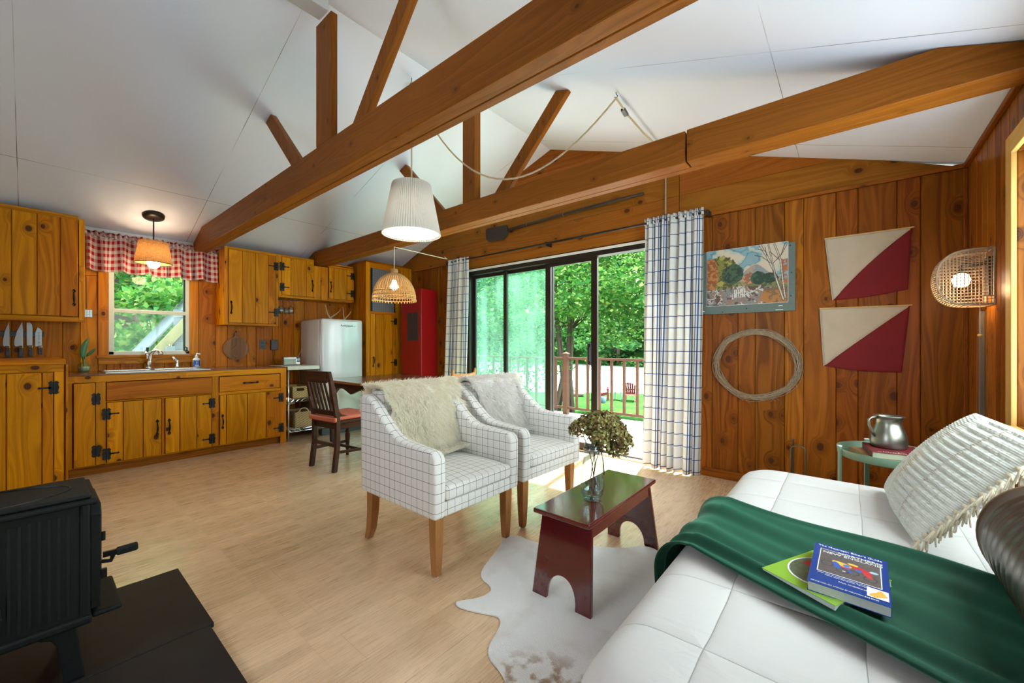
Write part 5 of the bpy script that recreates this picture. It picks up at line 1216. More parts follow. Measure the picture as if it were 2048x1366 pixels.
fleece('sheepskin_throw', 'white shaggy sheepskin over the armchair nearer the sliding door', (-2.165, 2.26, 0), math.radians(-2), 7, [(.94, .93, .91), (.84, .80, .76)],
       lambda v: -.26 + .30 * np.clip(v - .40, 0, 1), lambda v: .24 + .04 * np.sin(v * 6), .95, 12000, .040, .16)

# ---------------------------------------------------------------- red bench, vase, hide rug
f = thing('bench', 'low oxblood red painted bench with arched ends on the hide rug', 'bench', (-.97, 1.865, 0), 0, None, True)
bx0, bx1, by0, by1, bz = -1.115, -.825, 1.482, 2.232, .395
mb = MB(); mb.box(bx0, bx1, by0, by1, bz - .022, bz, 1); mb.build('seat_board', M_['bench'], f, bevel=.006, seg=3)
mb = MB(); mb.box(bx1 - .040, bx1 - .020, by0 + .055, by1 - .055, bz - .085, bz - .022, 1); mb.box(bx0 + .020, bx0 + .040, by0 + .055, by1 - .055, bz - .085, bz - .022, 1); mb.build('side_apron', M_['bench'], f, bevel=.002)
for s_, yt, yb_ in ((-1, by0 + .055, by0 + .005), (1, by1 - .055, by1 + .010)):
    arc = [(-.97 + .075 * math.cos(a), .006 + .118 * math.sin(a) ** .8 if 0 < a < PI else .006) for a in np.linspace(0.001, PI - .001, 17)]
    P = [(bx0 + .018, bz - .022), (bx0 - .006, 0), (-1.052, 0)] + [(x, z) for x, z in arc[::-1]] + [(-.888, 0), (bx1 - .004 + .01, 0), (bx1 - .018, bz - .022)]
    mb = MB(); th = .020; n = len(P)
    def yat(z): return yb_ + (yt - yb_) * z / (bz - .022)
    co = [(x, yat(z) - th / 2 + .006, z) for x, z in P] + [(x, yat(z) + th / 2 + .006, z) for x, z in P]
    mb.add(co, [tuple(range(n)), tuple(range(n, 2 * n))[::-1]] + [(i, n + i, n + (i + 1) % n, (i + 1) % n) for i in range(n)])
    mb.build('arched_end', M_['bench'], f, bevel=.0025, seg=2)
vx, vy, vz = -.955, 1.745, bz
f = thing('glass_vase', 'tall clear glass vase of dried hydrangeas on the red bench', 'vase', (vx, vy, vz), 0, None, True)
mb = MB(); mb.lathe([(0, .006), (.034, .004), (.038, 0), (.042, .006), (.040, .014), (.052, .032), (.059, .065), (.058, .10), (.050, .15), (.042, .195), (.038, .215), (.041, .225), (.038, .235), (.039, .285), (.036, .285), (.035, .235), (.037, .215), (.047, .15), (.055, .10), (.056, .065), (.049, .034), (.034, .016), (0, .014)], (vx, vy, vz), 32)
mb.build('glass', M_['jar'], f, smooth=True)
mb = MB(); mb.lathe([(.0385, .236), (.0425, .238), (.0425, .246), (.039, .248)], (vx, vy, vz), 32); mb.tube([(vx + .036, vy + .02, vz + .24), (vx + .045, vy + .025, vz + .19), (vx + .05, vy + .026, vz + .12)], .0035, 6); mb.build('wire_bail', M_['steel'], f, smooth=True)
g = thing('dried_hydrangea', 'bunch of dried brown green hydrangea heads standing in the glass vase', 'flowers', (vx, vy, vz), 0, None, True)
heads = [(.03, .02, .36, .075), (-.045, -.03, .335, .055), (.09, .055, .33, .060), (.045, -.02, .31, .050), (.11, .08, .285, .058), (.06, .05, .375, .055), (.095, .08, .235, .050), (.055, .03, .26, .045), (-.02, .0, .37, .05)]
rs = np.random.RandomState(9); stem_m = plain('dry_stem', (.10, .075, .03), .8)
t = NT('dried_petals'); r_ = t.n('NewGeometry', out=8); cr = t.n('ValToRGB', {0: r_}); e = cr.node.color_ramp.elements
e[0].color = (.16, .085, .04, 1); e[1].position = 1; e[1].color = (.46, .42, .20, 1); q = e.new(.35); q.color = (.30, .22, .085, 1); q = e.new(.7); q.color = (.36, .36, .13, 1)
PM = t.surf(t.n('MixShader', {0: .3, 1: t.n('BsdfDiffuse', {'Color': cr}), 2: t.n('BsdfTranslucent', {'Color': cr})}))
for k, (hx, hy, hz, hr) in enumerate(heads):
    n = int(520 * (hr / .06) ** 2); dv = rs.randn(n, 3); dv /= np.linalg.norm(dv, axis=1, keepdims=True); dv[:, 2] = np.where(dv[:, 2] < -.5, -dv[:, 2] * .6, dv[:, 2])
    c = np.array([vx + hx, vy + hy, vz + hz]) + dv * hr * (.80 + .28 * rs.rand(n, 1)) * np.array([1, 1, .85])
    nn = dv + rs.randn(n, 3) * .55; nn /= np.linalg.norm(nn, axis=1, keepdims=True); a = np.cross(nn, rs.randn(n, 3)); a /= np.linalg.norm(a, axis=1, keepdims=True); b = np.cross(nn, a); s = (.0065 + .0045 * rs.rand(n, 1))
    co = np.stack([c - a * s, c - b * s * .8 + nn * s * .3, c + a * s, c + b * s * .8 + nn * s * .3], 1).reshape(-1, 3); h_ = npmesh('flower_head', co, np.arange(4 * n).reshape(n, 4), PM, g)
    if k < 4:
        mb = MB(); mb.tube([(vx + (-.02, .015, .0, -.01)[k], vy + (0, .01, -.015, .01)[k], vz + .018), (vx + hx * .1 + .004 * k, vy + hy * .1, vz + .18), (vx + hx * .35, vy + hy * .35, vz + .25), (vx + hx, vy + hy, vz + hz)], .0022, 6); mb.build('stem', stem_m, h_)
# cowhide rug
rug = [(-1.569, 1.78), (-1.51, 1.70), (-1.47, 1.58), (-1.42, 1.45), (-1.37, 1.405), (-1.30, 1.395), (-1.262, 1.36), (-1.275, 1.29), (-1.32, 1.235), (-1.335, 1.20), (-1.29, 1.19), (-1.20, 1.225), (-1.13, 1.258), (-1.09, 1.235), (-1.065, 1.17), (-1.04, 1.10), (-1.00, 1.065), (-.93, 1.05), (-.86, 1.01), (-.77, .90), (-.70, .72), (-.55, .62), (-.30, .66), (-.1, .85), (-.08, 1.4), (-.15, 1.9), (-.40, 2.10), (-.62, 2.12), (-.76, 2.15), (-.83, 2.24), (-.90, 2.22), (-.97, 2.12), (-1.08, 2.06), (-1.16, 2.03), (-1.26, 1.93), (-1.35, 1.875), (-1.44, 1.86), (-1.51, 1.87), (-1.56, 1.84)]
def smooth_closed(P, it=2):
    for _ in range(it):
        Q = []
        for i in range(len(P)):
            a, b = P[i], P[(i + 1) % len(P)]; Q += [(a[0] * .75 + b[0] * .25, a[1] * .75 + b[1] * .25), (a[0] * .25 + b[0] * .75, a[1] * .25 + b[1] * .75)]
        P = Q
    return P
t = NT('cowhide'); ob = t.n('TexCoord', out=3); n1 = t.n('TexNoise', {'Vector': ob, 'Scale': 16.0, 'Detail': 4.0}); 
dst = t.vm('DISTANCE', t.vm('MULTIPLY', ob, (1, 1, 0)), (-.74, 1.0, 0)); dst = dst.node.outputs[1]
mk = t.m('MULTIPLY', t.ss(n1, .46, .60), t.m('SUBTRACT', 1.0, t.ss(dst, .16, .30)))
n2 = t.n('TexNoise', {'Vector': ob, 'Scale': 230.0, 'Detail': 2.0}); n3 = t.n('TexNoise', {'Vector': ob, 'Scale': 6.0})
c = t.mix(n2, (.74, .735, .72), (.90, .89, .88)); c = t.mix(t.m('MULTIPLY', t.ss(n3, .5, .7), .25), c, (.52, .44, .36)); c = t.mix(t.m('MULTIPLY', mk, .85), c, (.30, .17, .075))
HM = t.surf(t.pbr(c, .92, 0, n2, .7, .006, x={'Sheen Weight': .2, 'Specular IOR Level': .1}))
P = smooth_closed(rug); mb = MB(); mb.prism(P[::-1], 2, .001, .009); tag(mb.build('hide_rug', HM, bevel=.003), 'white and tan cowhide rug with wavy edge under the red bench', 'rug')

# ---------------------------------------------------------------- daybed
f = thing('bed', 'white quilted daybed along the right wall', 'bed', (.06, 1.62, 0), 0, None, True)
BX0, BX1, BY0, BY1, BZ = -.455, .555, .66, 2.56, .50
mb = MB(); mb.box(BX0 + .05, BX1 - .01, BY0 + .05, BY1 - .05, .12, .27, 1); mb.build('bed_frame', M_['dark'], f, bevel=.004)
for (x, y) in ((BX0 + .09, BY0 + .09), (BX1 - .06, BY0 + .09), (BX0 + .09, BY1 - .09), (BX1 - .06, BY1 - .09)):
    mb = MB(); mb.box(x - .03, x + .03, y - .03, y + .03, 0.009 if y < 1 and x < 0 else 0, .12, 2); mb.build('leg', M_['dark'], f)
def rrect(x0, x1, y0, y1, r, n=26):
    P = []
    for cx, cy, a0 in ((x1 - r, y1 - r, 0), (x0 + r, y1 - r, PI / 2), (x0 + r, y0 + r, PI), (x1 - r, y0 + r, 1.5 * PI)):
        for k in range(n + 1): a = a0 + PI / 2 * k / n; P.append((cx + r * math.cos(a), cy + r * math.sin(a)))
    Q = []   # densify the straight runs
    for i in range(len(P)):
        a, b = P[i], P[(i + 1) % len(P)]; L = math.hypot(b[0] - a[0], b[1] - a[1]); m = max(1, int(L / .03))
        for k in range(m): Q.append((a[0] + (b[0] - a[0]) * k / m, a[1] + (b[1] - a[1]) * k / m))
    return Q
base = rrect(BX0, BX1, BY0, BY1, .13); cxm, cym = (BX0 + BX1) / 2, (BY0 + BY1) / 2; n = len(base)
rings = [(.42, BZ + .004), (.30, BZ + .004), (.20, BZ + .002), (.14, BZ), (.10, BZ - .004), (.07, BZ - .012), (.045, BZ - .026), (.022, BZ - .05), (.008, BZ - .08), (0, BZ - .12), (-.004, BZ - .18), (-.004, BZ - .25), (-.002, BZ - .32), (.0, BZ - .40)]
mb = MB(); co = []
for k, (ins, z) in enumerate(rings):
    hx, hy = (BX1 - BX0) / 2, (BY1 - BY0) / 2
    for i, (x, y) in enumerate(base):
        fx = cxm + (x - cxm) * (hx - ins) / hx; fy = cym + (y - cym) * (hy - ins) / hy
        w = .010 * math.sin(i * .33) * max(0, (BZ - z - .1)) / .3 if ins < .01 else 0
        fx += w * (1 if x > cxm else -1); 
        co.append((min(fx, .562), fy, z))
F = [(k * n + i, k * n + (i + 1) % n, (k + 1) * n + (i + 1) % n, (k + 1) * n + i) for k in range(len(rings) - 1) for i in range(n)]
F = [q[::-1] for q in F]; F.append(tuple(range(n)))
mb.add(co, F)
def quilt():
    t = NT('quilted_cotton'); ob = t.n('TexCoord', out=3); x, y, z = t.xyz(ob)
    nx = t.n('TexNoise', {'Vector': ob, 'Scale': 3.0}); 
    def ln(c, sp, off): return t.m('ABSOLUTE', t.m('SUBTRACT', t.m('FRACT', t.m('ADD', t.m('DIVIDE', t.m('ADD', c, t.m('MULTIPLY', nx, .02)), sp), off)), .5))
    drop = t.m('MULTIPLY', t.m('MAXIMUM', t.m('SUBTRACT', .47, z), 0.0), 1.0)
    dx = t.m('MULTIPLY', ln(t.m('SUBTRACT', x, drop), .265, .35), .265); dy = t.m('MULTIPLY', ln(y, .27, .1), .27)
    d = t.m('MINIMUM', dx, dy); h = t.m('POWER', t.m('MINIMUM', t.m('DIVIDE', d, .05), 1.0), .45)
    wr = t.n('TexNoise', {'Vector': t.vm('MULTIPLY', ob, (7, 22, 7)), 'Scale': 1.0, 'Detail': 3.0, 'Distortion': .6})
    hh = t.m('ADD', t.m('MULTIPLY', h, 1.0), t.m('MULTIPLY', wr, .35))
    c = t.mix(t.m('LESS_THAN', d, .0012), (.70, .685, .67), (.50, .49, .475))
    return t.surf(t.pbr(c, .75, 0, hh, .55, .014, x={'Specular IOR Level': .25, 'Sheen Weight': .1}))
mb.build('quilt', quilt(), f, smooth=True)
def bed_z(x, y):
    dx = max(0, BX0 + .14 - x) ; return BZ + .004 - min(.12, dx * dx * 6)
# green throw
def velvet():
    t = NT('green_velvet'); ob = t.n('TexCoord', out=3); n1 = t.n('TexNoise', {'Vector': ob, 'Scale': 9.0, 'Detail': 3.0}); n2 = t.n('TexNoise', {'Vector': ob, 'Scale': 300.0})
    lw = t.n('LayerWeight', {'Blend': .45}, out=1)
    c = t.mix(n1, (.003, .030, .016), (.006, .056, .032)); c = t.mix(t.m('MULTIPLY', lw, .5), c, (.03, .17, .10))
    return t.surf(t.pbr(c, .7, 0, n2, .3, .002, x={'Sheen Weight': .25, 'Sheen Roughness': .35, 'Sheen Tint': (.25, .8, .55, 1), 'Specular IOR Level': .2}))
f = thing('throw_blanket', 'dark green velvet throw draped across the white daybed', 'blanket', (0, 1.45, .51), 0, None, True)
rs = random.Random(2); ph = [rs.uniform(0, 6) for _ in range(6)]
def thr(u, v):
    # u: along the band from the hanging end over the bed to the wall, v across (0 near edge, 1 far edge)
    s = -.30 + 1.22 * u                      # arc position, 0 at bed edge
    yn = 1.335 - .50 * max(0, s) - .02 * min(0, s); yf = 1.85 - .36 * max(0, s) ** 1.1 - .03 * math.sin(s * 7)
    y = yn + (yf - yn) * v
    r = .07
    if s < -.07: x = BX0 - .016; z = BZ - .095 + (s + .07)
    elif s < .10: t = (s + .07) / .17; x = BX0 - .016 + .11 * (1 - math.cos(t * PI / 2)) ; z = BZ - .095 + .107 * math.sin(t * PI / 2)
    else: x = BX0 + .094 + (s - .10); z = BZ + .012
    fold = (.004 + .006 * math.exp(-((u - .25) / .12) ** 2)) * math.sin(v * 13 + 2.6 * math.sin(u * 6 + ph[0]) + ph[1] + u * 5) + .0025 * math.sin(v * 31 + 9 * u + ph[2])
    edge = .016 * math.exp(-((v - .02) / .05) ** 2) + .020 * math.exp(-((v - .13 - .06 * u) / .045) ** 2) + .012 * math.exp(-((v - .99) / .04) ** 2)
    k = 1 if s > .08 else .8; h = max(0, fold + .009) * k + edge * k
    if s < -.07: x -= h
    elif s < .10: t = (s + .07) / .17; x -= h * math.cos(t * PI / 2); z += h * math.sin(t * PI / 2)
    else: z += h
    return (x, y, z)
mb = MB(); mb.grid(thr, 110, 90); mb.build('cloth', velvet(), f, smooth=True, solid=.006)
# books on the throw
def book(lab, nm, c, rz, w, h, th, z, cover, tilt=0, tx=0, spine='l'):
    f = thing(nm, lab, 'book', (c[0], c[1], z), rz, 'guidebooks on the green throw'); f.rotation_euler = (tx, tilt, rz)
    mb = MB(); mb.box(-w / 2 + .002, w / 2 - .002, -h / 2 + .002, h / 2 - .002, .0015, th - .0015); mb.build('pages', M_['paper'], f)
    mb = MB(); mb.box(-w / 2, w / 2, -h / 2, h / 2, 0, .0015); mb.box(-w / 2, w / 2, -h / 2, h / 2, th - .0015, th)
    mb.build('cover', cover, f, bevel=.0005, seg=1); return f
CB = plain('cover_blue', (.010, .055, .27), .22, coat=.3); CG = plain('cover_lime', (.26, .48, .045), .25, coat=.3); CR = plain('cover_red', (.45, .02, .02), .3); WHT = plain('print_white', (.85, .86, .85), .4)
BKZ = .540
f = book('lime green cycling guide with oval photo, partly under the blue book', 'paperback_book', (-.050, 1.335), math.radians(-26), .175, .245, .016, BKZ - .014, CG)
M = Matrix.Translation((0, 0, .016))
mb = MB(); mb.lathe([(0, .0170), (.072, .0170)], (-.005, 0, 0), 32); o = mb.build('oval_border', WHT, f); o.scale = (1, 1.25, 1)
mb = MB(); mb.lathe([(0, .0175), (.068, .0175)], (-.005, 0, 0), 32); o = mb.build('oval_photo', plain('photo_dark_green', (.10, .12, .07), .4, 0, .8, 60), f); o.scale = (1, 1.25, 1)
mb = MB(); mb.box(-.055, -.01, .0, .03, .0172, .0180); mb.build('photo_red_bike', CR, f)
mb = MB(); mb.box(-.0875, .0875, .108, .109, .0162, .0166); mb.box(-.0875, .0875, .098, .0985, .0162, .0166); mb.build('cover_rules', WHT, f)
f = book('red book showing only its corner beneath the lime green guide', 'paperback_book', (-.040, 1.385), math.radians(-22), .14, .22, .010, BKZ - .025, CR)
f = book('blue mountain biking guidebook with racing cyclists on the cover, topmost', 'paperback_book', (-.003, 1.335), math.radians(-1), .152, .232, .024, BKZ + .004, CB, tilt=math.radians(1.5), tx=math.radians(2))
zt = .0243; bw, bh = .152, .232
mb = MB(); mb.box(-.062, .062, -.048, .086, zt, zt + .0003); mb.build('photo_border', WHT, f)
gx, gy = 90, 84; X, Y = np.meshgrid(np.linspace(0, 1, gx), np.linspace(0, 1, gy)); rr = np.random.RandomState(1)
ns = rr.rand(gy, gx); ns = (ns + np.roll(ns, 1, 1) + np.roll(ns, 2, 1) + np.roll(ns, 3, 1)) / 4
Cc = np.stack([.055 + .10 * ns, .045 + .085 * ns, .045 + .08 * ns], -1)
def blob(cx, cy, a, b, ang, col):
    dx, dy = X - cx, Y - cy; u_ = dx * math.cos(ang) + dy * math.sin(ang); v_ = -dx * math.sin(ang) + dy * math.cos(ang); Cc[(u_ / a) ** 2 + (v_ / b) ** 2 < 1] = col
def ringb(cx, cy, r, w, col):
    d = np.hypot(X - cx, (Y - cy)); Cc[np.abs(d - r) < w] = col
for cx, cy in ((.14, .40), (.40, .26), (.56, .28), (.84, .22)): ringb(cx, cy, .10, .008, (.02, .02, .025))
blob(.70, .50, .19, .075, -.35, (.55, .02, .03)); blob(.80, .36, .12, .05, -1.0, (.6, .03, .03)); blob(.90, .53, .07, .045, .1, (.35, .55, .65)); blob(.66, .44, .06, .05, .6, (.03, .12, .4))
blob(.38, .52, .17, .075, -.25, (.80, .48, .04)); blob(.30, .42, .06, .14, .3, (.03, .10, .42)); blob(.46, .50, .06, .05, 0, (.04, .15, .5)); blob(.56, .62, .09, .04, -.1, (.85, .55, .08)); blob(.50, .34, .12, .03, -1.1, (.03, .10, .40)); blob(.44, .40, .09, .02, -.2, (.6, .04, .12)); blob(.42, .24, .03, .02, 0, (.7, .7, .75))
co = np.c_[(-.060 + .120 * X).ravel(), (-.046 + .130 * Y).ravel(), np.full(X.size, zt + .0006)]; ii = np.arange(gx * gy).reshape(gy, gx); qd = np.c_[ii[:-1, :-1].ravel(), ii[:-1, 1:].ravel(), ii[1:, 1:].ravel(), ii[1:, :-1].ravel()]
npmesh('cover_photo', co, qd, M_['vcol'], f, col=Cc.reshape(-1, 3))
def T(x, y, z=zt + .0004): return Matrix.Translation((x, y, z))
text_mesh('title_text', "The Mountain Biker's Guide", .0130, WHT, f, T(-.068, .0990), .0003, .90)
text_mesh('title_text', 'to', .007, WHT, f, T(-.024, .0780), .0003)
text_mesh('title_text', 'NORTHERN', .0145, WHT, f, T(.066, .0755, zt + .0012), .0005, 1.15, 'RIGHT')
text_mesh('title_text', 'NEW ENGLAND', .0145, WHT, f, T(.066, .0625, zt + .0012), .0005, 1.15, 'RIGHT')
text_mesh('blurb_text', 'Classic trails on mountain, woodland and coast:', .0052, WHT, f, T(-.060, -.056), .0002); text_mesh('blurb_text', 'Maine, New Hampshire, Vermont', .0060, WHT, f, T(-.045, -.063), .0002)
text_mesh('author_text', 'PAUL ANGIOLILLO', .0066, WHT, f, T(-.018, -.0785), .0003)
text_mesh('series_text', "DENNIS COELLO'S AMERICA BY MOUNTAIN BIKE SERIES", .0062, WHT, f, T(-.070, -.108), .0003, .80)
mb = MB(); mb.box(.034, .072, -.098, -.056, zt + .0006, zt + .0009); mb.build('map_box', WHT, f)
mb = MB(); mb.prism([(.040, -.094), (.050, -.096), (.058, -.090), (.070, -.082), (.066, -.072), (.060, -.060), (.054, -.064), (.050, -.074), (.044, -.080), (.038, -.088)], 2, zt + .0009, zt + .0014); mb.build('map_state_shape', plain('map_orange', (.80, .42, .06), .5), f)

# pillow leaning on the bolster
f = thing('pillow', 'chunky woven white pillow with tassels propped on the daybed', 'pillow', (.2, 2.1, .5), 0, None, True)
Pa, Pb, Pc, Pd = Vector((.115, 2.40, .515)), Vector((.155, 1.80, .515)), Vector((.375, 2.36, .875)), Vector((.420, 1.765, .875))
nrm_ = (Pc - Pa).cross(Pb - Pa).normalized()
if nrm_.x > 0: nrm_ = -nrm_
def pil(u, v, s_):
    e = lambda t: max(0, 4 * t * (1 - t)) ** .5
    pin = .035 * ((2 * v - 1) ** 2) ; uu = u
    p = (Pa.lerp(Pb, u)).lerp(Pc.lerp(Pd, u), v)
    c = (Pa + Pb + Pc + Pd) / 4; k = 1 - .07 * (1 - (2 * u - 1) ** 2) * (1 if abs(2 * v - 1) > .9 else 0) * 0
    th = .075 * (e(u) ** .9) * (e(v) ** .9)
    bump = 0
    if s_ > 0:
        if u > .52 and not .74 < u < .79: bump = .019 * abs(math.sin(u * PI * 25)) ** .9 * abs(math.sin(v * PI * 18)) ** .9
        elif .36 < u <= .52: bump = .006 * abs(math.sin(u * PI * 44)) * (.7 + .3 * math.sin(v * 110))
        elif u >= .74: bump = .003 * abs(math.sin(u * PI * 110))
        else: bump = .003 * math.sin(u * 160) * math.sin(v * 130) + .002 * math.sin(v * 300 + u * 40)
    q = p + nrm_ * s_ * (th + bump * e(u) * e(v) ** .3 * 1.0)
    return q
def both(u, v):
    return pil(u, v, 1)
def pmat():
    t = NT('bobble_weave'); uv = t.n('TexCoord', out=2); u, v, _ = t.xyz(uv); ob = t.n('TexCoord', out=3)
    n = t.n('TexNoise', {'Vector': ob, 'Scale': 60.0, 'Detail': 3.0}); s_ = t.m('MULTIPLY_ADD', t.m('SINE', t.m('MULTIPLY', v, 420.0)), .5, .5)
    bandm = t.m('MULTIPLY', t.m('MAXIMUM', t.m('LESS_THAN', t.m('ABSOLUTE', t.m('SUBTRACT', u, .765)), .022), t.m('LESS_THAN', t.m('ABSOLUTE', t.m('SUBTRACT', u, .44)), .06)), t.ss(t.n('TexNoise', {'Vector': ob, 'Scale': 7.0}), .42, .6))
    c = t.mix(t.m('MULTIPLY', bandm, t.m('MULTIPLY', s_, .8)), t.mix(n, (.60, .62, .57), (.80, .81, .76)), (.48, .36, .24))
    return t.surf(t.pbr(c, .95, 0, t.m('ADD', n, t.m('MULTIPLY', s_, .3)), .6, .004, x={'Specular IOR Level': .1}))
PMt = pmat()
mb = MB(); mb.grid(lambda u, v: pil(u, v, 1), 300, 190); mb.grid(lambda u, v: pil(1 - u, v, -1), 30, 24); mb.build('cover', PMt, f, smooth=True)
TS = plain('tassel_yarn', (.66, .58, .44), .9, 0, .2, 200); rs = random.Random(4)
for k in range(16):
    v = .03 + k * .062; p = Pb.lerp(Pd, v) + Vector((0, 0, 0)); out = (Pb - Pa).normalized(); mb = MB()
    mb.tube([p + out * -.006, p + out * .008, p + out * .018], [.005, .0095, .006], 8)
    for j in range(7):
        a = rs.uniform(-.014, .014); b = rs.uniform(-.010, .010); L = rs.uniform(.050, .068)
        e0 = p + out * .016; e1 = e0 + out * L * .6 + Vector((a * .5 - .010, 0, b * .5 - .010)); e2 = e0 + out * L + Vector((a - .02, 0, b - .022 - .01 * (v > .2)))
        if v < .25: e1.z = max(e1.z, BZ + .018); e2.z = max(e2.z, BZ + .014)
        mb.tube([e0, e1, e2], [.003, .0028, .002], 5)
    mb.build('tassel', TS, f, smooth=True)
# bolster
f = thing('bolster', 'brown leather bolster cushion with stitched channels along the right wall', 'cushion', (.42, 1.2, .5), 0, None, True)
R = .150; cx, cz = .410, BZ + .145; ye, yn_ = 1.66, .50
mb = MB()
def bol(u, v):
    th = 2 * PI * u; 
    # v: 0 centre of far cap, .2 rim, 1 near end
    if v < .16: r = R * (v / .16); y = ye - .02 * (v / .16) ** 2 * 0
    else: r = R; y = ye - (v - .16) / .84 * (ye - yn_)
    if v < .22: k = min(1, v / .16); y = ye - .035 * k ** 3
    ch = .006 * abs(math.sin((ye - y) * PI / .042)) ** .5 if v > .18 else 0
    return (cx + (r + ch) * math.cos(th) * .98, y, cz + (r + ch) * math.sin(th))
mb.grid(bol, 72, 190, cu=True); mb.build('leather_cover', M_['leather'], f, smooth=True)
mb = MB()
for k in range(2, 26):
    mb.tube([(cx + (R + .0005) * math.cos(a) * .98, ye - k * .042, cz + (R + .0005) * math.sin(a)) for a in np.linspace(0, 2 * PI, 49)], .0012, 4)
mb.tube([(cx + (R + .002) * math.cos(a) * .98, ye - .036, cz + (R + .002) * math.sin(a)) for a in np.linspace(0, 2 * PI, 49)], .004, 6); mb.build('stitching', plain('tan_thread', (.20, .12, .06), .7), f)

# ---------------------------------------------------------------- side table, books, pitcher
tc = (.165, 2.80); tz = .568
f = thing('side_table', 'round sage green metal tray table behind the daybed', 'side table', (tc[0], tc[1], 0), 0, None, True)
mb = MB(); mb.lathe([(0, tz), (.205, tz), (.212, tz + .004), (.216, tz + .034), (.222, tz + .036), (.222, tz + .032), (.218, tz), (.208, tz - .006), (0, tz - .006)], (tc[0], tc[1], 0), 48); mb.build('tray', M_['green'], f, smooth=True)
for a in (3.55, 4.9 + .3, .4, 2.0):
    x, y = tc[0] + .224 * math.cos(a), tc[1] + .224 * math.sin(a); mb = MB(); mb.T = Matrix.Translation((x, y, 0)) @ Matrix.Rotation(a, 4, 'Z'); mb.box(-.005, .006, -.011, .011, 0, tz + .045); lg = mb.build('leg', M_['green'], f, bevel=.002)
    mb = MB(); mb.T = Matrix.Translation((x, y, 0)) @ Matrix.Rotation(a, 4, 'Z'); mb.box(-.006, .007, -.010, .010, tz + .0455, tz + .050); mb.build('cap', M_['white'], lg)
mb = MB(); mb.lathe([(.212, .20), (.218, .20), (.218, .215), (.212, .215)], (tc[0], tc[1], 0), 40, closed=True); mb.build('lower_ring', M_['green'], f)
def flatbook(lab, c, z, rz, w, h, th, col, pg):
    f = thing('book', lab, 'book', (c[0], c[1], z), rz, 'old books on the tray table')
    mb = MB(); mb.box(-w / 2 + .003, w / 2 - .003, -h / 2 + .003, h / 2 - .001, .002, th - .002); mb.build('pages', pg, f)
    mb = MB(); mb.box(-w / 2, w / 2, -h / 2, h / 2, 0, .002); mb.box(-w / 2, w / 2, -h / 2, h / 2, th - .002, th); mb.box(-w / 2, -w / 2 + .002, -h / 2, h / 2, 0, th); mb.build('cover', col, f, bevel=.0008, seg=1); return f
PG = plain('aged_pages', (.42, .46, .33), .8, 0, .12, 200)
f1 = flatbook('tan worn book at the bottom of the stack on the tray table', (.135, 2.76), tz + .001, math.radians(24), .19, .26, .022, plain('tan_cover', (.46, .25, .11), .5, 0, .25, 20), PG)
f2 = flatbook('maroon book with pale lettering under the pewter pitcher', (.165, 2.755), tz + .024, math.radians(8), .20, .235, .030, plain('maroon_cover', (.16, .02, .024), .4, 0, .2, 30), PG)
ttl = plain('faded_pink_print', (.60, .40, .38), .5)
for k in range(9):
    mb = MB(); x = -.075 + k * .018; mb.tube([(x, -.098, .0305), (x + .005, -.088, .0305), (x + .010, -.098, .0305), (x + .013, -.092, .0305)], .0012, 4)
    if k % 3 == 1: mb.tube([(x + .005, -.088, .0305), (x + .005, -.078, .0305)], .0012, 4)
    if k == 0: allb = mb
    else: allb.add(mb.v, mb.f, None)
allb.build('title_scrollwork', ttl, f2)
px0, py0, pz0 = .150, 2.80, tz + .0545
f = thing('pitcher', 'dull pewter pitcher with a side handle on the books', 'pitcher', (px0, py0, pz0), 0, None, True)
mb = MB(); mb.lathe([(0, 0), (.066, 0), (.071, .006), (.073, .030), (.070, .060), (.060, .090), (.051, .115), (.050, .135), (.056, .152), (.062, .158), (.060, .160), (.052, .150), (.046, .135), (.047, .115), (.056, .09), (.066, .06), (.068, .03), (.062, .006), (0, .005)], (px0, py0, pz0), 40); mb.build('body', M_['pewter'], f, smooth=True)
dv = Vector((-.767, -.641, 0)); mb = MB(); c0 = Vector((px0, py0, pz0))
pts = [c0 + dv * a + Vector((0, 0, b)) for a, b in ((.052, .150), (.085, .152), (.100, .140), (.098, .110), (.085, .080), (.068, .055))]
for a, b in zip(pts[:-1], pts[1:]): mb.bar(a, b, .018, .005, up=(.64, -.767, 0) if 0 else (0, 0, 1))
mb = MB(); mb.tube(pts, .0062, 8); mb.build('handle', M_['pewter'], f, smooth=True)
f = thing('metal_hoop_stand', 'thin bent metal hoop and rod standing by the wall behind the bed', 'metal stand', (-.30, 3.72, 0), 0, None, True)
mb = MB(); mb.tube([(-.345, 3.72, 0), (-.345, 3.72, .345), (-.335, 3.72, .368), (-.30, 3.72, .383), (-.262, 3.72, .368), (-.252, 3.72, .345), (-.252, 3.72, 0)], .006, 8); mb.build('hoop', M_['oldmetal'], f, smooth=True)
mb = MB(); mb.tube([(-.333, 3.74, 0), (-.333, 3.74, .42), (-.333, 3.74, .425)], [.007, .007, .010], 8); mb.build('rod', M_['oldmetal'], f, smooth=True)

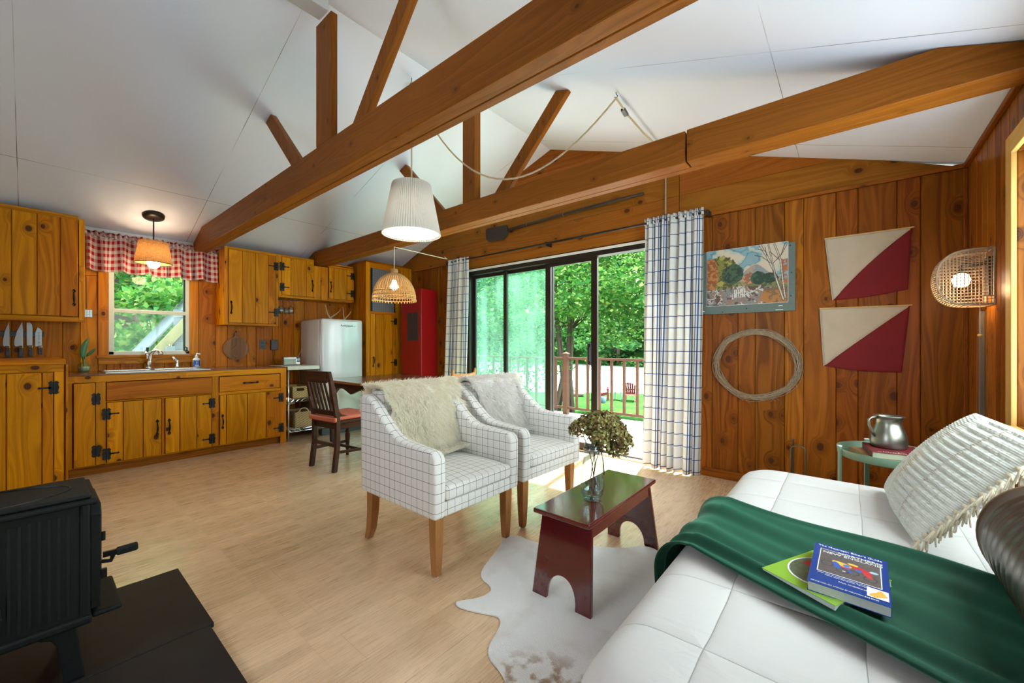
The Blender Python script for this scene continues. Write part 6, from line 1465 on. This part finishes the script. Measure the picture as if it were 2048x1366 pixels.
# ---------------------------------------------------------------- wood stove on slate hearth
for k, (lab, x0, x1, y0_, y1) in enumerate((('left slate slab of the hearth, under the wood stove', -2.59, -1.972, -.155, .480), ('right slate slab of the hearth, in front of the stove side', -1.966, -1.36, -.175, .466),
                                            ('lower left slate slab of the hearth at the picture edge', -2.59, -1.972, -.80, -.160), ('lower right slate slab of the hearth at the picture edge', -1.966, -1.36, -.80, -.180))):
    mb = MB(); mb.box(x0, x1, y0_, y1, 0, .02, 0); tag(mb.build('hearth_slab', M_['slate'], bevel=.003), lab, 'hearth slab', 'slate hearth slabs')
f = thing('wood_stove', 'small black green cast iron wood stove on slate slabs', 'stove', (-2.12, -.14, .02), 0, None, True)
sx0, sx1, sy0, sy1 = -2.265, -1.985, -.42, .13
mb = MB(); mb.box(sx0 + .012, sx1 - .012, sy0 + .01, sy1 - .01, .225, .60); mb.build('firebox', M_['stove'], f, bevel=.004)
mb = MB()
mb.box(sx1 - .012, sx1 - .004, sy0 + .01, sy1 - .01, .225, .60)
for k in range(24):
    y = sy0 + .03 + k * .0205
    if y < sy1 - .025: mb.tube([(sx1 - .007, y, .24), (sx1 - .007, y, .575)], .0068, 6)
mb.build('fluted_side', M_['stove'], f, smooth=False)
mb = MB()
for s_ in (.075, .11): mb.tube([(sx1 + .001, -.20 + s_ * 1.3 * math.cos(a), .30 + s_ * 1.5 * math.sin(a)) for a in np.linspace(0, PI, 17)], .006, 6)
mb.tube([(sx1 + .001, -.25, .30), (sx1 + .003, -.22, .36), (sx1 + .003, -.18, .35), (sx1 + .001, -.15, .30)], .008, 6); mb.build('arch_relief', M_['stove'], f)
for y in (sy1 - .020, sy0):
    for xa in (sx1 - .022, sx0 - .004): mb = MB(); mb.box(xa, xa + .026, y, y + .024, .22, .60); mb.build('corner_post', M_['stove'], f, bevel=.006, seg=3)
mb = MB(); mb.box(sx0 - .018, sx1 + .018, sy0 - .02, sy1 + .022, .600, .618); mb.box(sx0 - .004, sx1 + .004, sy0 - .006, sy1 + .008, .618, .632); mb.build('top_plate', M_['stove'], f, bevel=.007, seg=3)
mb = MB(); cxs = (sx0 + sx1) / 2
for cy, ry, rx in ((-.12, .215, .115), (-.20, .07, .06)):
    mb.tube([(cxs + rx * math.cos(a), cy + ry * math.sin(a), .633) for a in np.linspace(0, 2 * PI, 49)], .0025, 5)
mb.build('cooking_lid', M_['iron'], f)
mb = MB(); mb.box(sx0 - .02, sx1 + .015, sy0 - .02, sy1 + .008, .198, .226); mb.box(sx0 - .01, sx1 - .012, sy1 + .008, sy1 + .085, .200, .218); mb.build('base_plate', M_['stove'], f, bevel=.008, seg=3)
mb = MB(); mb.prism([(sx0 + .01, .235), (sx1 - .008, .235), (sx1 - .008, .555), (sx1 - .03, .59), (sx0 + .03, .59), (sx0 + .01, .555)][::-1], 1, sy1 + .002, sy1 + .032); dr = mb.build('door', M_['stove'], f, bevel=.005)
mb = MB(); mb.tube([(sx1 - .02, sy1 + .03, .385), (sx1 - .015, sy1 + .055, .38), (sx1 - .015, sy1 + .062, .40)], .007, 8); mb.bar((sx1 - .015, sy1 + .035, .408), (sx1 - .010, sy1 + .072, .408), .010, .018); hd = mb.build('handle', M_['iron'], dr)
mb = MB(); mb.bar((sx1 - .010, sy1 + .068, .408), (sx1 - .006, sy1 + .125, .410), .024, .026); mb.build('handle_grip', M_['stove'], dr, bevel=.006, seg=3)
mb = MB(); mb.box(sx1 - .02, sx1 - .006, sy1 + .03, sy1 + .045, .33, .36); mb.build('latch', M_['iron'], dr); mb = MB(); mb.tube([(sx1 - .012, sy1 + .036, .46), (sx1 - .012, sy1 + .036, .49)], .006, 8); mb.build('hinge_pin', M_['iron'], dr)
for (x, y, dx, dy) in ((sx1 - .005, sy1 - .03, 1, 1), (sx1 - .005, sy0 + .03, 1, -1), (sx0 + .005, sy1 - .03, -1, 1), (sx0 + .005, sy0 + .03, -1, -1)):
    mb = MB()
    P = [(0, .200), (-.085, .200), (-.080, .188), (-.055, .178), (-.042, .15), (-.036, .10), (-.030, .045), (-.030, .02), (.022, .02), (.020, .04), (.012, .10), (.006, .16)]
    mb.prism([(y + dy * a, z) for a, z in P], 0, x - .022, x + .004); mb.build('leg', M_['stove'], f, bevel=.004)
mb = MB(); mb.tube([(cxs, -.34, .63), (cxs, -.34, 1.6), (cxs, -.5, 1.9), (cxs, -1.95, 2.0)], .06, 20); mb.build('flue_pipe', M_['stove'], f, smooth=True)
# ---------------------------------------------------------------- outside: deck and railing
mb = MB(); y = YG + .13
while y < 6.33: mb.box(-8.5, 2.5, y, y + .135, -.155, -.12, 0); y += .141
struct(mb.build('deck', M_['deck'], bevel=.003, seg=1))
f = thing('deck_railing', 'brown wooden deck railing with square balusters outside the sliding door', 'railing', (-3, 6.26, -.12), 0, None, True)
mb = MB(); mb.box(-8.4, 2.4, 6.215, 6.295, .880, .918, 0); mb.build('top_rail', M_['rail'], f, bevel=.004)
mb = MB(); mb.box(-8.4, 2.4, 6.235, 6.275, -.015, .025, 0); mb.build('bottom_rail', M_['rail'], f, bevel=.004)
x = -8.20
while x < 2.3:
    if min(abs(x + 3.957), abs(x + 6.6), abs(x + 1.3), abs(x - 1.3)) > .10:
        mb = MB(); mb.box(x - .019, x + .019, 6.236, 6.274, .025, .88, 2); mb.build('baluster', M_['rail'], f)
    x += .2235
for x in (-6.6, -3.957, -1.3, 1.3):
    mb = MB(); mb.box(x - .045, x + .045, 6.21, 6.30, -.12, .965, 2); p_ = mb.build('post', M_['rail'], f, bevel=.003)
    mb = MB(); mb.box(x - .055, x + .055, 6.20, 6.31, .965, .985); mb.add([(x - .055, 6.20, .985), (x + .055, 6.20, .985), (x + .055, 6.31, .985), (x - .055, 6.31, .985), (x, 6.255, 1.02)], [(0, 1, 4), (1, 2, 4), (2, 3, 4), (3, 0, 4)]); mb.build('post_cap', M_['rail'], p_)
# lawn, lake, far ground
def lawn_mat():
    t = NT('lawn'); ob = t.n('TexCoord', out=3); n = t.n('TexNoise', {'Vector': ob, 'Scale': 7.0, 'Detail': 6.0}); n2 = t.n('TexNoise', {'Vector': ob, 'Scale': .55, 'Detail': 2.0})
    c = t.mix(t.ss(n, .35, .65), (.008, .040, .008), (.03, .11, .018)); c = t.mix(t.m('MULTIPLY', t.ss(n2, .5, .65), .5), c, (.05, .095, .02))
    return t.surf(t.pbr(c, .95, 0, n, .8, .05, x={'Specular IOR Level': .03}))
LM = lawn_mat(); GZ = -1.4
mb = MB(); mb.grid(lambda u, v: (-40 + 60 * u, 3.9 + (19.5 + 3 * math.sin(u * 14) - 3.9) * v, GZ - .18 * v ** 3), 60, 12); o = struct(mb.build('lawn', LM, smooth=True))
mb = MB(); mb.grid(lambda u, v: (-64 + 58.19 * u, -40 + 50 * v, GZ + .2 + .42 * max(0, -(-64 + 58.19 * u) - 17)), 40, 12); o = struct(mb.build('forest_floor', LM))
def lake_mat():
    t = NT('lake_water'); ob = t.n('TexCoord', out=3); n = t.n('TexNoise', {'Vector': t.vm('MULTIPLY', ob, (.9, 2.6, 1)), 'Scale': 1.0, 'Detail': 4.0})
    return t.surf(t.pbr(t.mix(n, (.40, .46, .50), (.75, .78, .80)), .25, 0, n, .3, .2, x={'Specular IOR Level': 1.0}))
mb = MB(); mb.grid(lambda u, v: (-120 + 190 * u, 18 + 60 * v, GZ - .22), 4, 4); struct(mb.build('lake', lake_mat()))
mb = MB(); mb.grid(lambda u, v: (-170 + 300 * u, 48 + 40 * v, GZ - .5 + 16 * v + 1.5 * math.sin(u * 25)), 30, 6); struct(mb.build('far_shore', LM, smooth=True))
# ---- trees
def leaves(c, n, size, rs, flat=.5):
    """leaf quads at centres c (Nx3)"""
    nn = rs.randn(n, 3) * flat; nn[:, 2] += 1; nn /= np.linalg.norm(nn, axis=1, keepdims=True)
    a = np.cross(nn, rs.randn(n, 3)); a /= np.linalg.norm(a, axis=1, keepdims=True); b = np.cross(nn, a); s = size * (.6 + .8 * rs.rand(n, 1))
    droop = nn * s * .25
    co = np.stack([c - a * s * .62, c - b * s * .48 - droop, c + a * s * .62, c + b * s * .48 - droop], 1).reshape(-1, 3)
    return co, np.arange(4 * n).reshape(n, 4)
def cloud(rs, cents, per, flatz=.35, hollow=.55):
    out = []
    for (x, y, z, r) in cents:
        d = rs.randn(per, 3); d /= np.linalg.norm(d, axis=1, keepdims=True); rr = r * (hollow + (1 - hollow) * rs.rand(per, 1)) ; p = d * rr; p[:, 2] *= flatz; out.append(p + np.array([x, y, z]))
    return np.concatenate(out)
def tree(nm, lab, loc, seed, h, crown, n_cl, per, size, mat, trunks=1, z0=0.0, clr=(.9, 1.7), group=None, lean=.1, low=.1):
    rs = np.random.RandomState(seed); f = thing(nm, lab, 'tree', loc, 0, group)
    cents = []; mbt = MB(); mbb = MB()
    tr = []
    for k in range(trunks):
        a = rs.rand() * 6.28; lx, ly = math.cos(a) * lean * h * (.3 + k * .4), math.sin(a) * lean * h * (.3 + k * .4); r0 = .035 * h / 2 ** .5 * (1 if k == 0 else .55) * .6
        pts = [(.25 * k * math.cos(a), .25 * k * math.sin(a), -.2)] + [(lx * t + .05 * h * .1 * math.sin(t * 7 + k), ly * t, h * .92 * t) for t in (.15, .35, .55, .75, .95)]
        mbt.tube(pts, [r0 * v for v in (1.2, 1, .85, .65, .42, .15)], 9); tr.append(pts)
    for k in range(n_cl):
        z = h * (low + (1 - low) * rs.rand() ** .9); t = (z / h - low) / (1 - low); R = crown * (1 - .55 * t ** 2) * (.45 + .55 * min(1, t * 4 + .3)); a = rs.rand() * 6.28; r = R * math.sqrt(rs.rand())
        c = (r * math.cos(a), r * math.sin(a), z, rs.uniform(*clr)); cents.append(c)
        if k % 2 == 0:
            q = tr[k % trunks]; zz = max(z - r * .5, h * .1); i = min(4, int(zz / (h * .92) * 5) + 1); p = Vector(q[i]); e = Vector(c[:3]); m_ = p.lerp(e, .5) + Vector((0, 0, .15 * r)); mbb.tube([p, m_, e], [.022 * h / 9 + .008, .012 * h / 9 + .006, .004], 5)
    mbt.build('trunk', M_['bark'], f, smooth=True); mbb.build('branches', M_['bark'], f, smooth=True)
    c = cloud(rs, cents, per); co, q = leaves(c, len(c), size, rs); lv = npmesh('foliage', co, q, mat, f); lv['kind'] = 'stuff'
    return f
G1 = 'leafy trees on the lawn beyond the deck'
t1 = tree('maple_tree', 'tall multi-stemmed maple seen through the middle door panel', (-8.3, 13.2, GZ), 11, 9.5, 3.8, 100, 210, .115, M_['leaf'], 4, group=G1, low=.36)
t2 = tree('maple_tree', 'maple with low pale green branches seen through the open door', (-4.6, 13.6, GZ), 23, 9.0, 3.5, 110, 210, .115, M_['leaf'], 2, group=G1, low=.30)
t3 = tree('maple_tree', 'bushy maple behind the fogged left panes of the door', (-10.4, 10.0, GZ), 31, 8.5, 3.0, 110, 190, .10, M_['leaf'], 2, group=G1, low=.04)
t4 = tree('maple_tree', 'maple at far left behind the narrow plaid curtain', (-13.6, 9.4, GZ), 41, 9, 3.4, 90, 170, .12, M_['leaf'], 1, group=G1, low=.03)
tree('maple_tree', 'unseen tall tree added beside the cabin to shade the kitchen side', (-9.0, 5.0, GZ), 71, 11.5, 3.4, 110, 170, .13, M_['leaf'], 1, group='trees behind the kitchen', low=.42)  # out-of-view tree put in to keep the sun off the kitchen side
f1 = tree('shore_tree', 'x', (0, 0, 0), 51, 15, 5.6, 80, 150, .40, M_['leafd'], 1, clr=(1.6, 3.0), group='trees on the far shore of the lake', low=.0)
k = 0
for (x, y, s_) in ((-36, 50, 1.0), (-24, 51, 1.0), (-12, 50, 1.05), (-48, 51, 1.0), (0, 50, 1.0), (-18, 64, 1.5), (-34, 64, 1.5), (-2, 64, 1.4), (-50, 64, 1.4)):
    o = f1 if k == 0 else copy_tree(f1); o.location = (x, y, GZ - .4 + max(0, (y - 50) * .4)); o.scale = (s_, s_, s_); o.rotation_euler.z = k * 1.3; o['label'] = 'dark leafy tree on the far shore of the lake'; k += 1
# red lawn chairs and small table by the water
def adirondack():
    f = thing('lawn_chair', 'x', 'lawn chair', (0, 0, 0), 0, 'red lawn chairs by the lake')
    for k in range(6):
        a = (k - 2.5) / 2.5; h = .93 - .10 * a * a; mb = MB(); mb.bar((a * .20, -.26 , .36), (a * .27, -.50, h), .075, .02, up=(0, 1, .2)); mb.build('back_slat', M_['adred'], f)
    mb = MB(); mb.bar((-.27, -.40, .60), (.27, -.40, .60), .03, .06); mb.bar((-.20, -.50, .86), (.20, -.50, .86), .03, .05); mb.build('back_rail', M_['adred'], f)
    mb = MB()
    for k in range(5): mb.bar((-.27, -.24 + k * .11, .30 + k * .022), (.27, -.24 + k * .11, .30 + k * .022), .09, .02)
    mb.build('seat', M_['adred'], f)
    for s_ in (-1, 1):
        mb = MB(); mb.box(s_ * .34 - .06, s_ * .34 + .06, -.38, .34, .55, .575); mb.build('arm', M_['adred'], f)
        mb = MB(); mb.box(s_ * .29 - .02, s_ * .29 + .02, .22, .31, 0, .55); mb.build('front_leg', M_['adred'], f)
        mb = MB(); mb.bar((s_ * .27, .24, .36), (s_ * .27, -.52, .02), .03, .10); mb.build('back_leg', M_['adred'], f)
    return f
a = adirondack(); a.location = (-7.95, 18.3, GZ - .12); a.rotation_euler.z = math.radians(12); a['label'] = 'red slatted lawn chair facing the lake, right one seen from behind'
b = copy_tree(a); b.location = (-9.15, 17.7, GZ - .1); b.rotation_euler.z = math.radians(-62); b['label'] = 'red slatted lawn chair turned sideways, left of the small teal table'
f = thing('garden_table', 'small pale teal table between the two red lawn chairs', 'table', (-8.52, 18.1, GZ - .12), 0, None)
mb = MB()
for k in range(4): mb.box(-.30 + k * .152, -.30 + k * .152 + .14, -.25, .25, .42, .45)
mb.build('top', M_['teal'], f)
for x in (-.24, .24):
    for y in (-.2, .2): mb = MB(); mb.box(x - .03, x + .03, y - .03, y + .03, 0, .42); mb.build('leg', M_['teal'], f)
f = thing('bucket', 'small blue grey bucket on the grass near the left lawn chair', 'bucket', (-8.55, 16.6, GZ - .08), 0, None)
mb = MB(); mb.lathe([(0, 0), (.13, 0), (.16, .28), (.15, .28), (.12, .02)], (0, 0, 0)); mb.build('pail', plain('bucket_blue', (.12, .22, .30), .5), f, smooth=True)
mb = MB(); rs_ = random.Random(3)
def rock(u, v): th, ph = 2 * PI * u, PI * v; r = 1 + .12 * math.sin(3 * th + 2 * ph) + .1 * math.sin(5 * ph); return (.55 * r * math.sin(ph) * math.cos(th), .35 * r * math.sin(ph) * math.sin(th), .28 * r * math.cos(ph))
mb.grid(rock, 24, 12, cu=True); o = mb.build('boulder', plain('rock', (.16, .12, .10), .9, 0, .3, 6), smooth=True); o.location = (-11.0, 18.2, GZ); tag(o, 'low grey boulder on the lawn beside the lake', 'rock')

# ---------------------------------------------------------------- outside the kitchen window
f = thing('lean_to_roof', 'weathered lean-to frame with sloping plank roof outside the kitchen window', 'shed', (-7.6, 1.3, 0), 0, None, True)
X = -7.6
mb = MB(); a0, a1 = Vector((X, 1.14, .98)), Vector((X, 1.78, 1.86)); mb.bar(a0, a1, .05, .13, up=(1, 0, 0) if 0 else (0, -.8, .6)); mb.build('rafter', M_['treat'], f, bevel=.004)
mb = MB()
for k in range(7):
    xx = X - .12 - k * .15; mb.bar(Vector((xx, 1.00, .98)), Vector((xx, 1.70, 1.94)), .145, .02, up=(0, -.8, .6))
mb.build('roof_planks', M_['grey'], f)
mb = MB()
for k in range(6): mb.box(X - .03, X - .01, 1.36, 2.3, .96 + k * .118, .96 + k * .118 + .113, 1)
mb.build('siding_boards', M_['grey'], f, bevel=.003)
mb = MB(); mb.box(X + .02, X + .10, 1.26, 1.36, -1.3, 1.12, 2); mb.build('post', M_['grey'], f, bevel=.004)
mb = MB(); mb.lathe([(0, -.012), (.016, -.010), (.018, .01), (0, .012)], (X + .06, 1.31, 1.14)); mb.build('bolt', M_['chrome'], f)
rs = np.random.RandomState(77)
def bush(lab, cents, per, size, seed, mat):
    rs = np.random.RandomState(seed); x, y, z, _ = cents[0]; f = thing('bush', lab, 'bush', (x, y, GZ + .2), 0, 'undergrowth outside the kitchen window', True)
    mb = MB()
    for c in cents[:14]: mb.tube([(x, y, GZ + .1), ((x + c[0]) / 2, (y + c[1]) / 2, (GZ + c[2]) / 2 + .2), c[:3]], [.03, .018, .006], 5)
    mb.build('stems', M_['bark'], f); c = cloud(rs, cents, per, .5); co, q = leaves(c, len(c), size, rs, .8); l = npmesh('foliage', co, q, mat, f); l['kind'] = 'stuff'
rr = random.Random(8)
bush('leafy bush nearest the kitchen window', [(-9.0 + rr.uniform(-.7, .7), .95 + rr.uniform(-1.0, .8), rr.uniform(-.6, 2.0), rr.uniform(.3, .5)) for _ in range(40)], 130, .085, 5, M_['leaf'])
bush('tall shrub behind the lean-to outside the kitchen', [(-11.5 + rr.uniform(-1, 1), 2.2 + rr.uniform(-1.6, 1.6), rr.uniform(-.5, 3.6), rr.uniform(.4, .8)) for _ in range(44)], 110, .09, 6, M_['leaf'])
bush('dark shrub at the left behind the kitchen window bush', [(-12.5 + rr.uniform(-1, 1), .2 + rr.uniform(-1.6, 1.2), rr.uniform(-.5, 3.6), rr.uniform(.4, .8)) for _ in range(40)], 110, .10, 9, M_['leafd'])
t = tree('maple_tree', 'broad trunked tree standing behind the kitchen window bushes', (-13.5, 1.55, GZ), 61, 11, 3.6, 90, 150, .12, M_['leaf'], 1, group='trees behind the kitchen', lean=.02, low=.42); 
mb = MB(); mb.tube([(0, 0, -.2), (0, 0, 2.5), (.05, 0, 6), (.1, 0, 9)], [.34, .28, .22, .12], 14); mb.build('trunk', M_['bark'], t, smooth=True)
for k, (x, y) in enumerate(((-20, 4), (-20, -5), (-20, 13), (-29, 0))):
    o = copy_tree(t4); o.location = (x, y, GZ); o.rotation_euler.z = k * 2.1; o.scale = (1.2, 1.2, 1.2); o['label'] = ('tree deep in the woods behind the kitchen, right side', 'tree deep in the woods behind the kitchen, left side', 'tree in the woods seen past the fogged panes', 'rearmost tree in the woods behind the kitchen')[k]; o['group'] = 'trees behind the kitchen'
